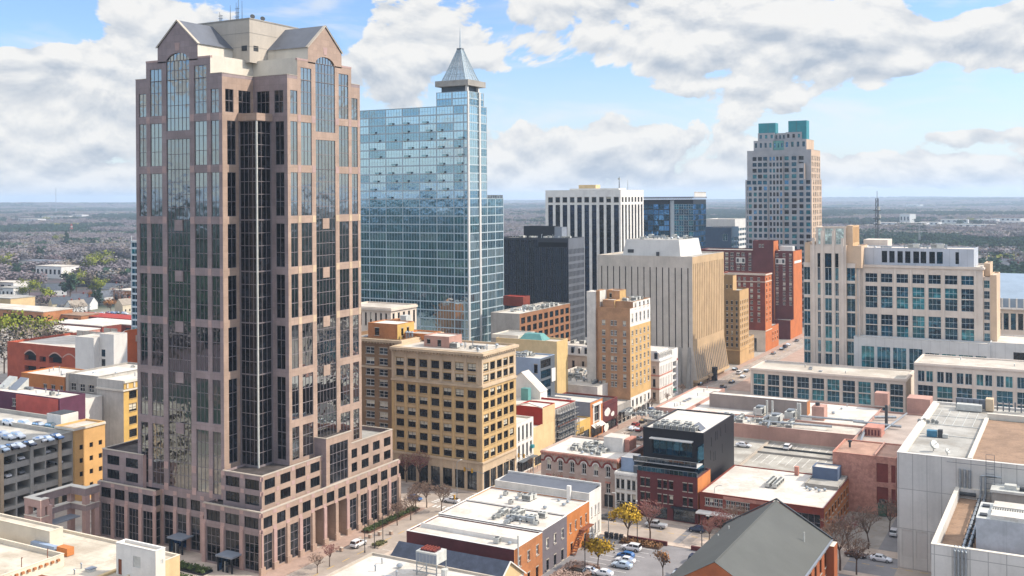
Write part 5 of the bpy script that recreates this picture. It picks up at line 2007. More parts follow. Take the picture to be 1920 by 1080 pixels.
def mid_buildings():
 # mansard
 y0 = 384.0
 x1 = XF - 1.0
 x0 = ony(1030, 660, y0)
 y1 = onx(1260, 660, x1)
 zt = zat(ony(1070, 650, y0), y0, 1070, 664)
 b = Bld('mansard_building', 'pale stone building with slate blue mansard dormers half hidden by the orange brick tower', 'building', (x1, y0, 0))
 L, D = x1 - x0, y1 - y0
 cs = cols(L, 11, .26)
 rs = [(zt - 5.2, zt - 2.6), (zt - 10.4, zt - 7.4), (zt - 15.4, zt - 12.6)]
 b.block(x0, x1, y0, y1, 0, zt, STONE, grid(cs, [r for r in rs if r[0] > 0], 'sashd'), grid(cols(D, 8, .3), [r for r in rs if r[0] > 0], 'sashd'), roof=None, rmat2=WHITE)
 cornice(b, x0, x1, y0, y1, zt - .4, .5, .5, WHITE)
 for zz in (zt - 6.2, zt - 11.4):
  cornice(b, x0, x1, y0, y1, zz, .5, .2, PINKB, 0, 'string_course')
 zm = zt + 3.4
 q = MB()
 i = 1.3
 lo = [(x0, y0), (x1, y0), (x1, y1), (x0, y1)]
 hi = [(x0 + i, y0 + i), (x1 - i, y0 + i), (x1 - i, y1 - i), (x0 + i, y1 - i)]
 for k in range(4):
  a, c, e, g = lo[k], lo[(k + 1) % 4], hi[(k + 1) % 4], hi[k]
  q.poly([(a[0], a[1], zt + .1), (c[0], c[1], zt + .1), (e[0], e[1], zm), (g[0], g[1], zm)], CONCS)
 b.part('mansard', q)
 q = MB()
 q.poly([(p[0], p[1], zm) for p in hi], ROOFW2)
 b.part('roof', q)
 SB = mat('slate_blue', '#3c4a5c', .6, .15, .4, .06)
 for k, (c0, c1) in enumerate(cols(L, 16, .42)):
  q = MB()
  q.box(x0 + c0, x0 + c1, y0 + .15, y0 + 1.2, zt + .3, zt + 2.9, SB if k % 2 else WHITE)
  q.box(x0 + c0 + .25, x0 + c1 - .25, y0 + .08, y0 + .15, zt + .5, zt + 2.4, G_DARK)
  b.part('dormer', q)
 for k, (c0, c1) in enumerate(cols(D, 9, .42)):
  q = MB()
  q.box(x1 - 1.2, x1 - .15, y0 + c0, y0 + c1, zt + .3, zt + 2.9, WHITE)
  q.box(x1 - .15, x1 - .08, y0 + c0 + .25, y0 + c1 - .25, zt + .5, zt + 2.4, G_DARK)
  b.part('dormer', q)
 clutter(b, x0 + 4, x0 + 22, y0 + 4, y1 - 3, zm, 7, 42)
 b.done()
 # white building with open stair, next to the concrete block
 xa, ya = x1 - .5, y1 + 1.5
 yb = onx(1271, 690, xa)
 zt2 = zat(xa, yb, 1268, 652)
 b = Bld('scaffolded_building', 'white building with an open stair side beside the ribbed concrete block', 'building', (xa, ya, 0))
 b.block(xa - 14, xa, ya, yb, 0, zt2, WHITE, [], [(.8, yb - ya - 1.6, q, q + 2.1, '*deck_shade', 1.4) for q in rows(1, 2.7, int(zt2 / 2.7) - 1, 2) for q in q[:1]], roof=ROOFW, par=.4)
 q = MB()
 q.box(xa, xa + .06, yb - 1.3, yb - .3, zt2 - 5, zt2 - 4.2, REDP, 'l')
 b.part('red_sign', q)
 b.done()
 # brick and grey shed roofed block
 x1, y0 = -190.1, 352.0
 y1 = onx(1069, 580, x1)
 x0 = ony(920, 580, y0)
 zt = zat(x1, y0, 973, 589)
 b = Bld('brick_block', 'low block with brown brick piers along its long side and a cluttered white roof', 'building', (x1, y0, 0))
 D = y1 - y0
 c = cols(D, 9, .66, .4)
 BP = mat('brick_chestnut', '#8c6448', .9, .16, .3, .14)
 b.block(x0, x1, y0, y1, 0, zt, CONC, [], grid(c, rows(zt - 21, 3.4, 6, 2.4), 'loft'), roof=ROOFW, par=.5, rmat2=BP)
 clutter(b, x0 + 3, x1 - 2, y0 + 10, y0 + 30, zt - .5, 40, 43, ('condenser', 'condenser', 'air_conditioner', 'vent_pipe', 'roof_vent'), 1.15)
 hx0, hx1 = ony(935, 565, y0 + 26), ony(981, 565, y0 + 30)
 b.block(hx0, hx1, y0 + 30, y0 + 36, zt - .5, zt + 3.4, REDB, [], [], roof=REDP, par=.2, name='roof_house')
 for i in range(6):
  plant(b, 'air_conditioner', x1 - 3 - (i % 2) * 3, y0 + 30 + i * 2, zt - .5, 0, .9)
 b.done()
 # tan block with a green copper roof
 x1, y0 = pd(1044, 641, 372)
 zt = zat(x1, y0, 1044, 641)
 x0 = ony(930, 641, y0)
 b = Bld('tan_building', 'tan walled building with a green copper hipped roof top behind the golden office block', 'building', (x1, y0, 0))
 y1 = y0 + 9
 b.block(x0, x1, y0, y1, 0, zt, CREAMP, [], [], roof=ROOFW, par=.5, rmat2=mat('paint_buff_sunlit', '#c9ad78', .85, .1, .3, .06, .1))  # right face repeats the buff wall in a sunlit tone
 cx0, cx1 = ony(974, 640, y0 + 2), ony(1018, 640, y0 + 2)
 q = MB()
 for (a, c) in (((cx0, y0 + 1.5), (cx1, y0 + 1.5)),):
  z0_, z1_ = zt - .4, zt + 1.9
  h = [(cx0, y0 + 1.5), (cx1, y0 + 1.5), (cx1, y0 + 8), (cx0, y0 + 8)]
  g = [(cx0 + 1.6, y0 + 3.2), (cx1 - 1.8, y0 + 3.2), (cx1 - 1.8, y0 + 6.4), (cx0 + 1.6, y0 + 6.4)]
  for k in range(4):
   e, f = h[k], h[(k + 1) % 4]
   q.poly([(e[0], e[1], z0_), (f[0], f[1], z0_), (g[(k + 1) % 4][0], g[(k + 1) % 4][1], z1_), (g[k][0], g[k][1], z1_)], COPPER)
  q.poly([(p[0], p[1], z1_) for p in g], COPPER)
 b.part('copper_roof', q)
 b.block(x0 - 3, cx0 - .5, y0 + 2, y1 + 6, zt - .4, zt + .9, CREAM, [], [], roof=ROOFG, par=.3, name='parapet_wall')
 b.done()
 # blue grey rendered block
 x1, y0 = pd(1013, 673, 352)
 zt = zat(x1, y0, 1013, 673)
 x0 = ony(925, 673, y0)
 y1 = onx(1040, 673, x1)
 b = Bld('rendered_block', 'small blue grey rendered block with dark window grid on its sunny side', 'building', (x1, y0, 0))
 D = y1 - y0
 wv = fcols(x0, x1 - x0, y0, 700, [(1001, 1008)])
 b.block(x0, x1, y0, y1, 0, zt, BLUEG, grid(wv, [(zt - 5, zt - 2), (zt - 10.5, zt - 7.5)], 'sashd'), [(.3, D * .72, q, q + 2.7, 'loft') for q in (zt - 3.4, zt - 6.9, zt - 10.4, zt - 13.9)], roof=ROOFW, par=.4, rmat2=STEEL)
 boxpart(b, 'parapet_wall', x1 - 1, x1 + .3, y0 + D * .74, y1, zt - 9, zt - 4.5, WHITE)
 clutter(b, x0 + 6, x1 - 4, y0 + 1, y1 - 1, zt - .4, 6, 44, ('air_conditioner', 'condenser', 'duct'))
 b.done()
 # steep white gable with a green roof unit
 x1, y0 = pd(1013, 745, 342)
 x0 = ony(935, 745, y0)
 zr = zat(x1, y0, 1013, 735)
 b = Bld('gabled_building', 'white gable fronted low building with a small green roof unit', 'building', (x1, y0, 0))
 xm = ony(978, 705, y0)
 q = MB()
 q.poly([(x0, y0, 0), (x1, y0, 0), (x1, y0, zr), (xm, y0, zr + 6), (x0, y0, zr)], WHITE)
 q.poly([(x1, y0, 0), (x1, y0 + 5, 0), (x1, y0 + 5, zr), (x1, y0, zr)], WHITE)
 q.poly([(x0, y0, 0), (x0, y0, zr), (x0, y0 + 12, zr), (x0, y0 + 12, 0)], WHITE)
 b.part('wall', q)
 q = MB()
 for (a, za, c, zc_) in ((x0 - .3, zr - .1, xm, zr + 6.1), (xm, zr + 6.1, x1 + .3, zr - .1)):
  q.poly([(a, y0 - .3, za), (c, y0 - .3, zc_), (c, y0 + 5, zc_), (a, y0 + 5, za)], ROOFW2)
 b.part('roof', q)
 tx = ony(985, 740, y0 - 3)
 boxpart(b, 'roof_unit', tx - 1.3, tx + 1.3, y0 - 3.6, y0 - 1.5, zr - 3, zr + 1.4, COPPER)
 b.done()
 # flat white roof strip in front of the orange tower, thick with plant
 x1, y0 = XF - 9, onx(1165, 760, XF - 9) - 22
 x0 = x1 - 26
 b = Bld('flat_roofed_building', 'low white roofed building crowded with roof plant at the foot of the orange brick tower', 'building', (x1, y0, 0))
 zt = 12.5
 b.block(x0, x1, y0, y0 + 38, 0, zt, WHITEB, [], [], roof=ROOFW, par=.4)
 clutter(b, x0 + 1, x1 - 1, y0 + 8, y0 + 36, zt - .4, 62, 45, ('condenser', 'condenser', 'air_conditioner', 'roof_vent', 'duct', 'vent_pipe'), 1.05)
 b.done()


mid_buildings()


def shop_row():
 """row of small frontages between the golden office block and the orange tower, along the main street"""
 x1 = XF
 def Y(u, v=800):
  return onx(u, v, x1)
 def zz(u, v):
  return zat(x1, Y(u, v), u, v)
 d = 16
 # white loft
 ya, yb = 265.1, Y(1000)
 zt = zz(985, 788)
 b = Bld('white_shop_building', 'narrow white painted shop building with tall black windows right of the golden office block', 'shop building', (x1, ya, 0))
 D = yb - ya
 b.block(x1 - d, x1, ya, yb, 0, zt, WHITEB, [], grid(cols(D, 4, .45, .3), [(zt - 5.4, zt - 1.3), (zt - 10.6, zt - 6.8)], 'sashd') + [(.5, D - .5, .4, 4.0, 'shop')], roof=ROOFW2, par=.5, rmat2=WHITE)
 q = MB()
 q.box(x1 + .02, x1 + 1.7, ya + .5, yb - .3, 3.9, 4.1, STEEL)
 for k in range(4):
  q.bar((x1 + 1.6, ya + .8 + k * (D - 1.4) / 3, 0), (x1 + 1.6, ya + .8 + k * (D - 1.4) / 3, 3.9), .07, STEEL)
 b.part('shop_canopy', q)
 q = MB()
 q.box(x1 + .02, x1 + .9, yb - 2.2, yb - .9, 6.4, 7.3, TEALP)
 b.part('teal_awning', q)
 b.done()
 # buff blank wall
 yc = Y(1041)
 z1, z2 = zz(1020, 795), zz(1030, 760)
 b = Bld('buff_shop_building', 'buff painted shop building with a blank wall and taller set back upper part', 'shop building', (x1, yb, 0))
 D = yc - yb
 b.block(x1 - d, x1, yb + .02, yc, 0, z1, CREAMP, [], [(.8, D - .8, .3, 2.9, 'shop')], roof=ROOFW2, par=.4, rmat2=CREAMP)
 ym = yb + D * .42
 b.block(x1 - 9, x1 - .01, ym, yc - .02, z1 - .4, z2, REDP, [(3, 4.4, z1, z1 + 1.6, 'sashd')], [], roof=ROOFW2, par=.3, name='upper_wall', rmat2=CREAMP)
 q = MB()
 q.bar((x1 - 9.3, ym - .3, z2 + .1), (x1 - 4.5, ym - .3, z2 + 1.1), .25, WHITE)
 q.bar((x1 - 4.5, ym - .3, z2 + 1.1), (x1 + .1, ym - .3, z2 + .1), .25, WHITE)
 b.part('pediment', q)
 b.done()
 # red building under scaffold
 yd = Y(1079)
 zt = zz(1041, 767)
 b = Bld('scaffolded_building', 'red walled building whose street front stands behind dense grey scaffolding', 'building', (x1, yc, 0))
 D = yd - yc
 b.block(x1 - 27, x1, yc + .02, yd, 0, zt, REDP, [(6, 7.6, zt - 6.5, zt - 3, 'sashd')], grid(cols(D, 5, .5), rows(1, 4, int(zt / 4), 2.8), 'sashd'), roof=ROOFW2, par=.5, rmat2=CONC)
 clutter(b, x1 - 25, x1 - 2, yc + 2, yd - 2, zt - .5, 5, 46, ('vent_pipe', 'roof_hatch', 'roof_vent'))
 b.done()
 s = thing('scaffold', 'dense grey tube scaffold covering the front of the red walled building', 'scaffold', (x1 + .8, (yc + yd) / 2, 0))
 q = MB()
 p = MB()
 nx, nz = 9, int(zt / 1.9)
 for i in range(nx):
  y = yc + .4 + (D - .8) * i / (nx - 1)
  for xx in (x1 + .3, x1 + 1.5):
   q.bar((xx, y, 0), (xx, y, zt - .3), .09, STEEL, 4)
 for k in range(nz):
  z = 1.9 * (k + 1)
  for xx in (x1 + .3, x1 + 1.5):
   q.bar((xx, yc + .4, z), (xx, yd - .4, z), .08, GALV, 4)
   q.bar((xx, yc + .4, z - .9), (xx, yd - .4, z - .9), .06, GALV, 4)
  p.box(x1 + .3, x1 + 1.5, yc + .5, yd - .5, z - .06, z + .0, RUST if k % 3 == 1 else CONC)
  for i in range(nx - 1):
   y = yc + .4 + (D - .8) * i / (nx - 1)
   y2 = yc + .4 + (D - .8) * (i + 1) / (nx - 1)
   if (i + k) % 2:
    q.bar((x1 + 1.5, y, z - 1.9), (x1 + 1.5, y2, z), .06, STEEL, 4)
 obj('tubes', q, s)
 obj('planks', p, s)
 # yellow shopfront with grey blank party wall
 ye = Y(1107)
 z1, z2 = zz(1095, 788), zz(1090, 757)
 b = Bld('yellow_shop_building', 'small yellow shop building with three slit windows beside the scaffolding', 'shop building', (x1, yd, 0))
 D = ye - yd
 b.block(x1 - 7, x1, yd + .02, ye, 0, z1, YELLOWP, [], [(D * .3 + i * 1.1, D * .3 + i * 1.1 + .6, z1 - 4.2, z1 - 2, 'sashd') for i in range(3)] + [(.9, D - .9, .3, 3.8, 'shop')], roof=ROOFW, par=.3, rmat2=YELLOWP)
 b.block(x1 - 24, x1 - 7.02, yd + .03, ye, 0, z2, GREYM, [], [], roof=ROOFW2, par=.3, name='rear_wall')
 boxpart(b, 'chimney', x1 - 7, x1 - 6, yd + .1, yd + 1.0, z1, z1 + 2.5, YELLOWP)
 b.done()
 # orange front
 yf = Y(1130)
 zt = zz(1108, 755)
 b = Bld('orange_shop_building', 'orange painted shop building with a white framed tall window', 'shop building', (x1, ye, 0))
 D = yf - ye
 b.block(x1 - 22, x1, ye + .02, yf, 0, zt, GREYM, [], [(D * .3, D * .72, 5.2, zt - 1.6, 'sash'), (.6, D - .6, .3, 3.4, 'shop')], roof=ROOFW2, par=.4, rmat2=ORANGEP)
 q = MB()
 q.box(x1, x1 + .15, ye + D * .2, ye + D * .3, 4.6, zt - 1.2, WHITE)
 q.box(x1, x1 + .15, ye + D * .72, ye + D * .82, 4.6, zt - 1.2, WHITE)
 q.box(x1, x1 + .5, ye + D * .15, ye + D * .87, zt - 1.5, zt - .8, WHITE)
 q.poly([(x1 + .02, ye + .6, 4.6), (x1 + 1.6, ye + .6, 3.6), (x1 + 1.6, yf - .6, 3.6), (x1 + .02, yf - .6, 4.6)], WHITE)
 b.part('window_surround', q)
 b.done()
 # dark red with pale mural
 yg = Y(1158)
 zt = zz(1140, 752)
 b = Bld('mural_building', 'dark red brick building with large faded white painted patches on its front', 'building', (x1, yf, 0))
 D = yg - yf
 b.block(x1 - 20, x1, yf + .02, yg, 0, zt, REDB, [], [(.8, D - .8, .3, 3.2, 'shop')], roof=ROOFD, par=.4, rmat2=MAROON)
 q = MB()
 for (c0, c1, z0_, z1_) in ((.1, .52, zt - 5.2, zt - 2.2), (.08, .42, zt - 10.4, zt - 7.2), (.55, .8, zt - 6, zt - 4.2)):
  n = 9
  pts = []
  r = random.Random(int(c0 * 100))
  for k in range(n):
   a = 2 * math.pi * k / n
   pts.append((x1 + .03, yf + D * ((c0 + c1) / 2 + (c1 - c0) / 2 * math.cos(a) * r.uniform(.8, 1.15)), (z0_ + z1_) / 2 + (z1_ - z0_) / 2 * math.sin(a) * r.uniform(.8, 1.15)))
  q.poly(pts, WHITE)
 for zz_ in (zt - 1.4, zt - 6.6):
  q.box(x1, x1 + .25, yf + .3, yg - .3, zz_, zz_ + .35, MAROON)
 b.part('painted_mural', q)
 b.done()
 # grey brick
 yh = Y(1182) - .1
 zt = zz(1170, 756)
 b = Bld('grey_shop_building', 'grey brick shop building leaning on the orange brick tower', 'shop building', (x1, yg, 0))
 D = yh - yg
 b.block(x1 - 20, x1, yg + .02, yh, 0, zt, CONC, [], grid(cols(D, 6, .5, .3), [(zt - 5.2, zt - 2.4)], 'sashd') + grid(cols(D, 3, .7, .3), [(.4, 4.2)], 'shop'), roof=ROOFW, par=.4, rmat2=CONC)
 q = MB()
 q.box(x1 + .02, x1 + 1.3, yg + 1, yh - 1, 4.6, 4.85, STEEL)
 b.part('shop_canopy', q)
 b.done()


shop_row()


# ------------------------------------------------------------------ west side: arcaded brick, white, black modern, red shop
def arcade_block():
 x0, x1, y0 = -128.0, -106.0, 248.6
 y1 = 268
 zt = zat(x0, y0, 1030, 848) + .55
 b = Bld('arcaded_building', 'pinkish three storey building with red brick arches over round headed windows', 'shop building', (x1, y0, 0))
 L = x1 - x0
 n = 6
 z = lambda q: zat((x0 + x1) / 2, y0, 1090, 720 + q / 3.857)
 cs = [(L * (.08 + .156 * k), L * (.08 + .156 * k + .055)) for k in range(n)]
 PB = mat('brick_pinkgrey', '#b09c90', .9, .14, .3, .12, .1)
 top = (z(645), z(572))
 midr = (z(760), z(690))
 q = [(a, c, top[0], top[1], 'sash') for a, c in cs] + [(a, c, midr[0], midr[1], 'sash') for a, c in cs] + [(a - .5, c + .8, .4, 3.6, 'shop') for a, c in cs]
 b.block(x0, x1, y0, y1, 0, zt, PB, q, [], roof=ROOFW2, par=.35, rmat2=ORANGEB)
 cornice(b, x0, x1, y0, y1, zt - .5, .45, .5, PINKB, .8)
 ARCHB = mat('brick_arch', '#7f4038', .9, .15, .4, .12)
 m = MB()
 for a, c in cs:
  u = (a + c) / 2
  r0, r1 = (c - a) / 2 + .12, (c - a) / 2 + .95
  zc = top[1] - .3
  nn = 10
  for (ra, rb, mm, o) in ((r0, r0 + .3, WHITE, .1), (r0 + .32, r1, ARCHB, .14)):
   for k in range(nn):
    a0, a1 = math.pi * k / nn, math.pi * (k + 1) / nn
    P = lambda rr, an: (x0 + u - rr * math.cos(an), y0 - o, zc + rr * math.sin(an))
    m.poly([P(ra, a0), P(ra, a1), P(rb, a1), P(rb, a0)], mm)
  m.box(x0 + a - .15, x0 + c + .15, y0 - .2, y0, top[0] - .2, top[0], WHITE)
  m.box(x0 + a - .2, x0 + c + .2, y0 - .16, y0, midr[1] + .05, midr[1] + .5, PINKB)
  m.box(x0 + a - .15, x0 + c + .15, y0 - .2, y0, midr[0] - .2, midr[0], WHITE)
 # spring band between arches
 for k in range(n + 1):
  ua = cs[k - 1][1] + .95 - .05 if k else .1
  ub = cs[k][0] - .95 + .05 if k < n else L - .1
  if ub > ua:
   m.box(x0 + ua, x0 + ub, y0 - .12, y0, top[1] - .55, top[1] - .05, ARCHB)
 b.part('arch_band', m)
 clutter(b, x0 + 6, x1 - 5, y0 + 2, y1 - 5, zt - .35, 46, 51, ('condenser', 'condenser', 'condenser', 'air_conditioner', 'roof_vent', 'vent_pipe'), .8)
 hx = ony(1132, 830, y0 + 9)
 boxpart(b, 'roof_house', hx, hx + 5.5, y0 + 9, y0 + 14, zt - .35, zt + 3.4, WHITE, ROOFW2)
 boxpart(b, 'chimney', hx + 5.6, hx + 7, y0 + 10, y0 + 15, zt - .35, zt + 3.0, PINKB)
 b.done()
 # white three storey
 xa, xb, y0 = -105.8, -99.6, 246.9
 zt = zat(xa, y0, 1160, 884)
 b = Bld('white_shop_building', 'slim white three storey building between the arcaded building and the black block', 'shop building', (xb, y0, 0))
 L = xb - xa
 cs = [(L * a, L * c) for a, c in ((.06, .21), (.27, .42), (.54, .69), (.76, .91))]
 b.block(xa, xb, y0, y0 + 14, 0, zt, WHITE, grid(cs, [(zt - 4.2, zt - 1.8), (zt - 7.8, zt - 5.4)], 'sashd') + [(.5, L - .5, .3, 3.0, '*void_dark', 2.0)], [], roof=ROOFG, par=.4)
 cornice(b, xa, xb, y0, y0 + 14, zt - .6, .5, .35, WHITE, .7)
 boxpart(b, 'roof_house', xa + .5, xa + 4, y0 + 3, y0 + 8, zt - .4, zt + 3.2, BLUEG, ROOFW2)
 boxpart(b, 'terrace_screen', xa + 4.1, xb - .4, y0 + 2.5, y0 + 9, zt - .4, zt + 1.4, STEEL, ROOFW)
 b.done()
 # black modern block on a maroon brick base
 xa, xb, y0 = -99.4, -83.45, 246.2
 zb = zat(xb, y0, 1307, 897)
 b = Bld('black_block', 'black clad modern block with glazed terraces over a maroon brick base', 'office block', (xb, y0, 0))
 L = xb - xa
 z = lambda q: zat(xa, y0, 1200, 720 + q / 3.857)
 cs = [(L * a, L * c) for a, c in ((.06, .125), (.15, .215), (.345, .405), (.44, .5), (.535, .6), (.76, .825), (.855, .92))]
 yo = onx(1332, 880, xb)
 b.block(xa, xb, y0, yo, 0, zb, MAROON, grid(cs, [(zb - 3.6, zb - 1.6), (zb - 7.2, zb - 5.2)], 'sashd') + [(L * .6, L * .95, .3, 3.4, 'shop'), (L * .1, L * .5, .3, 3.2, 'shop')], [], roof=ROOFD, par=.25, rmat2=ORANGEP)
 boxpart(b, 'shop_awning', xa + L * .58, xb - .3, y0 - 1.1, y0 - .02, 3.5, 3.9, NAVY)
 yu = 254.5
 xu = -84.6
 xl = ony(1206, 830, yu)
 zt = zat(xu, yu, 1320, 813)
 yB = onx(1376, 790, xu)
 b.block(xl, xu, yu, yB, 0, zt, BLACKM, [(L * .16, L * .84, zt - 6.6, zt - 2.6, 'blackglaze'), (L * .16, L * .84, zb + .2, zt - 8.2, 'blackglaze')], [(a, a + .28, p, p + 2.4, 'slit') for a, p in ((6, zb + 4.6), (9.6, zb + 5.4), (10.9, zb + 5.4), (14, zb + 5.6), (15.2, zb + 1.0), (8, zb + .4), (9.2, zb + .4), (18, zb + 5.8), (5.2, zb + 1.4))], roof=ROOFW2, par=.25, dp=.5, name='clad_wall')
 q = MB()
 q.box(xl + L * .14, xl + L * .86, yu - 1.5, yu, zt - 2.5, zt - 2.2, CONCS)
 b.part('brise_soleil', q)
 zm = zt - 7.6
 q = MB()
 q.box(xl - 1.0, xu - .3, yu - 4.6, yu - .02, zm - .3, zm, CONCS)
 q.box(xl - 1.0, xu - .3, yu - 4.7, yu - 4.6, zm, zm + 1.1, G_LITE)
 for i in range(12):
  x = xl - .9 + (xu - xl + .5) * i / 11
  q.box(x - .04, x + .04, yu - 4.72, yu - 4.6, zm, zm + 1.15, STEEL)
 b.part('terrace', q)
 q = MB()
 q.box(xa + .2, xb - .2, y0 + .1, y0 + .2, zb, zb + 1.2, G_TEAL2)
 q.box(xa + .1, xb - .1, y0 + .05, y0 + .25, zb + 1.2, zb + 1.3, STEEL)
 for i in range(14):
  x = xa + .2 + (xb - xa - .4) * i / 13
  q.box(x - .04, x + .04, y0 + .05, y0 + .25, zb, zb + 1.2, STEEL)
 b.part('terrace_railing', q)
 q = MB()
 q.box(xu - .6, xu, yu - 4.4, yu - .02, zb, zm - .32, G_TEAL2)
 q.box(xu - .3, xu, yu - 4.4, yu - .02, zm + 1.2, zt - 2.6, G_TEAL2)
 b.part('glass_side', q)
 for i in range(14):
  plant(b, 'condenser', xl + 3 + (i % 7) * 1.7, yu + 1.6 + (i // 7) * 1.8, zt - .25, 0, 1.25)
 for i in range(3):
  plant(b, 'air_conditioner', xl + 4 + i * 3.2, yu + 6, zt - .25, 0, 1.1)
 q = MB()
 q.poly([(xu - 5.5, yu + 3, zt - .2), (xu - 3.6, yu + 3, zt + 1.3), (xu - 3.6, yu + 7, zt + 1.3), (xu - 5.5, yu + 7, zt - .2)], ROOFW2)
 q.poly([(xu - 3.6, yu + 3, zt + 1.3), (xu - 1.7, yu + 3, zt - .2), (xu - 1.7, yu + 7, zt - .2), (xu - 3.6, yu + 7, zt + 1.3)], SLATE)
 q.poly([(xu - 5.5, yu + 3, zt - .2), (xu - 1.7, yu + 3, zt - .2), (xu - 3.6, yu + 3, zt + 1.3)], UNITD)
 b.part('skylight', q)
 b.done()
 # red shop with a bright white roof
 xa, y0 = -83.0, 246.3
 xb = -53.0
 y1 = 275.6
 zt = 8.2
 b = Bld('red_shop_building', 'low red brick shop with a wide bright white roof and a white canopy', 'shop building', (xb, y0, 0))
 L = xb - xa
 wins = [(L * (.045 + .038 * i), L * (.045 + .038 * (i + 1)) - .12, zt - 3.0, zt - 1.2, 'sash') for i in range(4)] + [(L * (.22 + .04 * i), L * (.22 + .04 * (i + 1)) - .12, zt - 3.0, zt - 1.2, 'sash') for i in range(5)]
 sh = [(L * (.06 + .12 * i), L * (.06 + .12 * i + .09), .3, 3.2, 'shop') for i in range(7)] + [(L * .78, L * .97, .6, 6.6, 'podtall')]
 b.block(xa, xb, y0, y1, 0, zt, REDB, wins + sh, grid(cols(y1 - y0, 8, .5, .6), [(1.2, 3.0), (4.8, 6.6)], 'sashd'), roof=ROOFW2, par=.12, rmat2=ORANGEP)  # orange right side is red brick with sunlight put into the colour
 cp = MB()
 cp.box(xa - .2, xa + L * .62, y0 - 2.6, y0 - .02, 3.6, 3.95, WHITE)
 b.part('canopy', cp)
 q = MB()
 q.box(xa + .2 * L, xa + .6 * L, y0 - .08, y0 - .005, zt - 1.0, zt - .2, PINKB)
 b.part('faded_panel', q)
 for i in range(8):
  plant(b, 'air_conditioner', xa + 13.5 + (i % 2) * 1.9, y0 + 12.5 + (i // 2) * 1.9, zt, math.pi / 2, .85)
 boxpart(b, 'chimney', xa + 16.8, xa + 17.8, y1 - 3, y1 - 2, zt, zt + 2.2, PINKB)
 # set back upper room at the right
 xr0 = xb - 8.5
 b.block(xr0, xb - .3, y1 - 12, y1 - .5, zt - .2, zt + .7, CONC, [], [], roof=ROOFG, par=.2, name='upper_wall')
 b.block(xr0 + .5, xr0 + 6.8, y1 - 5.6, y1 - 1, zt + .5, zt + 3.4, mat('panel_slate_blue', '#56657d', .6, .1, .3, .05), [], [], roof=ROOFW2, par=.1, name='upper_room')
 for i in range(5):
  plant(b, 'roof_vent', xr0 + 1 + i * 1.1, y1 - 14 - (i % 2) * 1.4, zt, 0, .9)
 b.done()


style('blackglaze', MULLD, [G_TEAL2, G_DARK], -1.9, 1, .1, inset=.3)
style('slit', WHITE, [G_DARK], 1, 1, .06, inset=.1)
arcade_block()


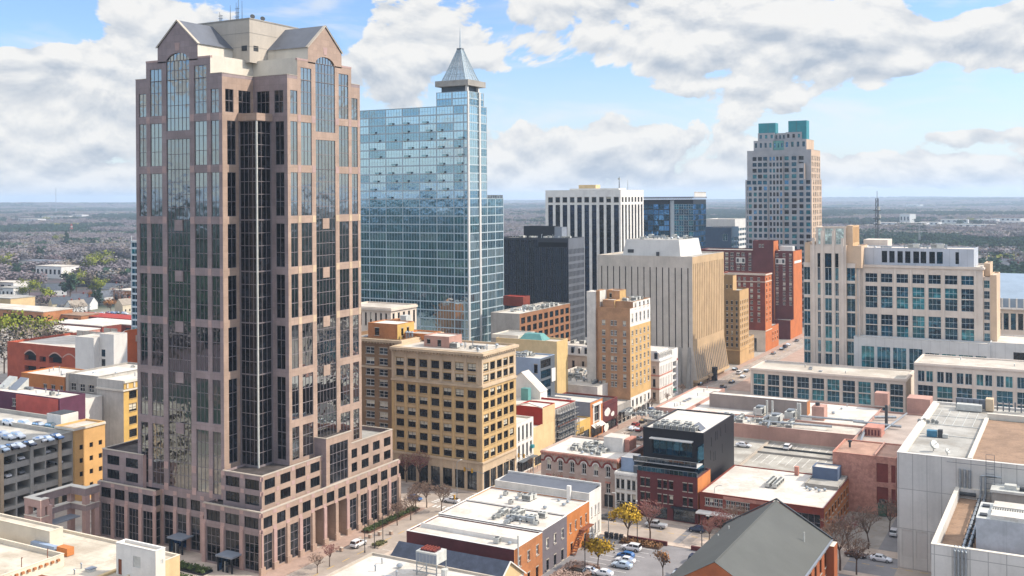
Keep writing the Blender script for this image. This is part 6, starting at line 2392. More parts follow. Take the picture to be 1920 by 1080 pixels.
def low_roofs():
 # theatre: white roof, pink flank wall
 yp = 316.6
 xa, xb = -126, -58.0
 b = Bld('theatre', 'sprawling low building with a white roof and a long blank pink flank wall', 'theatre', (xb, yp, 0))
 zt = 10.3
 px0 = ony(1376, 815, yp)
 b.block(px0 - 20, xb, yp, 330, 0, zt, PINKW, [], [], roof=ROOFW, par=.5)
 b.block(xa, px0 - 20.02, 329.0, 372, 0, zt, PINKW, [], [], roof=ROOFW2, par=.3, name='side_wall')
 b.block(px0 - 20, xb - 1, 330.02, 364, 0, zt - .4, PINKW, [], [], roof=ROOFW2, par=.3, name='rear_wall')
 b.block(xa + 2, px0 - 22, 316, 328.9, 0, zt - 1.5, CONC, [], [], roof=ROOFG, par=.3, name='side_wall')
 # raised stage wall
 ys = 341.0
 sx0, sx1 = ony(1330, 745, ys), ony(1513, 760, ys)
 zs = zat(sx0, ys, 1332, 738)
 b.block(sx0, sx1, ys, ys + 4.5, zt - .8, zs, mat('render_taupe', '#8f837c', .85, .1, .15, .06, .2), [], [], roof=ROOFW2, par=.1, name='stage_wall', rmat2=ORANGEB)
 boxpart(b, 'stair_house', ony(1522, 765, 336), ony(1545, 765, 336), 336, 341, zt - .8, zt + 3.6, PINKW, PINKW)
 q = MB()
 q.cyl(ony(1533, 760, 338), 338, zt + 3.6, zt + 4.6, .7, UNITD, 10)
 b.part('roof_fan', q)
 for (u, v, k) in ((1425, 775, 0), (1483, 782, 0), (1455, 790, 1)):
  x, y = at(u, v, zt)
  plant(b, 'air_handler', x, y, zt - .4, math.pi / 2, 1.25)
 q = MB()
 for (u0, v0, u1, v1) in ((1430, 790, 1560, 800), (1500, 780, 1620, 790), (1450, 765, 1440, 800)):
  a, c = at(u0, v0, zt + .7), at(u1, v1, zt + .7)
  q.bar((a[0], a[1], zt + .7), (c[0], c[1], zt + .7), .35, GALV, 8)
 b.part('duct', q)
 for u in (1438, 1496, 1448, 1500):
  q = MB()
  x, y = ony(u, 755, 335), 335
  q.cyl(x, y, zt - .5, zt + 4.4, .35, UNITM, 10)
  b.part('flue', q)
 clutter(b, px0 - 18, xb - 20, 318, 329, zt - .5, 46, 61, ('condenser', 'duct', 'air_conditioner', 'vent_pipe', 'roof_vent', 'riser_pipe'), 1.1)
 clutter(b, px0 - 40, px0 - 21, 318, 328, zt - 1.8, 36, 62, ('condenser', 'duct', 'air_conditioner', 'vent_pipe'), 1.0)
 clutter(b, xa + 4, px0 - 24, 332, 370, zt - .3, 9, 63, ('vent_pipe', 'roof_hatch'))
 clutter(b, px0, xb - 4, 346, 362, zt - .7, 8, 64, ('vent_pipe', 'roof_hatch', 'roof_vent'))
 # flat tan rear part with two brick boxes and pipes
 b.block(xb + .02, -38, 304, 352, 0, 11.2, PINKW, [], [], roof=mat('membrane_taupe', '#a3958a', .9, .15, .2, .12), par=.4, name='annexe_wall')
 for (u, v, w, h) in ((1652, 752, 4.2, 4.2), (1722, 768, 7, 5)):
  x, y = at(u, v + 8, 11)
  boxpart(b, 'brick_plant_box', x - w / 2, x + w / 2, y, y + w, 10.8, 10.8 + h, PINKW, PINKW)
 x, y = at(1640, 815, 11)
 q = MB()
 q.box(x - 2.5, x + 2.2, y - 2, y + 4, 10.8, 13.4, PINKB)
 for i in range(5):
  q.box(x - 2.4 + i * .9, x - 1.9 + i * .9, y - 2.06, y - 2.0, 11.2, 12.8, MAROON)
 b.part('brick_plant_box', q)
 q = MB()
 x, y = at(1662, 800, 11)
 q.cyl(x, y, 10.8, 17.5, .45, UNITD, 10)
 b.part('flue', q)
 q = MB()
 for (u0, v0, u1, v1, r_) in ((1600, 790, 1690, 800, .4), (1650, 812, 1700, 775, .3), (1610, 835, 1622, 806, .35), (1640, 782, 1680, 782, .45)):
  a, c = at(u0, v0, 11.8), at(u1, v1, 11.8)
  q.bar((a[0], a[1], 11.8), (c[0], c[1], 11.8), r_, GALV, 8)
 b.part('pipework', q)
 b.done()
 # parking deck in front of the pink wall
 d = Bld('parking_deck', 'open roof parking deck with faded bay lines below the pink flank wall', 'parking deck', (-70, 300, 0))
 z = 5.6
 DK = mat('deck_concrete', '#a9a59b', .9, .16, .15, .14, tint='#8b867d', seam=(5.5, 5.5, .4))
 d.block(-84.4, -58.5, 276.5, 316.5, 0, z + .5, CONCW, [], [], roof=DK, par=.5, rmat2=TANS)
 d.block(-98.5, -84.42, 283.2, 316.5, 0, z + .5, CONCW, [], [], roof=DK, par=.5, name='rear_wall')
 q = MB()
 for i in range(11):
  x = -82.5 + i * 2.3
  for (c0, c1) in ((279, 284), (291, 296), (296.4, 301.4), (310.5, 315.6)):
   q.box(x, x + .12, c0, c1, z + .004, z + .012, WHITE)
 d.part('bay_lines', q)
 q = MB()
 q.box(-84, -59, 302.2, 302.7, z, z + .55, CONC)
 q.box(-84, -59, 308.6, 309.0, z, z + .5, UNITD)
 d.part('kerb_wall', q)
 d.done()
 # rose brick block with bricked up openings
 x0, x1, y0 = -57.0, -41.5, 275.2
 b = Bld('rose_brick_building', 'weathered rose brick building with bricked up openings beside the pale panelled block', 'building', (x1, y0, 0))
 zt = zat(x0, y0, 1562, 847)
 L = x1 - x0
 o = [(L * .70, L * .88, zt - 6.4, zt - 1.6, '*brick_arch', .25), (L * .93, L * .995, zt - 6.2, zt - 1.8, '*brick_arch', .25), (L * .70, L * .88, zt - 12, zt - 7.6, '*brick_arch', .25), (L * .93, L * .995, zt - 11.8, zt - 7.8, '*brick_arch', .25)]
 b.block(x0, x1, y0, y0 + 16, 0, zt, mat('brick_mottled', '#bd8a78', .95, .12, .9, .3, .3, tint='#a87566'), o, [], roof=mat('membrane_rose', '#a68472', .95, .2, .3, .2), par=.25)
 boxpart(b, 'parapet_wall', x0 + L * .66, x0 + L * .68, y0 + .3, y0 + 15.5, zt - .2, zt + .45, PINKW)
 q = MB()
 q.cyl(x0 + 3, y0 + 7, zt, zt + 1.4, .3, UNITD, 8)
 q.cyl(x0 + 3, y0 + 7, zt + 1.4, zt + 1.8, .55, UNITD, 8)
 b.part('roof_vent', q)
 b.block(x0 + 1, x0 + 7, y0 + 16.02, y0 + 22, 0, zt - 1.8, mat('paint_rose', '#a84a52', .85, .15, .4, .1), [], [], roof=ROOFG, par=.2, name='rear_wall')
 q = MB()
 q.box(x0 + L * .73, x0 + L * .86, y0 - 1.0, y0 - .02, .2, 3.2, mat('unit_green', '#46604f', .6, .2, 1, .1))
 q.box(x0 + L * .75, x0 + L * .83, y0 - .9, y0 - .1, 3.2, 4.2, UNITD)
 b.part('generator', q)
 b.done()


low_roofs()


# ------------------------------------------------------------------ panelled blocks on the right
def panel_blocks():
 x0, y0 = -35.7, 238.5
 zt = 25.0
 b = Bld('panelled_block', 'tall windowless pale panelled block with a cluttered grey roof at the right edge', 'building', (x0, y0, 0))
 x1 = x0 + 60
 xm = ony(1818, 870, y0)
 LL = mat('panel_inset', '#c2bcb4', .85, .08, .15, .05, .14)
 o = []
 for i in range(4):
  a = .9 + i * 2.9
  o += [(a, a + 2.2, zt - 22.5, zt - 16.6, '*panel_inset', .12), (a, a + 2.2, zt - 30, zt - 23.6, '*panel_inset', .12)]
 b.block(x0, x1, y0, 302, 0, zt, CONCP, [q for q in o if q[2] > .1], [], roof=ROOFG, par=.5, th=.9)
 q = MB()
 q.box(x0 + .8, x0 + 1.6, y0 + 1, 301, zt - .5, zt - .1, CREAM)
 q.box(xm - .5, xm + .4, y0 + .9, 285, zt - .5, zt + .25, CREAM)
 b.part('roof_upstand', q)
 q = MB()
 q.poly([(xm + .4, y0 + .9, zt - .2), (x1 - .9, y0 + .9, zt - .2), (x1 - .9, 284, zt - .2), (xm + .4, 284, zt - .2)], ROOFT)
 b.part('gravel_roof', q)
 q = MB()
 q.box(xm, x1, 285, 286, zt - .3, zt + 1.2, CREAM)
 q.box(xm, x1, 286.2, 286.8, zt - .3, zt + .9, GREYM)
 q.box(x0 + 6, xm - .3, 298, 298.6, zt - .3, zt + 2.2, GREYM)
 for i in range(12):
  q.box(x0 + 6 + i * 1.4, x0 + 6.3 + i * 1.4, 297.6, 298, zt - .3, zt + 2.2, STEEL)
 q.box(xm - 1.2, xm + .6, 296, 299, zt - .3, zt + 2.8, TANS)
 b.part('roof_screen', q)
 q = MB()
 q.box(x0 + 6.5, x0 + 12.5, 294, 296.4, zt - .3, zt + 1.3, UNITM)
 b.part('tank', q)
 # lines of roof seams and kit
 q = MB()
 for y in (262, 274, 285):
  q.box(x0 + 1.6, xm - .6, y, y + .25, zt - .49, zt - .36, UNITM)
 for i in range(7):
  q.box(x0 + 3 + i * 2.2, x0 + 3.15 + i * 2.2, 274.3, 293, zt - .49, zt - .4, UNITM)
 b.part('roof_seams', q)
 x, y = at(1752, 815, zt)
 q = MB()
 q.box(x - 1.6, x + .6, y - .8, y + .8, zt - .4, zt + 1.0, mat('unit_blue', '#3f7189', .5, .15, .6, .1))
 q.box(x + .8, x + 1.8, y - .6, y + .6, zt - .4, zt + 1.3, UNITD)
 q.box(x + 1.8, x + 3, y - .6, y + .4, zt - .4, zt + .4, UNITM)
 b.part('air_conditioner', q)
 for (u, v, s) in ((1750, 842, .9), (1776, 850, .5)):
  x, y = at(u, v, zt)
  q = MB()
  q.bar((x, y, zt - .4), (x, y, zt + .9 * s), .1, STEEL)
  q.bar((x, y, zt + .9 * s), (x + .45 * s, y - .35 * s, zt + 1.3 * s), 1.0 * s, UNITM, 16, 1.1 * s)
  q.bar((x, y, zt + .9 * s), (x + 1.1 * s, y - .9 * s, zt + 1.9 * s), .06, STEEL)
  b.part('satellite_dish', q)
 x, y = at(1740, 790, zt)
 for i in range(5):
  plant(b, 'condenser', x + i * 1.0 - 2, y + (i % 2) * 1.3, zt - .45, 0, .8)
 b.done()
 # nearer low block with chillers
 xw = ony(1788, 905, y0)
 zz = 19.0
 cx, cy = at(1746, 1020, zz)
 xw = cx
 n = Bld('panelled_block', 'nearer pale panelled block with a gravel roof and a big white chiller behind parapets', 'building', (cx, cy, 0))
 n.block(cx, cx + 45, cy, y0 - .02, 0, zz, CONCP, [], [], roof=ROOFT, par=2.0, th=.8, cope=CREAM)
 # pipes climbing both walls
 q = MB()
 for i in range(4):
  x = ony(1790 + i * 7, 1060, cy - .4)
  q.bar((x, cy - .4, 1), (x, cy - .4, zz - .6), .2, GALV, 8)
  q.bar((x, cy - .4, zz - .6), (x, cy + .6, zz + .1), .2, GALV, 8)
 n.part('wall_pipe', q)
 for k, (u, v) in enumerate(((1807, 1015), (1817, 1017))):
  q = MB()
  x, _ = at(u, v, zz)
  q.bar((x, cy + .6, zz - .7), (x, y0 - 1.2, zz - .7), .24, GALV, 8)
  q.bar((x, y0 - 1.2, zz - .7), (x, y0 - 1.0, zz + 3.2), .24, GALV, 8)
  q.bar((x, y0 - 1.0, zz + 3.2), (x + 3.0, y0 - 1.0, zz + 3.3), .24, GALV, 8)
  for i in range(12):
   y = cy + 1 + (y0 - cy - 3) * i / 12
   q.box(x - .35, x + .35, y - .08, y + .08, zz - 2, zz - .45, UNITD)
  n.part('roof_pipe', q)
 q = MB()
 for i in range(3):
  x = ony(1800 + i * 9, 900, y0 - .5)
  q.bar((x, y0 - .5, zz - 1.8), (x, y0 - .5, zz + 4), .28, GALV, 8)
 q.bar((ony(1796, 930, y0 - 1), y0 - 1, zz - 1), (ony(1830, 930, y0 - 1), y0 - 1, zz - 1), .4, UNITD, 8)
 n.part('riser_pipe', q)
 kx0, ky0 = at(1830, 1030, zz - 1.5)
 ky1 = onx(1838, 945, kx0)
 q = MB()
 h0, h1 = zz - 1.4, zz + 4.2
 q.box(kx0, kx0 + 16, ky0, ky0 + 11, h0, h1, mat('chiller_steel', '#b5b9be', .45, .14, .5, .08, .3, metal=.25), 't')
 q.box(kx0 - .02, kx0 + 16, ky0 - .3, ky0 + 11, h0 - .5, h0, UNITD)
 q.poly([(kx0, ky0, h1), (kx0 + 16, ky0, h1), (kx0 + 16, ky0 + 11, h1), (kx0, ky0 + 11, h1)], UNITM)
 for y in (ky0 + .4, ky0 + 6.4):
  q.box(kx0 + 2.4, kx0 + 15.8, y, y + 3.8, h1 + .002, h1 + .7, ROOFW2)
 for i in range(34):
  q.box(kx0 + 2.2 + i * .4, kx0 + 2.32 + i * .4, ky0 + 4.3, ky0 + 6.2, h1 + .002, h1 + .55, UNITM)
 for y in (ky0 + 1.3, ky0 + 7.3):
  q.box(kx0 + .5, kx0 + 1.7, y, y + 1.4, h1 + .002, h1 + .3, UNITD)
 n.part('chiller', q)
 q = MB()
 gx0, gy0 = at(1856, 935, zz + 1.5)
 gy0 = min(gy0, y0 - 7)
 q.box(gx0, gx0 + 14, y0 - 6, y0 - .8, zz - 2, zz + 1.4, CONC)
 q.box(gx0 - .3, gx0 + 14, y0 - 6.3, y0 - .5, zz + 1.4, zz + 1.9, UNITM)
 q.box(gx0 + 2.2, gx0 + 4.4, y0 - 4.8, y0 - 3, zz + 1.9, zz + 2.8, UNITM)
 q.box(gx0 + 5, gx0 + 6, y0 - 5, y0 - 3.6, zz + 1.9, zz + 2.6, UNITD)
 n.part('plant_house', q)
 q = MB()
 for x in (gx0 - 1.4, gx0 + .2):
  for i in range(6):
   q.bar((x, y0 - 2 - i * .02, zz - 1.8), (x, y0 - 2, zz + 8), .06, STEEL)
 for i in range(9):
  z = zz + i * 1.0
  q.bar((gx0 - 1.4, y0 - 2, z), (gx0 + .2, y0 - 2, z), .05, STEEL)
 q.bar((gx0 - 9, y0 - 1.5, zz + 5.5), (gx0 + 6, y0 - 1.5, zz + 5.5), .06, STEEL)
 n.part('roof_ladder', q)
 n.done()


panel_blocks()


# ------------------------------------------------------------------ gabled grey roof in front
def gabled_hall():
 yr = 217.7
 zr, ze = 17.0, 11.0
 xm = -56.7
 x0, x1 = xm - 10.2, xm + 10.8
 yn = 176.0
 b = Bld('gabled_hall', 'brick hall under a big smooth grey gabled roof with black verges', 'hall', (xm, yr, 0))
 GR = mat('metal_roof_sage', '#53544f', .6, .1, .12, .05, .05)
 BR = mat('brick_terracotta', '#9c5a38', .9, .16, .3, .14)
 w = MB()
 w.poly([(x0, yr - .3, 0), (x0, yr - .3, ze), (xm, yr - .3, zr), (x1, yr - .3, ze), (x1, yr - .3, 0)], BR)
 b.face(w, x1, yn, 'r', yr - .3 - yn, 0, ze - .3, grid(cols(yr - .3 - yn, 9, .4, 1), [(1.2, 4.2), (6, 9)], 'sashd'), .35, BR)
 w.poly([(x0, yn, 0), (x0, yr - .3, 0), (x0, yr - .3, ze), (x0, yn, ze)], BR)
 w.poly([(x0, yn, 0), (x0, yn, ze), (xm, yn, zr), (x1, yn, ze), (x1, yn, 0)], BR)
 b.part('wall', w)
 q = MB()
 n = 8
 for (xa, za, xb, zb) in ((x0 - .5, ze - .3, xm, zr + .1), (xm, zr + .1, x1 + .5, ze - .3)):
  q.poly([(xa, yn, za), (xb, yn, zb), (xb, yr, zb), (xa, yr, za)], GR)
 q.bar((xm, yn, zr + .08), (xm, yr, zr + .08), .16, GR, 6)
 b.part('roof', q)
 q = MB()
 for (xa, za, xb, zb) in ((x0 - .7, ze - .35, xm, zr + .25), (x1 + .7, ze - .35, xm, zr + .25)):
  d = .28
  q.poly([(xa, yr - .1, za), (xb, yr - .1, zb), (xb, yr + .35, zb), (xa, yr + .35, za)], UNITD)
  q.poly([(xa, yr - .1, za), (xb, yr - .1, zb), (xb, yr - .1, zb + d), (xa, yr - .1, za + d)], UNITD)
  q.poly([(xa, yr - .1, za + d), (xb, yr - .1, zb + d), (xb, yr + .35, zb + d), (xa, yr + .35, za + d)], UNITD)
  q.poly([(xa, yr + .35, za), (xa, yr + .35, za + d), (xb, yr + .35, zb + d), (xb, yr + .35, zb)], UNITD)
 b.part('verge', q)
 q = MB()
 q.box(x1 + .45, x1 + .8, yn, yr, ze - .7, ze - .35, GREYM)
 b.part('gutter', q)
 # buttress and chimney at the far corner
 boxpart(b, 'buttress', x1 + .02, x1 + 1.6, yr - 3, yr + .3, 0, ze - .8, BR, CREAM)
 # cross gable towards the camera
 gx, gy = at(1357, 1043, 11.6)
 z1 = 11.6
 hw = 8.2
 q = MB()
 q.poly([(gx - hw, gy, 0), (gx + hw, gy, 0), (gx + hw, gy, z1 - 4.6), (gx, gy, z1), (gx - hw, gy, z1 - 4.6)], BR)
 b.part('porch_gable', q)
 q = MB()
 for s_ in (-1, 1):
  q.poly([(gx + s_ * (hw + .5), gy - .3, z1 - 4.8), (gx, gy - .3, z1 + .12), (gx, gy + 13, z1 + .12), (gx + s_ * (hw + .5), gy + 13, z1 - 4.8)], GR)
  q.poly([(gx + s_ * (hw + .5), gy - .32, z1 - 5.2), (gx, gy - .32, z1 - .3), (gx, gy - .32, z1 + .12), (gx + s_ * (hw + .5), gy - .32, z1 - 4.8)], WHITE)
 b.part('porch_roof', q)
 boxpart(b, 'porch_louvre', gx - .8, gx + .8, gy - .12, gy - .01, z1 - 4.2, z1 - 3.0, UNITD)
 q = MB()
 x = ony(1411, 1060, 196.5)
 q.cyl(x, 196.5, 12.2, 14.0, .55, UNITM, 12)
 q.cyl(x, 196.5, 14.0, 14.5, .8, GALV, 12, .4)
 b.part('roof_vent', q)
 for (u, yy, zz) in ((1400, 205, 13.8), (1347, 205, 11.5), (1367, 208, 12.5), (1508, 208, 13.5)):
  q = MB()
  x = ony(u, 1040, yy)
  q.cyl(x, yy, zz - 1.4, zz + .9, .14, UNITM, 8)
  b.part('vent_pipe', q)
 b.done()


gabled_hall()


# ------------------------------------------------------------------ foreground centre row and roofs
def near_row():
 X1 = -102.0
 y_f = 229.6
 Yn = onx(964, 1040, X1)
 xl = -128.5
 cuts = [Yn, onx(1017, 1020, X1), onx(1063, 1000, X1), onx(1105, 985, X1), y_f]
 zt = 9.6
 # cluttered brick row: three lower sections, each its own building
 PX = 0
 names = [('brick_shop_building', 'near orange brick end of the white roofed row, dark maroon gable wall', ORANGEB, MAROON),
    ('grey_shop_building', 'dark grey painted middle section of the white roofed row', mat('paint_charcoal', '#6a6468', .9, .12, .3, .1), CONC),
    ('orange_shop_building', 'orange painted brick section of the white roofed row with an outside stair', ORANGEP, CONC)]
 for k, (nm, lab, m, fm) in enumerate(names):
  ya, yb = cuts[k], cuts[k + 1]
  b = Bld(nm, lab, 'shop building', (X1, ya, 0))
  D = yb - ya
  z = zt - .5 if k == 0 else zt - .3 + k * .12
  y00 = ya + .01
  R = grid(cols(D, 3 if k != 2 else 4, .3, .4), [(5.0, 7.0)], 'sash') + grid(cols(D, 3, .3, .6), [(.2, 2.5)], 'sashd')
  b.block(xl, X1, y00, yb, 0, z, MAROON if k == 0 else m, [], R, roof=ROOFW2, par=.22, rmat2=m, cope=WHITE)
  if k == 0:
   boxpart(b, 'parapet_wall', xl + 1, X1 - 1.5, ya + 4.2, ya + 4.6, z - .22, z + .7, WHITE, ROOFW2)
   clutter(b, X1 - 8, X1 - 1, ya + 1, ya + 4, z - .22, 3, 71, ('condenser', 'roof_vent'))
   q = MB()
   q.cyl(X1 + .4, ya + 1, 0, zt + 2.2, .16, UNITM, 8)
   b.part('flue', q)
  if k == 1:
   clutter(b, X1 - 15, X1 - 2, ya + 1, yb - 1, z - .22, 15, 72, ('condenser', 'air_conditioner', 'roof_vent', 'vent_pipe', 'duct'), .95)
  if k == 2:
   clutter(b, X1 - 22, X1 - 2, ya + 1, yb - 1, z - .22, 11, 73, ('condenser', 'roof_vent', 'roof_hatch', 'air_conditioner'), .95)
   q = MB()
   for i in range(9):
    yy = ya + 1.5 + i * .55
    q.box(X1 + .05, X1 + 1.3, yy, yy + .5, .3 + i * .45, .42 + i * .45, RUST)
   q.bar((X1 + 1.3, ya + 1.4, 1.3), (X1 + 1.3, ya + 6.4, 5.4), .06, RUST)
   q.bar((X1 + .1, ya + 1.4, .2), (X1 + .1, ya + 6.4, 4.3), .1, RUST)
   q.bar((X1 + 1.3, ya + 1.4, .2), (X1 + 1.3, ya + 6.4, 4.3), .1, RUST)
   q.box(X1 + .05, X1 + 1.4, ya + 6.3, yb - .3, 4.3, 4.45, RUST)
   b.part('outside_stair', q)
  b.done()
 # far white section with dark sloping roof behind a parapet
 ya, yb = cuts[3] + .02, y_f
 b = Bld('white_shop_building', 'white end building of the row with a slate roof sunk behind its parapets', 'shop building', (X1, ya, 0))
 D = yb - ya
 z = 11.2
 b.block(xl + 1, X1, ya, yb, 0, z, WHITEB, [], grid(cols(D, 3, .3, .4), [(5.4, 7.6)], 'sash') + grid(cols(D, 3, .3, .4), [(1, 3.4)], 'sashd'), roof=ROOFG, par=.4, rmat2=WHITE)
 q = MB()
 q.poly([(xl + 1.4, ya + .4, z - .35), (X1 - .4, ya + .4, z - .35), (X1 - .4, yb - .4, z + .5), (xl + 1.4, yb - .4, z + .5)], SLATE)
 b.part('slate_roof', q)
 boxpart(b, 'parapet_wall', xl + 1, X1, yb - .3, yb + .02, z, z + .9, WHITE)
 q = MB()
 q.box(X1 - 5.5, X1 - 4.6, ya - .8, ya - .02, z - 3, z + 1.4, WHITE)
 b.part('chimney', q)
 b.done()
 # dark gabled roof in front
 zr = 8.8
 r0 = at(748, 1014, zr)
 yr = r0[1]
 xa, xb = r0[0], ony(957, 1053, yr)
 hw, ze = 6.5, 4.6
 b = Bld('slate_roofed_building', 'long low building under a dark slate gabled roof before the white roofed row', 'building', (xb, yr - hw, 0))
 w = MB()
 w.box(xa, xb - .3, yr - hw + .3, yr + hw - .3, 0, ze, CREAM, 't')
 w.poly([(xb - .3, yr - hw + .3, ze), (xb - .3, yr + hw - .3, ze), (xb - .3, yr, zr)], CREAMP)
 b.part('wall', w)
 q = MB()
 SR = mat('slate_roof_blue', '#3a4150', .7, .25, .6, .2)
 q.poly([(xa, yr - hw, ze - .2), (xb, yr - hw, ze - .2), (xb, yr, zr), (xa, yr, zr)], SR)
 q.poly([(xa, yr, zr), (xb, yr, zr), (xb, yr + hw, ze - .2), (xa, yr + hw, ze - .2)], SR)
 b.part('roof', q)
 q = MB()
 q.bar((xb + .05, yr - hw, ze - .2), (xb + .05, yr, zr), .16, WHITE)
 q.bar((xb + .05, yr + hw, ze - .2), (xb + .05, yr, zr), .16, WHITE)
 b.part('verge', q)
 b.done()
 # white flat roof at the bottom edge with a cooling tower
 zt = 11.0
 cx, cy = at(698, 1036, zt)
 b = Bld('flat_roofed_building', 'wide white flat roof at the bottom edge carrying a small cooling tower', 'building', (cx, cy, 0))
 b.block(cx, cx + 62, cy - 40, cy, 0, zt, CONCW, [], [], roof=ROOFW2, par=.35)
 # left end shows a slanting edge
 tx, ty = at(800, 1078, zt)
 q = MB()
 t0 = zt + 2.2
 for (dx, dy) in ((0, 0), (4.4, 0), (0, 3.2), (4.4, 3.2), (2.2, 0)):
  q.bar((tx - 2.2 + dx, ty + dy, zt - .4), (tx - 2.2 + dx, ty + dy, t0), .12, GALV, 4)
 for i in range(3):
  q.bar((tx - 2.2, ty, zt + .5 + i * .7), (tx + 2.2, ty, zt + .5 + i * .7), .07, GALV, 4)
 q.bar((tx - 2.2, ty, zt), (tx, ty, t0), .06, GALV)
 q.box(tx - 2.6, tx + 2.6, ty - .8, ty - .7, zt + .6, zt + .8, GALV)
 b.part('cooling_tower_frame', q)
 q = MB()
 q.box(tx - 2.3, tx + 2.3, ty - .1, ty + 3.3, t0, t0 + 2.0, UNITM)
 for i in range(6):
  q.box(tx - 2.2 + i * .75, tx - 1.55 + i * .75, ty - .16, ty - .1, t0 + .1, t0 + 1.7, TEALP if False else GREYM)
 b.part('cooling_tower_casing', q)
 for i in range(2):
  q = MB()
  q.box(tx - 1.7, tx + 1.5, ty + .5 + i * 1.2, ty + 1.5 + i * 1.2, t0 + 2.0, t0 + 2.25, MAROON)
  for j in range(5):
   q.box(tx - 1.6 + j * .65, tx - 1.4 + j * .65, ty + .45 + i * 1.2, ty + 1.55 + i * 1.2, t0 + 2.25, t0 + 2.45, REDB)
  b.part('fan_grille', q)
 q = MB()
 q.cyl(tx + 3.6, ty + .6, zt - .3, zt + 1.5, .7, UNITM, 10)
 b.part('tank', q)
 for i in range(4):
  plant(b, 'roof_hatch', tx - 6 + i * 4.2, ty - 4 - i, zt - .35, 0, .9)
 clutter(b, cx + 4, tx - 4, cy - 12, cy - 2, zt - .35, 5, 78, ('vent_pipe', 'roof_vent'))
 b.done()


near_row()


def near_left():
 """cream roofs at the bottom left"""
 z = 17.5
 ex, ey = at(215, 1046, z)
 fx, fy = at(310, 1050, z)
 b = Bld('cream_building', 'cream rendered building with stepped flat roofs and a stair house at the bottom left corner', 'building', (fx, fy, 0))
 CR = mat('render_cream', '#cfc3ae', .9, .1, .2, .06, .12)
 RF = mat('membrane_cream', '#c6bcab', .9, .16, .15, .12, tint='#a89c8a', seam=(2.4, 9, .35))
 x1 = fx + .3
 y1 = ey + 6.5
 x0 = x1 - 62
 b.block(x0, x1, 110, y1, 0, z, CR, [], grid(cols(y1 - 110, 6, .3), [(4, 7), (10, 13)], 'sashd'), roof=RF, par=.4, rmat2=CREAMP)
 # stair house
 sx0, sy0 = at(218, 1072, z)
 sx1 = ony(292, 1075, sy0)
 sy1 = onx(310, 1060, sx1)
 zh = zat(sx1, sy0, 292, 1034)
 b.block(sx0, sx1, sy0, sy1, z - .4, zh, WHITE, [(.45, 1.35, z - .35, z + 2.3, '*steel_rust', .1), (4.1, 5.9, z + 1.5, z + 3.4, '*unit_enamel', .12)], [(1.0, 1.6, z + 2.5, z + 3.2, '*unit_enamel', .08)], roof=ROOFW, par=.35, name='stair_house', rmat2=CREAM)
 # higher roof on the left
 hx1, hy1 = at(93, 995, z + 3.2)
 b.block(x0, hx1, hy1, onx(118, 986, hx1), z - .4, z + 3.0, CR, [], [], roof=RF, par=.3, name='upper_wall')
 hx2, hy2 = at(120, 1035, z + 2.0)
 b.block(x0, hx2, hy2 - 18, min(hy2, hy1 - .3), z - .4, z + 1.7, CR, [], [], roof=RF, par=.7, name='lower_wall')
 for i in range(14):
  x, y = hx2 + .02, hy2 - 16.5 + i * 1.15
  boxpart(b, 'eaves_block', x, x + .35, y, y + .5, z + .8, z + 1.2, ORANGEB)
 for k in range(3):
  q = MB()
  x, y = hx2 - .4, hy2 - 3 - 5 * k
  q.bar((x, y, z + 1.8), (x, y, z + 3.4), .07, RUST, 6)
  q.bar((x, y, z + 3.4), (x + .3, y, z + 3.4), .07, RUST, 6)
  b.part('vent_pipe', q)
 q = MB()
 q.box(hx1 + 3.2, hx1 + 6, hy1 - 1, hy1 + .5, z - .3, z + 1.1, ORANGEP)
 q.box(hx1 - 4, hx1 + 2.5, hy1 - 1.0, hy1 - .1, z - .3, z + .9, BLUEG)
 b.part('roof_box', q)
 q = MB()
 q.box(sx0 - 10, sx0 - 3, sy0 - 8, sy0 - 7, z - .36, z + .1, RUST)
 q.box(sx0 - 1.5, sx0 - .8, sy0 - 8, sy0 + 4, z - .36, z - .05, CREAMP)
 b.part('roof_upstand', q)
 clutter(b, hx2 + 2, sx0 - 1, hy2 - 8, y1 - 2, z - .4, 4, 81, ('vent_pipe', 'roof_hatch'))
 b.done()


near_left()


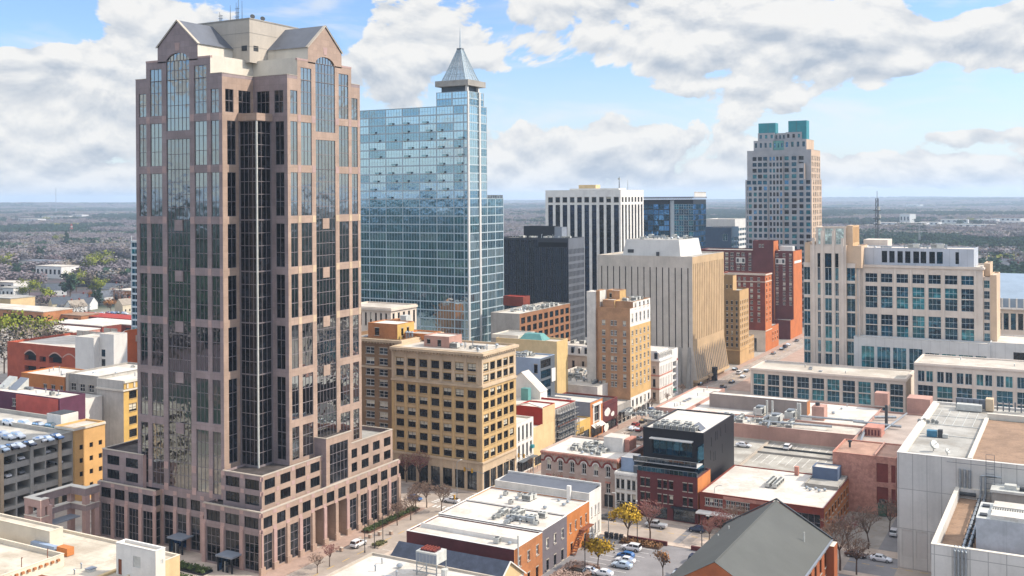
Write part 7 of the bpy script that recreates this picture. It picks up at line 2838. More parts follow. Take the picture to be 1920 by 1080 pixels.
# ------------------------------------------------------------------ left: garages and old commercial block
def left_blocks():
 # grey parking garage, sunlit long side with open decks
 X = -237.3
 ye, yb = 197.3, onx(137, 870, -237.3)
 y0 = 120.0
 zt = 19.0
 b = Bld('parking_garage', 'grey concrete parking garage with open decks and cars on its roof', 'parking garage', (X, yb, 0))
 nb = int((yb - y0) / 4.1)
 cs = cols(yb - y0, nb, .9)
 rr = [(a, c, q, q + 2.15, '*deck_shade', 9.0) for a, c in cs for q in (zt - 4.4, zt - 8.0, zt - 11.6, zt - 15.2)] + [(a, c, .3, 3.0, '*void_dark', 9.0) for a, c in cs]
 CG = mat('concrete_pale', '#a9a59c', .9, .14, .2, .1, .2)
 b.block(X - 60, X, y0, yb, 0, zt, CG, [], rr, roof=mat('deck_pale', '#b9b5ab', .9, .14, .15, .1, tint='#9a958c', seam=(6, 6, .35)), par=1.0)
 b.block(X - 60, X - 7.6, yb + .01, ye + 1, 0, zt, CG, [], [], roof=MATS['deck_pale'], par=1.0, name='rear_wall')
 q = MB()
 for i in range(1, nb, 2):
  y = y0 + (yb - y0) * i / nb
  q.box(X, X + .35, y - .45, y + .45, 0, zt - 1.2, TANS if (i // 2) % 2 else CG, 'l')
 b.part('facade_piers', q)
 q = MB()
 for i in range(26):
  y = yb - 4 - i * 2.6
  for (a, c) in ((X - 6.5, X - 1.6), (X - 19, X - 14.2), (X - 24.2, X - 19.4)):
   q.box(a, c, y, y + .12, zt - .996, zt - .985, WHITE)
 b.part('bay_lines', q)
 q = MB()
 x, y = at(98, 815, zt)
 q.box(X - 14.5, X - 8.6, yb + 3, yb + 8.6, zt - 1, zt + 3.0, WHITE)
 b.part('stair_house', q)
 q = MB()
 q.box(X - 14.2, X - 8.9, yb + 3.3, yb + 8.3, zt + 3.0, zt + 3.15, UNITD)
 b.part('stair_house_roof', q)
 b.done()
 # peach stair block with square windows
 b = Bld('stair_block', 'peach stair block with small square windows on the end of the parking garage', 'building', (X + .6, yb, 0))
 D = ye - yb
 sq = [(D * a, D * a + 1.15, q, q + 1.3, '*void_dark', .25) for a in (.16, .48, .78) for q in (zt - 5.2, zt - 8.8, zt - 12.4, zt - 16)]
 b.block(X - 7, X + .6, yb + .02, ye, 0, zt + .9, mat('paint_peach', '#cda268', .85, .1, .2, .06, .05), [], sq, roof=ROOFW, par=.4)
 cornice(b, X - 7, X + .6, yb + .02, ye, zt + .3, .6, .35, CREAM)
 b.done()
 # white and yellow old commercial building
 x1, y0 = pd(232, 790, 330)
 zt = zat(x1, y0, 232, 715)
 xm = ony(182, 790, y0)
 x0 = ony(122, 790, y0)
 y1 = y0 + 26
 b = Bld('commercial_building', 'old commercial building with a blank whitewashed flank and a yellow brick street front', 'office block', (x1, y0, 0))
 WW = mat('whitewash_grey', '#b3afa6', .9, .16, .15, .1, .45)
 b.block(xm, x1, y0, y1, 0, zt, WW, [], grid(cols(26, 4, .5, .6), rows(zt - 18.3, 4.1, 4, 2.5), 'office'), roof=ROOFW2, par=.6, rmat2=YELLOWP)
 cornice(b, xm, x1, y0, y1, zt - 3.2, .5, .5, CREAM, 0, 'string_course')
 q = MB()
 q.box(x1, x1 + .7, y0 - .1, y1, zt - .6, zt + .1, CREAM)
 q.box(x1, x1 + .25, y0, y1, zt - 2.6, zt - .7, YELLOWP)
 for i in range(9):
  q.box(x1 + .25, x1 + .45, y0 + 1 + i * 2.7, y0 + 1.6 + i * 2.7, zt - 2.4, zt - .9, CREAM)
 b.part('front_cornice', q)
 L = xm - x0
 cs = [(L * a, L * c) for a, c in ((.14, .3), (.42, .58), (.70, .86))]
 b.block(x0, xm - .02, y0 + .6, y1, 0, zt + .4, CONC, grid(cs, [(zt - 5.0, zt - 2.6), (zt - 9.4, zt - 6.6), (zt - 13.8, zt - 11)], 'sash'), [], roof=ROOFW2, par=.5, name='rear_wall')
 q = MB()
 q.box(x0, x0 + L * .09, y0 + .35, y0 + .6, 0, zt + .4, CONCW)
 for i in range(4):
  q.bar((x0 + L * .86, y0 + .3, zt - 6 - i * 2.4), (xm - .2, y0 + .3, zt - 8 - i * 2.4), .1, UNITD)
 q.box(x0 + L * .84, xm - .1, y0 - .6, y0 + .55, zt - 9.6, zt - 9.4, UNITD)
 b.part('fire_escape', q)
 clutter(b, x0 + 3, x1 - 2, y0 + 3, y1 - 3, zt - .6, 9, 91, ('vent_pipe', 'roof_vent', 'roof_hatch', 'condenser'))
 b.done()
 # small white house front
 xs, ys = pd(122, 790, 322)
 zz = zat(xs, ys, 122, 757)
 xa = ony(72, 790, ys)
 b = Bld('white_shop_building', 'little white two storey building at the foot of the whitewashed flank', 'shop building', (xs, ys, 0))
 L = xs - xa
 b.block(xa, xs, ys, ys + 14, 0, zz, WHITE, grid([(L * a, L * c) for a, c in ((.08, .2), (.34, .46), (.58, .68), (.8, .9))], [(zz - 5, zz - 2.4)], 'sashd'), [], roof=ROOFW, par=.4)
 b.done()
 # orange and plum low row
 xo, yo = pd(121, 740, 345)
 zo = zat(xo, yo, 121, 708)
 xa = ony(40, 740, yo)
 b = Bld('orange_building', 'orange brick building with three white framed windows left of the old commercial building', 'building', (xo, yo, 0))
 L = xo - xa
 b.block(xa, xo, yo, yo + 14, 0, zo, ORANGEP, grid([(L * a, L * c) for a, c in ((.52, .6), (.7, .79), (.9, .97))], [(zo - 5.6, zo - 3)], 'sash'), [], roof=ROOFW2, par=.3)
 clutter(b, xa + 3, xo - 3, yo + 3, yo + 11, zo - .3, 6, 92)
 b.done()
 xp, yp = pd(112, 790, 306)
 zp = zat(xp, yp, 118, 748)
 xa = ony(-60, 790, yp)
 b = Bld('plum_building', 'low plum and red painted building with a bright white roof beyond the parking garage', 'building', (xp, yp, 0))
 L = xp - xa
 b.block(xa, xp, yp, yp + 9, 0, zp, mat('paint_plum', '#5b3346', .85, .15, .3, .1), grid([(L * .66, L * .70), (L * .5, L * .54)], [(zp - 4, zp - 1.8)], 'sash'), [], roof=ROOFW2, par=.3)
 rx0 = ony(30, 775, yp - .3)
 boxpart(b, 'red_wall', rx0, xp - .5, yp - .3, yp - .01, 0, zp - .2, mat('paint_coral', '#b5574c', .85, .15, .3, .1))
 for u in (45, 66):
  x = ony(u, 740, yp + 12)
  q = MB()
  q.poly([(x - 2, yp + 4, zp - .2), (x + 2, yp + 4, zp - .2), (x + 2.4, yp + 8, zp + 3), (x - 1.6, yp + 8, zp + 3)], GREYM if u > 50 else UNITM)
  q.poly([(x + 2, yp + 4, zp - .2), (x + 2.4, yp + 8, zp - .2), (x + 2.4, yp + 8, zp + 3)], UNITM)
  b.part('skylight', q)
 clutter(b, xa + 10, xp - 3, yp + 1, yp + 8, zp - .3, 12, 93)
 b.done()
 # brick parking garage with arches
 x1, y0 = pd(145, 700, 440)
 zt = zat(x1, y0, 145, 653)
 x0 = ony(14, 700, y0)
 b = Bld('brick_garage', 'red brick parking garage with arched openings and an orange flank', 'parking garage', (x1, y0, 0))
 L = x1 - x0
 y1 = onx(262, 640, x1)
 D = y1 - y0
 uu = lambda u: ony(u, 690, y0) - x0
 o = []
 for (ua, ub) in ((46, 68), (74, 86), (92, 116)):
  for k in range(3):
   o.append((uu(ua), uu(ub), zt - 7.4 - 4.6 * k, zt - 5.0 - 4.6 * k, '*void_dark', 2.0))
 b.block(x0, x1, y0, y1, 0, zt, mat('brick_garage_red', '#9c4a33', .9, .18, .25, .16, .08), o, [(D * .24, D * .36, zt - 7.4 - 4.6 * k, zt - 5.0 - 4.6 * k, '*void_dark', 2.0) for k in range(3)], roof=ROOFW, par=.9, rmat2=mat('brick_tangerine', '#bf5a26', .9, .12, .25, .1))
 m = MB()
 for (ua, ub) in ((46, 68), (92, 116), (118, 143)):
  a, c = uu(ua), uu(ub)
  n = 10
  for k in range(n):
   t0, t1 = k / n, (k + 1) / n
   f = lambda t: zt - 4.8 + 1.7 * math.sin(math.pi * t)
   m.poly([(x0 + a + (c - a) * t0, y0 - .15, f(t0)), (x0 + a + (c - a) * t1, y0 - .15, f(t1)), (x0 + a + (c - a) * t1, y0 - .15, f(t1) + .6), (x0 + a + (c - a) * t0, y0 - .15, f(t0) + .6)], PINKW)
   if ua != 118:
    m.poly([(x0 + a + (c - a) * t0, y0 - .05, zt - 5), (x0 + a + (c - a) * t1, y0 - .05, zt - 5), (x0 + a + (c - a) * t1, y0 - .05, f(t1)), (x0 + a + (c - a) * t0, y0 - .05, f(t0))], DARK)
 b.part('arch_trim', m)
 tx0, tx1 = x1 + .02, x1 + .02
 # pale stair towers
 sx0, sx1 = ony(150, 690, y0 - 1), ony(176, 690, y0 - 1)
 zs = zat(sx1, y0 - 1, 170, 634)
 b.block(x1 + .02, sx1, y0 - 1, y0 + 9, 0, zs, CONCS, [], [], roof=ROOFW, par=.2, name='stair_tower')
 b.block(sx1 + .01, sx1 + 8.5, y0 + 2, y0 + 9, 0, zs + 1.5, CONCS, [(1.0, 3.4, q, q + 3, 'loft') for q in (zs - 8, zs - 12, zs - 16, zs - 20)], [], roof=ROOFW, par=.2, name='stair_tower')
 # raised orange parapet on the flank, curved top
 m = MB()
 n = 12
 ya, yb = y0 + D * .42, y1
 pts = [(x1 + .05, ya, 0)]
 for k in range(n + 1):
  t = k / n
  pts.append((x1 + .05, ya + (yb - ya) * t, zt + .5 + 4.2 * min(1, max(0, (t - .3) / .3)) ** .6))
 pts.append((x1 + .05, yb, 0))
 m.poly(pts, MATS['brick_tangerine'])
 m.poly([(p[0] - .5, p[1], p[2]) for p in reversed(pts)], MATS['brick_tangerine'])
 for k in range(1, n + 1):
  a, c = pts[k], pts[k + 1]
  m.poly([a, c, (c[0] - .5, c[1], c[2]), (a[0] - .5, a[1], a[2])], CREAM)
 b.part('curved_parapet', m)
 m = MB()
 for k in range(9):
  u = 95 + k * 16
  x = x0 + L * (.15 + .1 * k)
  hh = 4.0 if k in (4, 5) else 1.9
  m.box(x, x + L * .085, y1 - 2.4, y1 - 1.9, zt - .9, zt + hh, CONCW)
 b.part('rear_parapet', m)
 b.done()


left_blocks()
# ------------------------------------------------------------------ terrain
CX, CY = -110.0, 330.0


def hgt(x, y):
 x, y = np.asarray(x, float), np.asarray(y, float)
 r = np.hypot(x - CX, y - CY)
 k = np.clip((r - 900) / 7000, 0, 1)
 n = np.zeros_like(r)
 for (a, b, p, w) in ((.0011, .0007, .3, 1.0), (-.0006, .0013, 1.9, .9), (.0019, -.0012, 4.1, .55), (.0004, .0005, 2.2, 1.3), (.0031, .0022, .7, .28), (-.0027, .0034, 5.0, .22)):
  n = n + w * np.sin(a * x + b * y + p)
 return k * (9 + 9 * n) + k * k * 6


def terrain():
 rs = [0.0] + list(np.geomspace(120, 24000, 58))
 na = 220
 V, Fc = [], []
 V.append((CX, CY, 0.0))
 for r in rs[1:]:
  for i in range(na):
   a = 2 * math.pi * i / na
   x, y = CX + r * math.cos(a), CY + r * math.sin(a)
   V.append((x, y, float(hgt(x, y)) - (0 if r < 700 else .2)))
 for i in range(na):
  Fc.append((0, 1 + i, 1 + (i + 1) % na))
 for k in range(len(rs) - 2):
  for i in range(na):
   a, b = 1 + k * na + i, 1 + k * na + (i + 1) % na
   Fc.append((a, a + na, b + na, b))
 me = bpy.data.meshes.new('ground')
 me.from_pydata(V, [], Fc)
 me.polygons.foreach_set('use_smooth', [True] * len(Fc))
 m = bpy.data.materials.new('ground_cover')
 m.use_nodes = True
 nt = m.node_tree
 b = nt.nodes['Principled BSDF']
 geo = nd(nt, 'ShaderNodeNewGeometry')

 def nz(s, d=6, r=.6):
  n = nd(nt, 'ShaderNodeTexNoise')
  n.inputs['Scale'].default_value = s
  n.inputs['Detail'].default_value = d
  n.inputs['Roughness'].default_value = r
  nt.links.new(geo.outputs['Position'], n.inputs['Vector'])
  return n.outputs[0]
 dist = nd(nt, 'ShaderNodeVectorMath')
 dist.operation = 'DISTANCE'
 nt.links.new(geo.outputs['Position'], dist.inputs[0])
 dist.inputs[1].default_value = (-190, 530, 0)
 city = mixc(nt, sstep(nt, nz(.05), .35, .65), lin('#8a847d'), lin('#a8a198'))
 city = mixc(nt, sstep(nt, nz(.6, 4), .45, .75), city, lin('#8b7f72'))
 wood = mixc(nt, sstep(nt, nz(.004, 8, .65), .42, .58), lin('#574b50'), lin('#2f4038'))
 wood = mixc(nt, sstep(nt, nz(.02, 6), .5, .68), wood, lin('#655750'))
 wood = mixc(nt, sstep(nt, nz(.0017, 5), .56, .66), wood, lin('#77764f'))
 col = mixc(nt, sstep(nt, dist.outputs['Value'], 400, 470), city, wood)
 nt.links.new(col, b.inputs['Base Color'])
 b.inputs['Roughness'].default_value = .95
 b.inputs['Specular IOR Level'].default_value = .1
 me.materials.append(m)
 o = bpy.data.objects.new('ground', me)
 COL.objects.link(o)
 tag(o, kind='structure')


terrain()


def sheet(name, x0, x1, y0, y1, z, m):
 q = MB()
 q.poly([(x0, y0, z), (x1, y0, z), (x1, y1, z), (x0, y1, z)], m)
 return tag(obj(name, q), kind='structure')


def slab(name, x0, x1, y0, y1, m, h=.13):
 q = MB()
 q.box(x0, x1, y0, y1, -.2, h, m)
 return tag(obj(name, q), kind='structure')


ASPH = mat('asphalt', '#a3968a', .9, .14, .12, .12, tint='#8b8076')
ASPHD = mat('asphalt_dark', '#7f7c7c', .9, .14, .15, .12)
BRICKP = mat('paving_brick', '#a38a7b', .9, .14, .3, .14, grid=None)
PAVE = mat('paving_concrete', '#bfae9e', .9, .1, .2, .1, tint='#a69688')
LINE = mat('road_paint', '#d8d6d0', .7, .1, .6, .1)
YLINE = mat('road_paint_yellow', '#c9a23a', .7, .1, .6, .1)
SOIL = mat('mulch', '#5b4334', .95, .25, .8, .3)


def streets():
 sheet('road', -150.6, -139.6, 90, 231.0, .02, ASPH)            # street beside the granite tower
 sheet('road', -141.4, -130.8, 243.6, 1500, .02, ASPH)          # main street
 sheet('road', -420, 60, 231.004, 243.596, .022, ASPH)          # cross street
 sheet('road', -240, -219, 60, 231.0, .02, ASPH)
 sheet('road', -420, 60, 412, 424, .018, ASPH)
 slab('sidewalk', -155.6, -150.6, 160, 226.5, BRICKP)
 slab('sidewalk', -219, -150.6, 226.5, 231.0, PAVE)
 slab('sidewalk', -139.6, -128, 90, 231.0, PAVE)
 slab('sidewalk', -128, -38, 228.6, 231.0, PAVE, .132)
 slab('sidewalk', -200, -141.4, 243.6, 246.2, PAVE)
 slab('sidewalk', -144.6, -141.4, 246.2, 412, BRICKP)
 slab('sidewalk', -144.6, -141.4, 424, 1200, BRICKP)
 slab('sidewalk', -130.8, -127, 243.6, 412, BRICKP)
 slab('sidewalk', -130.8, -116, 424, 1200, BRICKP)
 slab('sidewalk', -127, -36, 243.6, 248.0, PAVE)
 slab('plaza', -215, -155.6, 120, 231 - 4.5, PAVE, .128)
 sheet('parking_lot', -101.8, -67.5, 150, 228.6, .03, ASPHD)
 sheet('parking_lot', -46, -35.6, 160, 245, .034, ASPHD)
 sheet('alley', -41.4, -35.8, 248, 275, .03, ASPHD)
 q = MB()
 z = .034
 # crosswalks, stop lines, centre lines
 for i in range(9):
  y = 232.2 + i * 1.25
  q.box(-152.6, -150.9, y, y + .55, z, z + .006, LINE)
  q.box(-138.8, -137.0, y, y + .55, z, z + .006, LINE)
 for i in range(8):
  x = -150.0 + i * 1.3
  q.box(x, x + .55, 228.6, 230.6, z - .008, z + .002, LINE)
  q.box(x + 9, x + 9.55, 244.2, 246.2, z - .008, z + .002, LINE)
 for i in range(40):
  x = -136 + i * 3.0
  q.box(x, x + 1.6, 237.2, 237.35, z, z + .006, YLINE)
 for i in range(70):
  y = 250 + i * 8
  q.box(-136.2, -136.05, y, y + 3.5, z - .008, z + .002, YLINE)
  q.box(-139.0, -138.9, y, y + 5, z - .008, z + .002, LINE)
  q.box(-133.2, -133.1, y, y + 5, z - .008, z + .002, LINE)
 for i in range(20):
  y = 120 + i * 5.4
  q.box(-145.2, -145.05, y, y + 2.6, z - .008, z + .002, YLINE)
  q.box(-142.0, -139.7, y, y + .12, z - .008, z + .002, LINE)
 # lot bays
 for i in range(19):
  y = 178 + i * 2.7
  q.box(-97.6, -92.4, y, y + .12, z + .002, z + .012, LINE)
  q.box(-91.8, -86.6, y, y + .12, z + .002, z + .012, LINE)
  q.box(-73.5, -68.4, y, y + .12, z + .002, z + .012, LINE)
 # patched trench across the cross street
 tag(obj('road_marking', q), kind='structure')
 q = MB()
 q.poly([(-84.6, 231.1, .028), (-82.9, 231.1, .028), (-82.9, 243.4, .028), (-84.6, 243.4, .028)], ASPHD)
 q.poly([(-80.5, 234, .028), (-74.0, 234, .028), (-74.0, 237, .028), (-80.5, 237, .028)], PAVE)
 tag(obj('road_patch', q), kind='structure')


streets()


# ------------------------------------------------------------------ cars
TYRE = mat('tyre', (.015, .015, .016), .8, .1)
RIM = mat('wheel_rim', '#a9abad', .35, .1, 1, .05, metal=.7)
CGL = glass('car_glass', (.6, .64, .68), (.01, .011, .013), .05, .03, .0)
LAMPW = mat('headlamp', '#dfe3e6', .2, .05)
LAMPR = mat('tail_lamp', '#7d1414', .3, .05)
CARC = {}


def paint(hexc):
 n = 'car_paint_' + hexc.lstrip('#')
 if n in MATS:
  return MATS[n]
 m = bpy.data.materials.new(n)
 m.use_nodes = True
 b = m.node_tree.nodes['Principled BSDF']
 b.inputs['Base Color'].default_value = (*lin(hexc), 1)
 b.inputs['Roughness'].default_value = .32
 b.inputs['Coat Weight'].default_value = .6
 b.inputs['Coat Roughness'].default_value = .08
 MATS[n] = m
 return m


PROFILE = {  # length axis x (nose at +x): lower hull stations (x, bottom, top, halfwidth), cabin stations (x, base, top, half base, half top)
 'sedan': dict(L=4.7, hull=[(-2.32, .42, .82, .70), (-2.2, .28, .98, .84), (-1.2, .24, 1.0, .90), (.6, .24, .96, .90), (1.5, .24, .88, .88), (2.15, .28, .74, .80), (2.35, .40, .60, .62)],
      cab=[(-1.9, .96, .98, .76, .72), (-1.15, .97, 1.40, .80, .60), (-.3, .97, 1.45, .82, .62), (.35, .95, 1.40, .82, .60), (1.15, .90, .93, .80, .74)]),
 'suv': dict(L=4.7, hull=[(-2.3, .50, .95, .74), (-2.22, .36, 1.08, .88), (-1.2, .30, 1.12, .94), (.7, .30, 1.08, .94), (1.5, .30, 1.02, .92), (2.15, .34, .90, .84), (2.32, .48, .72, .68)],
    cab=[(-2.18, 1.05, 1.10, .84, .80), (-1.95, 1.06, 1.66, .84, .68), (-.6, 1.08, 1.74, .86, .70), (.35, 1.06, 1.68, .86, .68), (1.15, 1.03, 1.06, .84, .78)]),
 'pickup': dict(L=5.5, hull=[(-2.75, .5, 1.02, .86), (-2.6, .42, 1.10, .94), (-1.0, .36, 1.10, .96), (.9, .36, 1.10, .96), (1.9, .36, 1.04, .94), (2.6, .40, .92, .88), (2.75, .52, .76, .72)],
       cab=[(-.75, 1.08, 1.12, .84, .82), (-.6, 1.08, 1.74, .86, .72), (.3, 1.08, 1.78, .86, .72), (.75, 1.08, 1.70, .86, .70), (1.45, 1.06, 1.08, .84, .78)]),
 'hatch': dict(L=4.1, hull=[(-2.0, .42, .84, .70), (-1.92, .28, .98, .82), (-1.0, .24, 1.0, .88), (.6, .24, .95, .88), (1.3, .24, .88, .86), (1.9, .28, .74, .78), (2.05, .40, .60, .60)],
      cab=[(-1.86, .96, 1.0, .76, .72), (-1.55, .97, 1.38, .78, .60), (-.3, .97, 1.50, .80, .62), (.35, .95, 1.44, .80, .60), (1.15, .90, .92, .78, .72)]),
}


def car_meshes(kind, colr):
 k = (kind, colr)
 if k in CARC:
  return CARC[k]
 P = PROFILE[kind]
 pm = paint(colr)
 body = MB()
 ring = []
 for (x, zb, zt, w) in P['hull']:
  zm = zb + (zt - zb) * .55
  ring.append([(x, -w * .86, zb), (x, -w, zm), (x, -w * .9, zt), (x, 0, zt + .03), (x, w * .9, zt), (x, w, zm), (x, w * .86, zb)])
 for a, b in zip(ring, ring[1:]):
  for i in range(6):
   body.poly([a[i], a[i + 1], b[i + 1], b[i]], pm)
  body.poly([a[6], a[0], b[0], b[6]], TYRE)
 body.poly(list(reversed(ring[0])), pm)
 body.poly(ring[-1], pm)
 gls = {0: MB(), 2: MB()}
 cr = []
 for (x, zb, zt, wb, wt) in P['cab']:
  cr.append([(x, -wb, zb), (x, -wt, zt), (x, wt, zt), (x, wb, zb)])
 n = len(cr)
 for j, (a, b) in enumerate(zip(cr, cr[1:])):
  slope = j == 0 or j == n - 2
  body.poly([a[1], a[2], b[2], b[1]], CGL if slope else pm)
  for s in (0, 2):
   q0, q1, q2, q3 = a[s], a[s + 1], b[s + 1], b[s]
   body.poly([q0, q1, q2, q3], pm)
   if abs(q1[2] - q0[2]) + abs(q2[2] - q3[2]) > .5:
    def lp(p, q, t):
     return tuple(p[i] + (q[i] - p[i]) * t for i in range(3))
    o = -.012 if s == 0 else .012
    lo0, lo1 = lp(q0, q3, .06), lp(q0, q3, .94)
    hi0, hi1 = lp(q1, q2, .06), lp(q1, q2, .94)
    pts = [lp(lo0, hi0, .16), lp(lo0, hi0, .88), lp(lo1, hi1, .88), lp(lo1, hi1, .16)]
    gls[s].poly([(p[0], p[1] + o, p[2]) for p in pts], CGL)
 L = P['L']
 x1 = P['hull'][-1][0]
 x0 = P['hull'][0][0]
 wheel = MB()
 r = .34 if kind in ('sedan', 'hatch') else .39
 wheel.bar((0, -.11, 0), (0, .11, 0), r, TYRE, 14)
 rim = MB()
 rim.bar((0, -.125, 0), (0, .125, 0), r * .62, RIM, 10)
 hl = MB()
 zt = P['hull'][-2][2]
 hl.box(-.09, .05, -.17, .17, -.07, .07, LAMPW)
 tl = MB()
 tl.box(-.05, .05, -.14, .14, -.1, .1, LAMPR)
 CARC[k] = dict(body=body.mesh('body', False), glass=[g.mesh('side_window') for g in gls.values()], wheel=wheel.mesh('wheel'), rim=rim.mesh('rim'), head=hl.mesh('headlight'), tail=tl.mesh('tail_light'), r=r,
       wx=(L * .30, -L * .29), hx=P['hull'][-2][0] + .02, hz=zt - .08, hw=P['hull'][-2][3] - .16, tx=x0 - .01 + .08, tz=P['hull'][0][2] - .12, tw=P['hull'][0][3] - .05,
       w=P['hull'][2][3])
 return CARC[k]


def kid(name, me, par, loc=(0, 0, 0)):
 o = bpy.data.objects.new(name, me)
 COL.objects.link(o)
 o.parent = par
 o.location = loc
 return o


def car(kind, colr, x, y, z, rz, label, group=None, small=False, cat=None):
 M = car_meshes(kind, colr)
 t = thing('parked_car' if kind != 'pickup' else 'pickup_truck', label, cat or {'pickup': 'pickup', 'suv': 'car'}.get(kind, 'car'), (x, y, z), rz, group)
 kid('body', M['body'], t)
 for g in M['glass']:
  kid('side_window', g, t)
 for wx in M['wx']:
  for s in (-1, 1):
   w = kid('wheel', M['wheel'], t, (wx, s * (M['w'] - .10), M['r']))
   if not small:
    kid('rim', M['rim'], w)
 if not small:
  for s in (-1, 1):
   kid('headlight', M['head'], t, (M['hx'], s * M['hw'], M['hz']))
   kid('tail_light', M['tail'], t, (M['tx'], s * M['tw'], M['tz']))
 return t


WHT, BLK, SLV, GRY, BLU, RED, NVY, BRN, LBL = '#d9dadb', '#17181a', '#a8abae', '#6b6e72', '#2c5f95', '#8c1f24', '#1c2740', '#4a332a', '#b4c4d2'
PI2 = math.pi / 2


def traffic():
 def C(kind, colr, u, v, rz, label, z=.03, group=None, small=False):
  x, y = at(u, v, z)
  car(kind, colr, x, y, z, rz, label, group, small)
 C('suv', WHT, 672, 1024, PI2, 'white car driving beside the granite tower podium')
 C('suv', WHT, 804, 990, PI2, 'white car parked behind a black one at the kerb of the white roofed row')
 C('suv', BLK, 833, 976, PI2, 'black car parked ahead of a white one at the kerb of the white roofed row')
 C('sedan', WHT, 847, 942, math.pi, 'white car turning in the crossing in front of the golden office block')
 C('hatch', BLU, 778, 938, 0, 'bright blue car at the kerb right of the tower podium')
 C('sedan', BLK, 790, 914, 0, 'black car under the bare tree before the golden office block')
 C('suv', BLK, 817, 920, 0, 'black car at the kerb of the golden office block, nearer the corner')
 C('hatch', NVY, 1307, 997, math.pi, 'dark car driving past the red brick shop')
 C('pickup', SLV, 1230, 989, math.pi, 'silver pickup parked under the bare tree before the maroon brick base')
 C('sedan', GRY, 1138, 973, math.pi, 'dark grey car parked in front of the slim white building')
 C('suv', WHT, 1184, 1032, math.pi, 'white car farthest up the parking lot, by the brown planter wall', group='cars in the parking lot')
 C('hatch', BLU, 1173, 1046, math.pi, 'blue car between white cars in the parking lot', group='cars in the parking lot')
 C('sedan', WHT, 1172, 1055, math.pi, 'white car next to the blue one in the parking lot', group='cars in the parking lot')
 C('sedan', LBL, 1166, 1064, math.pi, 'pale silver blue car nearest in the row of the parking lot', group='cars in the parking lot')
 C('suv', NVY, 1302, 1052, PI2, 'dark navy car beside the gabled hall in the parking lot', group='cars in the parking lot')
 C('sedan', NVY, 1272, 1079, PI2, 'dark blue car at the bottom edge of the parking lot', group='cars in the parking lot')
 C('sedan', WHT, 1100, 1074, math.pi, 'white car by the shrubs at the end of the brick row', group='cars in the parking lot')
 C('suv', BLK, 1078, 1076, math.pi, 'black car by the shrubs at the end of the brick row', group='cars in the parking lot')
 C('sedan', WHT, 1130, 1079, math.pi, 'white car at the bottom edge in front of the shrubs', group='cars in the parking lot')
 C('sedan', WHT, 1652, 1052, 0, 'white car parked below the pale panelled block')
 C('sedan', BRN, 1604, 1044, 0, 'dark brown car under the bare trees beside the gabled hall')
 C('suv', WHT, 1677, 1003, PI2, 'white car half hidden by the corner of the pale panelled block')
 # roof parking
 C('sedan', WHT, 1394, 838, 0, 'white car parked alone on the roof deck near the black block', 5.66)
 C('suv', WHT, 1477, 842, PI2, 'white car parked alone in the middle of the roof deck', 5.66)
 # main street
 D = 'cars on the main street'
 C('sedan', GRY, 1194, 825, math.pi, 'grey car parked beside the black block', z=.03)
 C('suv', WHT, 1180, 836, math.pi, 'white car parked beside the arcaded building', z=.03)
 C('sedan', LBL, 1165, 846, math.pi, 'pale blue car parked beside the arcaded building', z=.03)
 for i, (u, v, k, c, lab) in enumerate(((1186, 806, 'sedan', WHT, 'white car in the traffic on the main street by the grey shop building'), (1192, 800, 'suv', RED, 'red car on the main street by the grey shop building'), (1206, 792, 'sedan', BLK, 'black car on the main street below the orange brick tower'),
             (1199, 808, 'sedan', RED, 'dark red car in the outer lane of the main street below the orange brick tower'), (1222, 772, 'suv', BLU, 'blue car at the kerb of the orange brick tower'), (1234, 778, 'sedan', GRY, 'grey car on the main street past the orange brick tower'),
             (1256, 758, 'sedan', WHT, 'white car on the main street by the white mansard building'), (1312, 722, 'sedan', BLK, 'black car on the main street by the ribbed concrete block foot'),
             (1356, 728, 'suv', NVY, 'navy car on the main street left of the courthouse wing'), (1372, 718, 'sedan', NVY, 'navy blue car farther up the main street left of the courthouse wing'), (1386, 701, 'suv', WHT, 'white car in the row left of the courthouse wing'),
             (1393, 708, 'sedan', SLV, 'silver car in the row left of the courthouse wing'), (1400, 697, 'sedan', GRY, 'grey car close to the corner of the courthouse wing'), (1378, 694, 'sedan', BLK, 'black car before the stone block on the main street'),
             (1466, 656, 'sedan', BLK, 'black car parked by the big maroon hotel'), (1472, 652, 'suv', NVY, 'navy car parked by the big maroon hotel'), (1478, 648, 'sedan', WHT, 'white car parked by the big maroon hotel'), (1494, 640, 'sedan', GRY, 'grey car at the far end of the main street'),
             (1450, 664, 'sedan', GRY, 'grey car in front of the older brick hotel'))):
  C(k, c, u, v, PI2, lab, .03, D, True)
 # garage roof
 zr = 18.02
 G = 'cars on the parking garage roof'
 for (u, v, k, c, rz, lab) in ((18, 797, 'suv', WHT, 0, 'white car far left on the garage roof back row'), (47, 799, 'suv', WHT, 0, 'white car on the garage roof left of the black car'), (74, 803, 'suv', BLK, 0, 'black car on the garage roof beside the teal one'),
          (98, 805, 'suv', '#1f5a66', 0, 'dark teal car on the garage roof beside the white stair house'), (6, 818, 'sedan', WHT, 0, 'white car at the left edge of the garage roof'), (34, 822, 'suv', WHT, 0, 'white van like car in the middle of the garage roof'),
          (16, 824, 'sedan', SLV, 0, 'silver car near the left end of the garage roof'), (55, 836, 'sedan', NVY, 0, 'navy car in the front row of the garage roof'), (76, 828, 'sedan', WHT, 0, 'white car in the front row of the garage roof'), (88, 827, 'sedan', LBL, 0, 'pale blue car in the front row of the garage roof'),
          (106, 823, 'sedan', BLU, 0, 'blue car at the right end of the garage roof front row'), (4, 846, 'sedan', LBL, 0, 'pale car at the left end of the garage roof parapet'), (22, 842, 'sedan', NVY, 0, 'dark blue car close to the garage roof parapet'), (34, 840, 'sedan', WHT, 0, 'white car close to the garage roof parapet')):
  C(k, c, u, v, rz + .0, lab, zr, G, True)
 # far lot on the left
 r = random.Random(9)
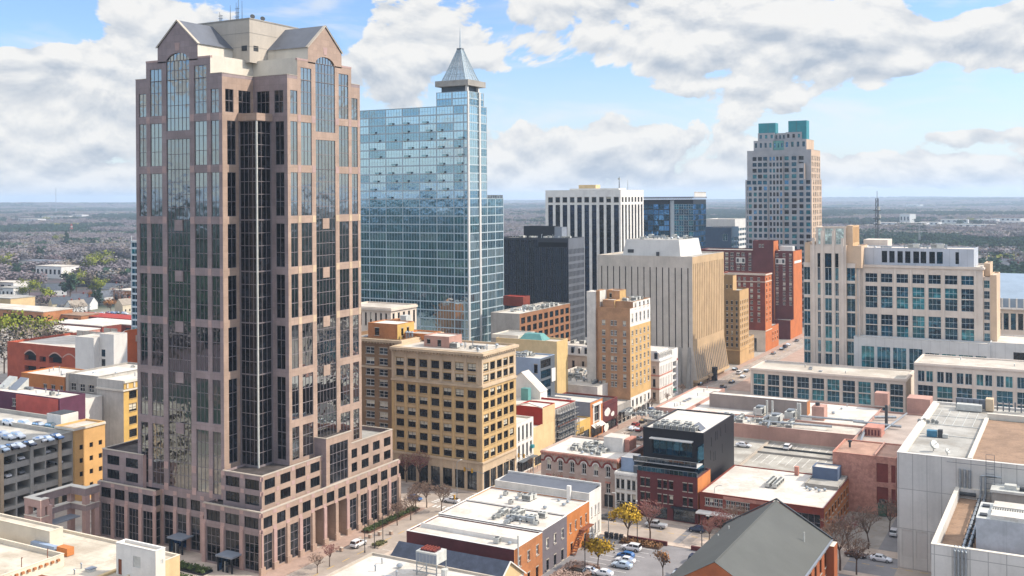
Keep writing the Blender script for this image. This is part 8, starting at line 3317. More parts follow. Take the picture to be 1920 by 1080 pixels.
 for i in range(26):
  u = r.uniform(165, 243)
  v = r.uniform(588, 603)
  x, y = at(u, v, .05)
  car(r.choice(('sedan', 'suv', 'sedan')), r.choice((WHT, WHT, SLV, GRY, BLK, RED, BLU)), x, y, .05, 0, 'tiny car in the distant parking lot left of the granite tower', 'cars in the distant parking lot', True)
 # garage decks
 for i in range(12):
  x, y = -237.3 - 1.9, 150 + i * 3.75
  for zf in (14.62, 11.02):
   if (i * 7 + int(zf)) % 3:
    car('sedan', (WHT, GRY, SLV, BLK)[(i + int(zf)) % 4], x - .6, y, zf - .02, 0, 'car glimpsed through an open deck of the grey garage', 'cars inside the garage decks', True)


traffic()


# ------------------------------------------------------------------ street furniture
def furniture():
 PM = mat('pole_black', (.03, .032, .035), .5, .1)
 for i, (u, v, h) in enumerate(((684, 1036, 8.4), (702, 1028, 8.6), (718, 1020, 8.8))):
  x, y = at(u, v, .1)
  t = thing('lamp_post', ('black lamp post nearest of the three beside the tower driveway', 'middle black lamp post of the three beside the tower driveway', 'black lamp post at the kerb island, farthest of the three by the tower driveway')[i], 'lamp post', (x, y, .1), 0, 'black lamp posts by the tower')
  q = MB()
  q.cyl(0, 0, 0, .5, .16, PM, 8, .12)
  q.cyl(0, 0, .5, h, .1, PM, 8, .06)
  obj('pole', q, t, (0, 0, 0))
  q = MB()
  q.cyl(0, 0, h, h + .25, .16, PM, 8, .3)
  q.cyl(0, 0, h + .25, h + .32, .3, PM, 8, .05)
  obj('lamp_head', q, t, (0, 0, 0))
 for i, (u, v, h, rz) in enumerate(((1141, 1004, 9.5, 0), (1322, 1075, 6.0, 0), (1316, 1030, 7.0, 0), (857, 932, 9.0, 1.2), (1340, 985, 9.0, .3), (1195, 1018, 8.5, 2.0), (1097, 1075, 7.5, 1.0))):
  x, y = at(u, v, .1)
  t = thing('street_lamp', ('tall pale street lamp at the white end building of the row', 'short black street lamp beside the gabled roof in the parking lot', 'black street lamp at the parking lot entrance', 'street lamp on the corner in front of the golden office block',
          'curved street lamp in front of the red brick shop canopy', 'dark street lamp between the yellow tree and the bare tree', 'dark street lamp among the shrubs at the bottom edge')[i], 'street lamp', (x, y, .1), rz, 'street lamps')
  q = MB()
  m = GALV if i in (0, 3, 4) else PM
  q.cyl(0, 0, 0, h, .12, m, 8, .07)
  for k in range(6):
   a0, a1 = k / 6 * 1.2, (k + 1) / 6 * 1.2
   q.bar((1.2 * (1 - math.cos(a0)) * 1.5, 0, h + .9 * math.sin(a0)), (1.2 * (1 - math.cos(a1)) * 1.5, 0, h + .9 * math.sin(a1)), .06, m, 6)
  obj('pole', q, t, (0, 0, 0))
  q = MB()
  q.box(1.0, 1.8, -.14, .14, h + .78, h + .94, UNITM)
  obj('lamp_head', q, t, (0, 0, 0))
 SIG = mat('signal_yellow', '#b98a1c', .5, .1)
 for i, (u, v, rz, ln) in enumerate(((908, 930, math.pi * .93, 7.5), (852, 958, .0, 0), (963, 905, math.pi * .9, 6.5), (1000, 897, math.pi, 5))):
  x, y = at(u, v, .1)
  t = thing('traffic_signal', ('traffic signal with a long arm at the golden office block corner', 'traffic signal post on the near corner of the crossing', 'traffic signal with arm at the far side of the crossing', 'traffic signal hidden low beside the arcaded building')[i], 'traffic signal', (x, y, .1), rz, 'traffic signals at the crossing')
  q = MB()
  q.cyl(0, 0, 0, 6.4 if ln else 3.6, .12, GALV, 8, .08)
  if ln:
   q.bar((0, 0, 6.0), (ln, 0, 6.5), .08, GALV, 6)
  obj('pole', q, t, (0, 0, 0))
  for d in ([ln * .6, ln - .2] if ln else [0]):
   q = MB()
   zc = 5.5 if ln else 3.0
   q.box(d - .2, d + .2, -.2, .2, zc, zc + 1.1, SIG)
   for k in range(3):
    q.cyl(d, -.21, zc + .12 + k * .32, zc + .36 + k * .32, .11, DARK, 8)
   obj('signal_head', q, t, (0, 0, 0))
 # planters, hedge, walls
 def block(nm, lab, cat, x0, x1, y0, y1, h, m, top=None, grp=None):
  t = thing(nm, lab, cat, ((x0 + x1) / 2, (y0 + y1) / 2, .1), 0, grp)
  q = MB()
  q.box(x0, x1, y0, y1, .05, h, m)
  obj('base', q, t)
  if top:
   q = MB()
   r = random.Random(int(x0 * 7))
   n = int((x1 - x0) * (y1 - y0) * 26) + 20
   for _ in range(n):
    x, y, z = r.uniform(x0 + .1, x1 - .1), r.uniform(y0 + .1, y1 - .1), h + r.uniform(0, .55)
    s = r.uniform(.12, .3)
    a, bb = r.uniform(0, 6.28), r.uniform(-.8, .8)
    dx, dy = math.cos(a) * s, math.sin(a) * s
    q.poly([(x - dx, y - dy, z), (x + dy * .7, y - dx * .7, z + bb * s), (x + dx, y + dy, z + .1), (x - dy * .7, y + dx * .7, z - bb * s)], top)
   obj('planting', q, t)
 HG = mat('hedge_green', '#47542d', .9, .35, 1.2, .3)
 HG2 = mat('hedge_olive', '#5b5a35', .9, .35, 1.2, .3)
 block('hedge', 'long clipped hedge bed along the right foot of the tower podium', 'hedge', -153.6, -151.2, 203, 225, .5, SOIL, HG)
 block('planter', 'small round cornered planted island by the lamp posts', 'planter', -145.4, -143.0, 195.5, 199.5, .3, PAVE, HG2)
 block('planter', 'planted bed beside the entrance kiosks at the podium foot', 'planter', -180, -166, 163.5, 166.5, .6, NAVY, HG)
 block('planter', 'second planted bed nearer the bottom edge by the kiosks', 'planter', -172, -160, 158.5, 161.0, .6, NAVY, HG)
 block('garden_wall', 'low brown brick wall with a planting bed between the parking lot and the street', 'wall', -94.5, -84.8, 228.0, 228.5, 1.0, MAROON)
 block('planter', 'mulched bed with clipped shrubs before the low brown wall', 'planter', -95.5, -85.5, 224.8, 227.9, .25, SOIL, mat('shrub_rust', '#7c5a3a', .9, .35, 1.2, .3))
 block('garden_wall', 'short brown wall at the far side of the parking lot entrance', 'wall', -79, -74, 228.0, 228.5, 1.0, MAROON)
 block('shrub_bed', 'bed of pale pinkish shrubs at the end of the brick row', 'shrubs', -99.5, -92.5, 196, 207.5, .5, SOIL, mat('shrub_pink', '#a58d80', .9, .35, 1.2, .3))
 # dustbins by the white end building
 for i in range(4):
  x, y = -99.6 + i * 1.25, 227.2
  t = thing('waste_bin', ('black waste bin leftmost of four behind the white end building', 'black waste bin second from left behind the white end building', 'black waste bin third from left behind the white end building', 'black waste bin rightmost of four behind the white end building')[i], 'waste bin', (x, y, .03), 0, 'waste bins by the white end building')
  q = MB()
  q.box(-.4, .4, -.4, .4, .1, 1.2, UNITD)
  obj('body', q, t, (0, 0, 0))
  q = MB()
  q.box(-.45, .45, -.46, .44, 1.2, 1.3, PM)
  obj('lid', q, t, (0, 0, 0))
 # little tree pits / bollard boxes on the tower pavement
 for i, (u, v) in enumerate(((694, 1008), (712, 1003), (733, 1002), (675, 1014), (640, 1033))):
  x, y = at(u, v, .1)
  t = thing('bollard_box', 'small square brown bollard box on the tower pavement, %s from the lamp posts' % ('first', 'second', 'third', 'fourth', 'fifth')[i], 'bollard', (x, y, .13), 0, 'bollard boxes on the tower pavement')
  q = MB()
  q.box(-.35, .35, -.35, .35, 0, .7, GRANB)
  obj('body', q, t, (0, 0, 0))
  q = MB()
  q.box(-.4, .4, -.4, .4, .7, .8, CONCW)
  obj('cap', q, t, (0, 0, 0))
 # a white marquee dome, umbrellas and small kiosks on the main street pavement
 def umbrella(u, v, c, lab):
  x, y = at(u, v, .1)
  t = thing('parasol', lab, 'parasol', (x, y, .13), 0, 'parasols on the main street')
  q = MB()
  q.cyl(0, 0, 0, 2.6, .05, STEEL, 6)
  obj('pole', q, t, (0, 0, 0))
  q = MB()
  q.cyl(0, 0, 2.2, 2.9, 1.6, c, 10, .05)
  obj('canopy', q, t, (0, 0, 0))
 umbrella(1230, 746, mat('canvas_lime', '#9cc228', .8, .1, 1, .05), 'lime green parasol beside the white base of the orange brick tower')
 umbrella(1227, 748, MATS['canvas_lime'], 'lime green parasol closest to the white base of the orange brick tower')
 umbrella(1262, 741, mat('canvas_green', '#2f7d68', .8, .1, 1, .05), 'dark green parasol on the main street pavement')
 umbrella(1273, 722, mat('canvas_orange', '#d07a25', .8, .1, 1, .05), 'orange parasol near the ribbed concrete block')


furniture()


def radio_masts():
 def mast(x, y, z0, h, w, m, lab, m2=None):
  t = thing('radio_mast', lab, 'mast', (x, y, z0))
  q = MB()
  n = max(6, int(h / (w * 1.6)))
  for k in range(n):
   za, zb = h * k / n, h * (k + 1) / n
   wa, wb = w * (1 - .6 * k / n), w * (1 - .6 * (k + 1) / n)
   mm = (m if k % 2 else m2) if m2 else m
   c = [(-1, -.6), (1, -.6), (0, 1)]
   for i in range(3):
    a, b = c[i], c[(i + 1) % 3]
    q.bar((a[0] * wa, a[1] * wa, za), (a[0] * wb, a[1] * wb, zb), w * .10, mm, 4)
    q.bar((a[0] * wa, a[1] * wa, za), (b[0] * wb, b[1] * wb, zb), w * .06, mm, 4)
    q.bar((a[0] * wb, a[1] * wb, zb), (b[0] * wb, b[1] * wb, zb), w * .06, mm, 4)
  obj('lattice', q, t, (0, 0, 0))
  return t
 x, y = pd(1645, 445, 700)
 z0 = 0.0
 zt = zat(x, y, 1645, 372)
 t = mast(x, y, z0, zt - z0, 2.2, STEEL, 'dark lattice radio mast with drum antennas behind the courthouse')
 q = MB()
 for f, s in ((.9, 1.0), (.83, 1.5), (.78, 1.2), (.55, 1.2)):
  z = (zt - z0) * f
  q.cyl(s, 0, z, z + 2.4, .9, UNITM, 8)
  q.box(-2.6, 2.6, -.2, .2, z - .4, z, STEEL)
 obj('drum_antennas', q, t, (0, 0, 0))
 q = MB()
 q.bar((0, 0, zt - z0), (0, 0, zt - z0 + 5), .2, STEEL)
 obj('whip_antenna', q, t, (0, 0, 0))
 x, y = pd(134, 440, 2400)
 z0 = float(hgt(x, y))
 mast(x, y, z0, zat(x, y, 134, 420) - z0, 4.0, mat('mast_red', '#b0483c', .7, .1), 'distant red and white lattice mast rising from the woods at the left', mat('mast_pale', '#c9b3ad', .7, .1))
 x, y = pd(105, 395, 5200)
 z0 = float(hgt(x, y))
 mast(x, y, z0, zat(x, y, 105, 352) - z0, 3.0, mat('mast_grey', '#9aa3ad', .7, .1), 'very thin far broadcasting mast on the left horizon')
 x, y = pd(1724, 470, 1500)
 z0 = float(hgt(x, y))
 mast(x, y, z0, zat(x, y, 1724, 425) - z0, 1.6, mat('mast_pale2', '#a9a9ac', .7, .1), 'slim pale pole mast among the bare woods on the right')


radio_masts()


# ------------------------------------------------------------------ trees
BARK = mat('bark', '#5a4a40', .95, .2, 1.5, .2)
TWIG = mat('twigs_brown', '#7d685a', .95, .2, .5, .2)
TWIGR = mat('twigs_red', '#8d625a', .95, .2, .5, .2)


def leafm(name, a, b, sc=.35):
 new = name not in MATS
 m = mat(name, a, .85, .3, sc, .35, tint=b, spec=.1)
 if new:
  # leaves face outwards from the crown, so a crown shades as one soft mass
  nt = m.node_tree
  tc = nd(nt, 'ShaderNodeTexCoord')
  su = nd(nt, 'ShaderNodeVectorMath')
  su.operation = 'SUBTRACT'
  su.inputs[1].default_value = (0, 0, 5.0)
  nt.links.new(tc.outputs['Object'], su.inputs[0])
  vt = nd(nt, 'ShaderNodeVectorTransform')
  vt.vector_type = 'NORMAL'
  vt.convert_from, vt.convert_to = 'OBJECT', 'WORLD'
  nt.links.new(su.outputs[0], vt.inputs[0])
  no = nd(nt, 'ShaderNodeVectorMath')
  no.operation = 'NORMALIZE'
  nt.links.new(vt.outputs[0], no.inputs[0])
  ge = nd(nt, 'ShaderNodeNewGeometry')
  sc_ = nd(nt, 'ShaderNodeVectorMath')
  sc_.operation = 'SCALE'
  sc_.inputs['Scale'].default_value = .35
  nt.links.new(ge.outputs['Normal'], sc_.inputs[0])
  ad = nd(nt, 'ShaderNodeVectorMath')
  ad.operation = 'ADD'
  nt.links.new(no.outputs[0], ad.inputs[0])
  nt.links.new(sc_.outputs[0], ad.inputs[1])
  nt.links.new(ad.outputs[0], nt.nodes['Principled BSDF'].inputs['Normal'])
 return m


LEAF_Y = leafm('leaf_gold', '#dcb440', '#b58c26', .8)
LEAF_G = leafm('leaf_spring', '#8b9034', '#5c6620', .5)
LEAF_D = leafm('leaf_pine', '#3f5745', '#263a30', .5)
LEAF_P = leafm('twig_mauve', '#7e7678', '#6a6265', .4)
LEAF_B = leafm('twig_umber', '#83776a', '#6a6055', .4)
LEAF_O = leafm('leaf_amber', '#b07a44', '#8a5a34', .6)


def bare(seed, h, spread, twig, depth=5, leaf=None, nleaf=0):
 """trunk and limbs in one mesh, fine twigs (and last leaves) in the other"""
 r = random.Random(seed)
 tr, cr = MB(), MB()
 tips = []

 def grow(p, d, L, rad_, lev):
  q = p + d * L
  mid = p + d * (L * .5) + Vector((r.uniform(-1, 1), r.uniform(-1, 1), 0)) * L * .05
  t = tr if lev < 2 else cr
  m = BARK if lev < 2 else twig
  n = 6 if lev == 0 else (4 if lev < 3 else 3)
  t.bar(p, mid, rad_, m, n, rad_ * .85)
  t.bar(mid, q, rad_ * .85, m, n, rad_ * .62)
  if lev >= depth:
   tips.append(q)
   return
  k = 5 if lev == 0 else (3 if lev < depth - 1 else 5)
  for i in range(k):
   az = 2 * math.pi * (i + r.random() * .8) / k
   up = r.uniform(.35, .75) if lev else r.uniform(.55, .95)
   side = Vector((math.cos(az), math.sin(az), 0)) * spread
   nd_ = (d * up + side * r.uniform(.6, 1.0) + Vector((0, 0, .12))).normalized()
   s = mid if (i == 0 and lev) else q
   grow(s, nd_, L * r.uniform(.55, .8), max(.035, rad_ * (.60 if lev else .64)), lev + 1)
 grow(Vector((0, 0, 0)), Vector((r.uniform(-.05, .05), r.uniform(-.05, .05), 1)).normalized(), h * .30, h * .019, 0)
 if leaf:
  for _ in range(nleaf):
   c = r.choice(tips) + Vector((r.gauss(0, .35), r.gauss(0, .35), r.gauss(0, .3)))
   s = r.uniform(.10, .24)
   a = Vector((r.gauss(0, 1), r.gauss(0, 1), r.gauss(0, 1))).normalized() * s
   b = a.cross(Vector((r.gauss(0, 1), r.gauss(0, 1), r.gauss(0, 1)))).normalized() * s
   cr.poly([tuple(c - a), tuple(c - b), tuple(c + a), tuple(c + b)], leaf)
 return tr.mesh('trunk'), cr.mesh('crown')


CLEAR = []          # open ground round a house or a single tree: (x, y, half width, depth towards the viewer)


def leafy(seed, h, w, leaf, n=900, s0=.35, conifer=False, lump=1.0):
 r = random.Random(seed)
 tr, cr = MB(), MB()
 tr.bar((0, 0, 0), (0, 0, h * .45), h * .022, BARK, 6, h * .014)
 lumps = []
 if conifer:
  for k in range(9):
   z = h * (.18 + .8 * k / 9)
   R = w * (1 - k / 9.5) * .55
   for i in range(3):
    a = r.uniform(0, 6.28)
    lumps.append((Vector((math.cos(a) * R * .5, math.sin(a) * R * .5, z)), R * .75, h * .06))
 else:
  for k in range(11):
   a = r.uniform(0, 6.28)
   q = r.uniform(.1, .42) * w
   lumps.append((Vector((math.cos(a) * q, math.sin(a) * q, h * r.uniform(.42, .86))), w * r.uniform(.15, .27) * lump, w * r.uniform(.12, .22) * lump))
   if k < 6:
    tr.bar((0, 0, h * r.uniform(.25, .42)), lumps[-1][0], h * .009, BARK, 4, h * .003)
 for _ in range(n):
  c, R, hz = r.choice(lumps)
  v = Vector((r.gauss(0, 1), r.gauss(0, 1), r.gauss(0, 1))).normalized() * (r.random() ** .45)
  p = c + Vector((v.x * R, v.y * R, v.z * hz))
  s = s0 * r.uniform(.6, 1.5)
  a = Vector((r.gauss(0, 1), r.gauss(0, 1), r.gauss(0, .7))).normalized() * s
  b = a.cross(Vector((r.gauss(0, 1), r.gauss(0, 1), r.gauss(0, 1)))).normalized() * s * .8
  cr.poly([tuple(p - a), tuple(p - b), tuple(p + a), tuple(p + b)], leaf)
 return tr.mesh('trunk'), cr.mesh('crown')


def plant_tree(ms, x, y, z, s, rz, name, label, group=None):
 t = thing(name, label, 'tree', (x, y, z), rz, group)
 t.scale = (s, s, s)
 kid('trunk', ms[0], t)
 kid('crown', ms[1], t)
 return t


def street_trees():
 B = [bare(i, 9, .62, (TWIG, TWIGR, TWIG)[i % 3], 5) for i in range(3)]
 S = [bare(20 + i, 6, .55, TWIG, 4) for i in range(2)]
 YT = [bare(40, 8.5, .55, TWIG, 5, LEAF_Y, 2300), bare(41, 6.5, .7, TWIG, 5, LEAF_Y, 2100)]
 SP = [bare(50, 7.5, .4, TWIG, 5, LEAF_O, 320)]
 data = [(787, 912, 1.15, 1, 'large reddish bare tree before the golden office block', 'bare_tree'), (762, 905, .95, 1, 'bare tree between the tower podium and the golden office block', 'bare_tree'),
   (780, 962, .85, 0, 'bare street tree on the tower pavement near the crossing', 'bare_tree'), (800, 952, .8, 2, 'slim bare tree next to the crossing corner', 'bare_tree'), (828, 960, .8, 0, 'bare tree at the kerb near the white turning car', 'bare_tree'),
   (745, 985, .7, 2, 'small bare tree in a pit on the tower pavement', 'bare_tree'), (770, 975, .7, 0, 'thin bare tree behind the parked white car', 'bare_tree'),
   (1040, 962, 1.1, 0, 'bare tree at the left end of the arcaded building', 'bare_tree'), (1075, 966, 1.05, 2, 'bare tree before the middle arches of the arcaded building', 'bare_tree'), (1110, 968, .8, 0, 'small bare tree at the right end of the arcaded building', 'bare_tree'),
   (1219, 1012, 1.1, 1, 'round headed bare tree in front of the maroon brick base', 'bare_tree'), (1575, 1070, 1.35, 0, 'tall bare tree beside the brick side of the gabled hall', 'bare_tree'), (1628, 1030, 1.1, 2, 'bare tree in the yard below the rose brick building', 'bare_tree'),
   (1606, 1078, 1.0, 2, 'bare tree leaning over the brown car', 'bare_tree'), (1668, 1000, .9, 0, 'bare tree close to the panelled block corner', 'bare_tree'), (1590, 1030, .9, 1, 'bare tree behind the tall one by the gabled hall', 'bare_tree'),
   (1352, 1012, .85, 1, 'pinkish bare tree at the red shop canopy', 'bare_tree'), (1330, 1020, .7, 1, 'small reddish bare tree near the parking lot entrance', 'bare_tree'), (1380, 1003, .8, 0, 'bare tree half hidden by the gabled roof', 'bare_tree'),
   (146, 912, 1.0, 2, 'bare tree between the peach stair block and the pergola', 'bare_tree'), (108, 930, .9, 0, 'bare tree in front of the grey garage decks', 'bare_tree'), (128, 925, .7, 1, 'smaller bare tree in front of the grey garage decks', 'bare_tree'),
   (618, 1062, .6, 1, 'little reddish bare tree at the near podium corner', 'bare_tree'), (595, 1075, .5, 2, 'shrubby bare tree beside the near kiosk', 'bare_tree')]
 for i, (u, v, s, k, lab, nm) in enumerate(data):
  x, y = at(u, v, .05)
  plant_tree(B[k], x, y, .05, s * 1.2, i * 1.3, nm, lab, 'bare street trees')
 x, y = at(1178, 1017, .1)
 plant_tree(YT[0], x, y, .1, 1.2, .4, 'yellow_tree', 'golden yellow tree at the low brown wall of the parking lot')
 x, y = at(1122, 1066, .1)
 plant_tree(YT[1], x, y, .1, 1.25, 1.4, 'yellow_tree', 'low golden yellow tree hanging over the parked cars by the brick row')
 x, y = at(1243, 1084, .1)
 plant_tree(SP[0], x, y, .1, .9, 0, 'thin_leaved_tree', 'nearly bare tree with a few orange leaves in the parking lot')
 x, y = at(1330, 1000, .1)
 plant_tree(SP[0], x, y, .1, .55, 2, 'thin_leaved_tree', 'small tree with orange leaves before the red brick shop')
 r = random.Random(3)
 for i in range(22):
  y = 262 + i * 8.2
  if 408 < y < 428:
   continue
  for X in ((-142.6,) if i % 2 else (-129.6,)):
   plant_tree(S[i % 2], X, y + r.uniform(-1, 1), .13, r.uniform(.75, 1.1), r.uniform(0, 6), 'small_bare_tree', 'thin bare street tree in the row along the main street', 'small trees lining the main street')


street_trees()


# ------------------------------------------------------------------ suburbs: single trees, houses, far buildings, then the woods
def suburbs():
 PT = dict(spring=[leafy(60, 12, 12, LEAF_G, 900), leafy(61, 11, 13, LEAF_G, 900)], dark=[leafy(62, 14, 9, LEAF_D, 900, .42), leafy(63, 15, 8, LEAF_D, 800, .45, True)],
     mauve=[leafy(64, 11, 11, LEAF_P, 620, .26), leafy(65, 12, 12, LEAF_P, 620, .26)], umber=[leafy(66, 11, 11, LEAF_B, 620, .26), leafy(67, 10, 12, LEAF_B, 620, .28)], amber=[leafy(68, 10, 10, LEAF_O, 700, .28)])
 lab = dict(spring='yellow green spring tree', dark='dark evergreen tree', mauve='mauve grey bare crowned tree', umber='brown bare crowned tree', amber='amber budding tree')
 r = random.Random(17)
 single = [('spring', 18, 662, 2.2, 'largest, at the left edge above the brick garage'), ('spring', 52, 655, 1.8, 'beside the largest one above the brick garage'), ('umber', 62, 672, 1.8, 'in the clump right behind the brick garage roof'), ('spring', 88, 645, 1.35, 'at the end of the orange brick block'), ('umber', 95, 668, 1.6, 'at the right end of the clump behind the brick garage'),
     ('umber', 30, 682, 1.8, 'at the front of the clump behind the brick garage'), ('umber', 8, 700, 1.8, 'darkest at the left edge above the plum building'),
     ('spring', 143, 548, 1.7, 'standing tall behind the dark evergreen'), ('dark', 132, 566, 1.7, 'rounded, alone before the yellow green tree'), ('spring', 186, 556, 1.4, 'above the pale roofed houses'), ('spring', 193, 512, 2.2, 'wide, in the middle of the woods'), ('spring', 172, 514, 1.9, 'left of the wide one in the woods'),
     ('spring', 55, 562, 1.5, 'small, above the long orange brick block'), ('spring', 84, 556, .8, 'smaller, above the long orange brick block'), ('dark', 178, 572, .9, 'narrow, left of two between the houses'), ('dark', 187, 573, .95, 'narrow, right of two between the houses'),
     ('amber', 208, 588, 1.1, 'above the distant parking lot'), ('umber', 150, 600, 1.1, 'left of the distant parking lot'), ('umber', 120, 600, 1.0, 'right of the orange brick block'), ('mauve', 224, 575, 1.2, 'close to the granite tower edge'), ('mauve', 70, 545, 1.2, 'left of the dark round evergreen'),
     ('spring', 8, 512, 1.9, 'at the left edge, midway to the horizon'), ('spring', 108, 462, 1.8, 'far, right above the bare woods'), ('dark', 125, 470, 2.2, 'far and tall among bare woods'), ('dark', 30, 522, 1.2, 'low, near the left edge'), ('dark', 75, 490, 1.5, 'before the grey roofed warehouse'), ('dark', 175, 470, 1.5, 'far, small and broad'),
     ('amber', 172, 566, .9, 'behind the narrow evergreens')]
 for (k, u, v, s, where) in single:
  x, y = at(u, v, 0)
  z = float(hgt(x, y))
  CLEAR.append((x, y, 8 * s, 70))
  plant_tree(r.choice(PT[k]), x, y, z, s, r.uniform(0, 6), {'spring': 'spring_tree', 'dark': 'evergreen_tree', 'mauve': 'bare_tree', 'umber': 'bare_tree', 'amber': 'budding_tree'}[k], lab[k] + ' ' + where, 'single trees of the left suburb')
 # houses
 RG = [mat('shingle_grey', '#5d6168', .9, .15, .5, .1), mat('shingle_slate', '#4a5058', .9, .15, .5, .1), mat('shingle_tan', '#8f8578', .9, .15, .5, .1)]
 WL = [mat('siding_white', '#c9c9c6', .8, .08, .5, .05), mat('siding_cream', '#bfb49c', .8, .08, .5, .05), mat('siding_blue', '#8f9db0', .8, .08, .5, .05)]

 def house(u, v, w, d, h, ri, wi, lab_, rz=0.0, grp=None):
  x, y = at(u, v, 0)
  z = float(hgt(x, y))
  CLEAR.append((x, y, w * .6 + 2, dep(x, y) * (.10 if u < 400 else .05)))
  t = thing('house', lab_, 'house', (x, y, z), rz, grp)
  q = MB()
  q.box(-w / 2, w / 2, -d / 2, d / 2, -.5, h, WL[wi], 't')
  for s in (-1, 1):
   q.poly([(s * w / 2, -d / 2, h), (s * w / 2, d / 2, h), (s * w / 2, 0, h + d * .42)], WL[wi])
  obj('wall', q, t, (0, 0, 0))
  q = MB()
  e = .4
  for s in (-1, 1):
   q.poly([(-w / 2 - e, s * (d / 2 + e), h - e * .8), (w / 2 + e, s * (d / 2 + e), h - e * .8), (w / 2 + e, 0, h + d * .42 + .1), (-w / 2 - e, 0, h + d * .42 + .1)], RG[ri])
  obj('roof', q, t, (0, 0, 0))
  q = MB()
  q.box(w * .2, w * .2 + .9, -.4, .5, h + d * .2, h + d * .42 + 1.2, REDB)
  obj('chimney', q, t, (0, 0, 0))
  for i in range(3):
   q = MB()
   xx = -w / 2 + w * (i + .7) / 3.4
   q.box(xx - .5, xx + .5, -d / 2 - .06, -d / 2, 1.0, 2.5, G_DARK)
   obj('window', q, t, (0, 0, 0))
 hs = [(112, 580, 13, 10, 5, 1, 1, 'grey roofed house with a cream gable beside the orange brick block', 1.2), (128, 586, 12, 9, 5, 0, 2, 'blue grey house nearest the distant parking lot', .2), (142, 588, 12, 10, 5.5, 2, 0, 'white gabled house below the round evergreen', 1.5), (160, 580, 14, 10, 5, 0, 0, 'pale house under the yellow green tree', .3),
    (205, 566, 14, 10, 5, 0, 0, 'white house right of the narrow evergreens', 1.4), (222, 562, 14, 10, 5.5, 2, 0, 'tan roofed white house close to the granite tower', .2), (105, 553, 16, 11, 5, 1, 0, 'white house left of the round evergreen', 1.0), (212, 552, 16, 11, 5, 0, 1, 'cream house deep in the bare trees near the tower edge', .1),
    (236, 585, 12, 9, 6, 2, 1, 'narrow house just left of the teal glass block', 1.5), (150, 572, 12, 9, 5, 0, 2, 'small blue house behind the white gabled house', .4)]
 for h_ in hs:
  house(*h_, grp='houses of the left suburb')
 r2 = random.Random(5)
 rl = ['tight against the right edge', 'third from the right edge', 'beside the far road bend', 'lowest of the right hand suburb', 'above the white hall', 'in the upper row of the right suburb', 'second from the right edge', 'beyond the courthouse end pier', 'with the widest roof of the right suburb', 'half hidden by mauve trees on the right']
 for i, (u, v) in enumerate(((1912, 500), (1882, 505), (1842, 492), (1868, 520), (1900, 515), (1850, 482), (1895, 488), (1838, 505), (1905, 478), (1870, 492))):
  house(u, v, r2.uniform(16, 22), r2.uniform(11, 14), 6, r2.randrange(3), r2.choice((0, 0, 1)), 'pale suburban house ' + rl[i], r2.uniform(0, 3), 'houses of the right suburb')
 # low far buildings
 def shed(u, v, w, d, h, wm, rm, lab_, nwin=0, grp=None, rz=0.0):
  x, y = at(u, v, 0)
  z = float(hgt(x, y))
  CLEAR.append((x, y, w * .6 + 4, dep(x, y) * .11))
  t = thing('low_building', lab_, 'building', (x, y, z), rz, grp)
  q = MB()
  q.box(-w / 2, w / 2, -d / 2, d / 2, -1, h, wm, 't')
  obj('wall', q, t, (0, 0, 0))
  q = MB()
  q.box(-w / 2 - .3, w / 2 + .3, -d / 2 - .3, d / 2 + .3, h, h + .5, rm)
  obj('roof', q, t, (0, 0, 0))
  for i in range(nwin):
   q = MB()
   xx = -w / 2 + w * (i + .5) / nwin
   q.box(xx - w * .22 / nwin, xx + w * .22 / nwin, -d / 2 - .08, -d / 2, h * .35, h * .75, G_DARK)
   obj('window', q, t, (0, 0, 0))
 shed(30, 602, 85, 22, 9, ORANGEB, ROOFW, 'long orange brick block with a pale flat roof above the spring trees', 10)
 shed(15, 582, 34, 20, 10, CREAMP, ROOFG, 'cream gabled ended block at the left edge behind the orange brick block', 0)
 shed(25, 562, 20, 14, 10, WHITE, ROOFG, 'white block with dark openings at the left edge under the bare woods', 4)
 shed(82, 500, 60, 26, 7, WHITE, RG[0], 'grey roofed long warehouse in the woods at the left', 6)
 shed(108, 520, 40, 22, 12, WHITE, ROOFW, 'white three storey block among bare trees at the left', 6)
 shed(125, 640, 34, 18, 7, PINKB, ROOFW2, 'pink walled shop with a white roof behind the brick garage', 3)
 shed(160, 628, 46, 14, 7, REDB, ROOFW2, 'red brick shop with a long white roof left of the teal glass block', 5)
 shed(215, 622, 50, 16, 6, REDB, ROOFW2, 'long white roofed red shop close to the teal glass block', 6)
 shed(200, 607, 60, 16, 5, MAROON, REDP, 'low red roofed shop beside the distant parking lot', 0)
 shed(140, 606, 30, 14, 6, ORANGEB, ROOFT, 'small orange brick building at the corner of the distant parking lot', 3)
 shed(20, 545, 30, 16, 8, WHITE, ROOFW, 'white roofed block in the bare woods at the left edge', 3)
 shed(245, 570, 20, 16, 11, ORANGEB, ROOFW, 'orange brick house wall right beside the teal glass block', 3)
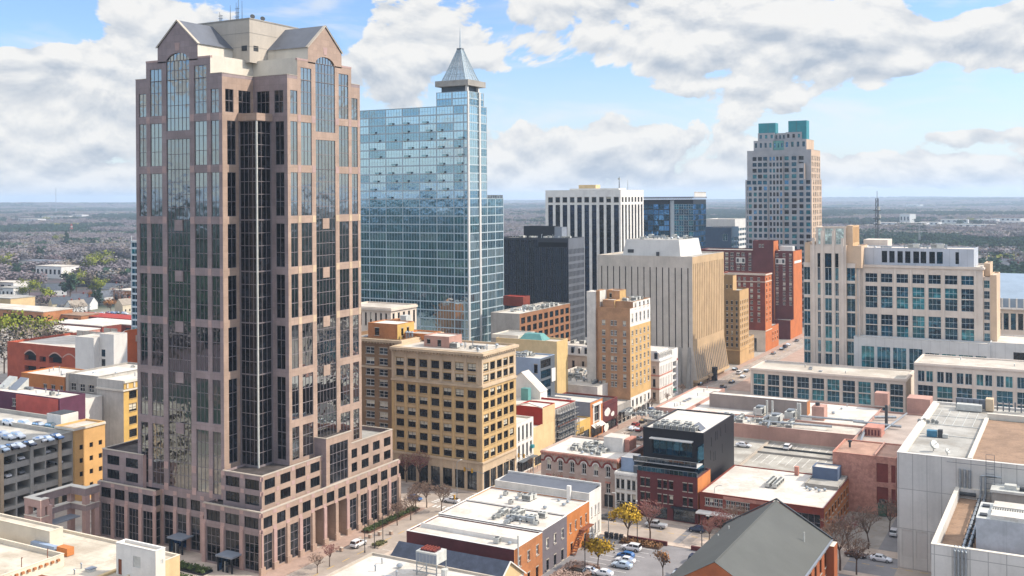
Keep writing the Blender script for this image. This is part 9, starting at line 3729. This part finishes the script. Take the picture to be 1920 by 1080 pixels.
 far = [(1702, 421, 30, 30, 26, 'white square block standing highest in the right distance', 3), (1690, 425, 130, 30, 8, 'long white store under the white square block', 8), (1650, 428, 60, 20, 6, 'small white store left of the white square block', 4), (1745, 424, 50, 20, 8, 'white store right of the white square block', 4),
     (1790, 420, 70, 24, 10, 'white block row at the centre of the right distance', 5), (1810, 428, 130, 24, 7, 'long pale store below the white block row', 8), (1850, 420, 60, 24, 10, 'pale store right of the white block row', 4), (1890, 417, 90, 26, 10, 'pink roofed big store at the far right', 6), (1905, 424, 60, 24, 9, 'white store at the far right edge', 4),
     (1825, 432, 50, 16, 6, 'small white shed nearest in the right distance', 3), (1715, 386, 120, 40, 10, 'tiny white block far out near the right horizon', 0), (1770, 398, 90, 40, 9, 'tiny white shed far out below the right horizon', 0), (1740, 462, 30, 14, 6, 'pale shed behind the courthouse penthouse', 0),
     (60, 420, 120, 30, 8, 'pale store row far out at the left', 6), (110, 414, 160, 30, 8, 'long white store far out at the left', 8), (150, 411, 90, 30, 8, 'white store beside the red mast', 5), (205, 408, 110, 30, 9, 'white store far out near the granite tower', 5), (105, 385, 60, 60, 25, 'tiny white block at the foot of the far mast', 0),
     (1375, 436, 40, 20, 8, 'low pale building behind the low dark blue block', 0)]
 for (u, v, w, d, h, lb, nw) in far:
  shed(u, v, w, d, h, WL[0], ROOFW2 if 'pink' not in lb else ROOFT, lb, nw, 'stores in the far distance', rz=-.5 + .1 * (u % 7))


suburbs()


# ------------------------------------------------------------------ woods: one mass of instanced crowns
def woods():
 rs = np.random.RandomState(11)
 pc = bpy.data.collections.new('wood_crowns')

 def proto(i, leaf, h, w, n, s, conifer=False):
  tr, cr = leafy(100 + i, h, w, leaf, n, s, conifer, 1.5)
  o = bpy.data.objects.new('crown_%02d' % i, cr)
  pc.objects.link(o)
 order = [(LEAF_P, 11, 12, 150, .75), (LEAF_B, 11, 12, 150, .75), (leafm('twig_rose', '#877678', '#706264', .4), 10, 11, 150, .75), (leafm('twig_grey', '#828180', '#6c6b6b', .4), 11, 12, 150, .75), (LEAF_D, 13, 8, 150, .9), (leafm('leaf_pine_blue', '#3f5a54', '#283f3b', .5), 14, 7, 150, .9, True), (LEAF_G, 11, 11, 150, .8), (leafm('leaf_olive', '#8c8a4c', '#66663a', .5), 10, 11, 150, .8)]
 for i, a in enumerate(order):
  proto(i, a[0], a[1], a[2], 300, a[4] * .85, *a[5:])

 def vn(x, y, s, k):
  q = np.zeros_like(x)
  for j in range(4):
   an = 1.3 * j + k
   q += np.sin((x * math.cos(an) + y * math.sin(an)) / s + k * 3 + j * 1.7) / (1 + .2 * j)
   s = s * .63
  return q / 2.6
 P, S, I = [], [], []

 def ring(r0, r1, n, scale, flat, amin=-.50, amax=.50):
  u = rs.rand(n)
  r = np.sqrt(r0 * r0 + u * (r1 * r1 - r0 * r0)) if flat == 0 else r0 * (r1 / r0) ** u
  a = amin + rs.rand(n) * (amax - amin)
  x = FX * r * np.cos(a) + RX * r * np.sin(a)
  y = FY * r * np.cos(a) + RY * r * np.sin(a)
  d = r * np.cos(a)
  uu = 960 + F * np.tan(a)
  # keep streets, the centre and clearings open
  keep = np.ones(n, bool)
  lim = np.where(uu < 300, 690, np.where(uu > 1550, 640, 800))
  keep &= d > lim
  if amin > .6:
   keep[:] = True
  else:
   keep &= ~((uu > 262) & (uu < 930) & (d < 4000))
  clear = vn(x, y, 95, .4)
  keep &= ~((clear > .42) & (d < 2600) & (amin < .6))
  keep &= ~((amin < .6) & (uu > 100) & (uu < 260) & (d < 760) & (clear > -.1))
  if amin < .6:
   for (cx, cy, cw, cd) in CLEAR:
    L = math.hypot(cx, cy)
    ex, ey = cx / L, cy / L
    along = (x - cx) * ex + (y - cy) * ey
    side = np.abs(-(x - cx) * ey + (y - cy) * ex)
    keep &= ~((along < cw * .8) & (along > -cd) & (side < cw))
  x, y, r = x[keep], y[keep], r[keep]
  z = hgt(x, y) - .3
  pine = vn(x, y, 480, 2.1) + .45 * vn(x, y, 150, 4.4)
  pick = np.clip(.5 + .42 * vn(x, y, 90, 8.1) + .45 * (rs.rand(len(x)) - .5), 0, .999)
  idx = np.where(pine > np.where(r < 1500, .7, .16), np.where(pick < .8, np.where(rs.rand(len(x)) < .5, 4, 5), 0), np.where(vn(x, y, 260, 6.2) > .45, np.where(pick < .5, 2, np.where(pick < .8, 0, 7)), np.where(pick < .48, 0, np.where(pick < .54, 1, np.where(pick < .66, 2, np.where(pick < .84, 3, np.where(pick < .90, 4, np.where(pick < .94, 7, np.where(pick < .985, 6, 1)))))))))
  if amin > .6:
   idx = np.where(rs.rand(len(x)) < .85, 4 + (rs.rand(len(x)) < .5), 0)  # unseen rings turned to dark pines, added to darken reflections in the glass
  sc = scale * (.55 + .85 * rs.rand(len(x)))
  if flat:
   sc = sc * (r / r0) ** .75
  P.append(np.stack([x, y, z], 1))
  S.append(sc)
  I.append(idx)
 ring(600, 2600, 38000, 1.9, 0)
 ring(2600, 14500, 36000, 1.9, 1)
 ring(140, 7000, 16000, 2.0, 1, math.pi - 1.4, math.pi + 1.4)
 ring(300, 4000, 7000, 1.8, 1, .72, math.pi - 1.4)
 ring(420, 4000, 4000, 1.8, 1, math.pi + 1.4, 2 * math.pi - .8)
 P, S, I = np.concatenate(P), np.concatenate(S), np.concatenate(I)
 me = bpy.data.meshes.new('woods')
 me.vertices.add(len(P))
 me.vertices.foreach_set('co', P.astype(np.float32).ravel())
 a = me.attributes.new('size', 'FLOAT', 'POINT')
 a.data.foreach_set('value', S.astype(np.float32))
 a = me.attributes.new('kind', 'INT', 'POINT')
 a.data.foreach_set('value', I.astype(np.int32))
 o = bpy.data.objects.new('woods', me)
 COL.objects.link(o)
 tag(o, 'mixed bare and evergreen woods stretching to the horizon', 'woods', kind='stuff')
 ng = bpy.data.node_groups.new('woods', 'GeometryNodeTree')
 ng.interface.new_socket('Geometry', in_out='INPUT', socket_type='NodeSocketGeometry')
 ng.interface.new_socket('Geometry', in_out='OUTPUT', socket_type='NodeSocketGeometry')
 gi, go = ng.nodes.new('NodeGroupInput'), ng.nodes.new('NodeGroupOutput')
 ip = ng.nodes.new('GeometryNodeInstanceOnPoints')
 ci = ng.nodes.new('GeometryNodeCollectionInfo')
 ci.inputs['Collection'].default_value = pc
 ci.inputs['Separate Children'].default_value = True
 ci.inputs['Reset Children'].default_value = True
 na = ng.nodes.new('GeometryNodeInputNamedAttribute')
 na.data_type = 'FLOAT'
 na.inputs['Name'].default_value = 'size'
 nk = ng.nodes.new('GeometryNodeInputNamedAttribute')
 nk.data_type = 'INT'
 nk.inputs['Name'].default_value = 'kind'
 rv = ng.nodes.new('FunctionNodeRandomValue')
 rv.data_type = 'FLOAT_VECTOR'
 rv.inputs[0].default_value = (0, 0, 0)
 rv.inputs[1].default_value = (0, 0, 6.28)
 L = ng.links.new
 L(gi.outputs[0], ip.inputs['Points'])
 L(ci.outputs[0], ip.inputs['Instance'])
 ip.inputs['Pick Instance'].default_value = True
 L(nk.outputs[0], ip.inputs['Instance Index'])
 mn = ng.nodes.new('ShaderNodeMath')
 mn.operation = 'MINIMUM'
 mn.inputs[1].default_value = 1.3
 L(na.outputs[0], mn.inputs[0])
 cb = ng.nodes.new('ShaderNodeCombineXYZ')
 L(na.outputs[0], cb.inputs[0])
 L(na.outputs[0], cb.inputs[1])
 L(mn.outputs[0], cb.inputs[2])
 L(cb.outputs[0], ip.inputs['Scale'])
 L(rv.outputs[0], ip.inputs['Rotation'])
 L(ip.outputs[0], go.inputs[0])
 md = o.modifiers.new('woods', 'NODES')
 md.node_group = ng


woods()


# ------------------------------------------------------------------ air
def air():
 q = MB()
 R = 23000
 q.box(-R, R, -R, R, -60.0, 175.0, DARK)
 o = obj('haze', q)
 m = bpy.data.materials.new('haze_air')
 m.use_nodes = True
 nt = m.node_tree
 nt.nodes.clear()
 pv = nd(nt, 'ShaderNodeVolumePrincipled')
 pv.inputs['Color'].default_value = (.66, .82, 1.0, 1)
 pv.inputs['Density'].default_value = HAZE
 pv.inputs['Anisotropy'].default_value = .2
 out = nd(nt, 'ShaderNodeOutputMaterial')
 nt.links.new(pv.outputs[0], out.inputs['Volume'])
 o.data.materials.clear()
 o.data.materials.append(m)
 tag(o, kind='stuff')


HAZE = .00009
air()
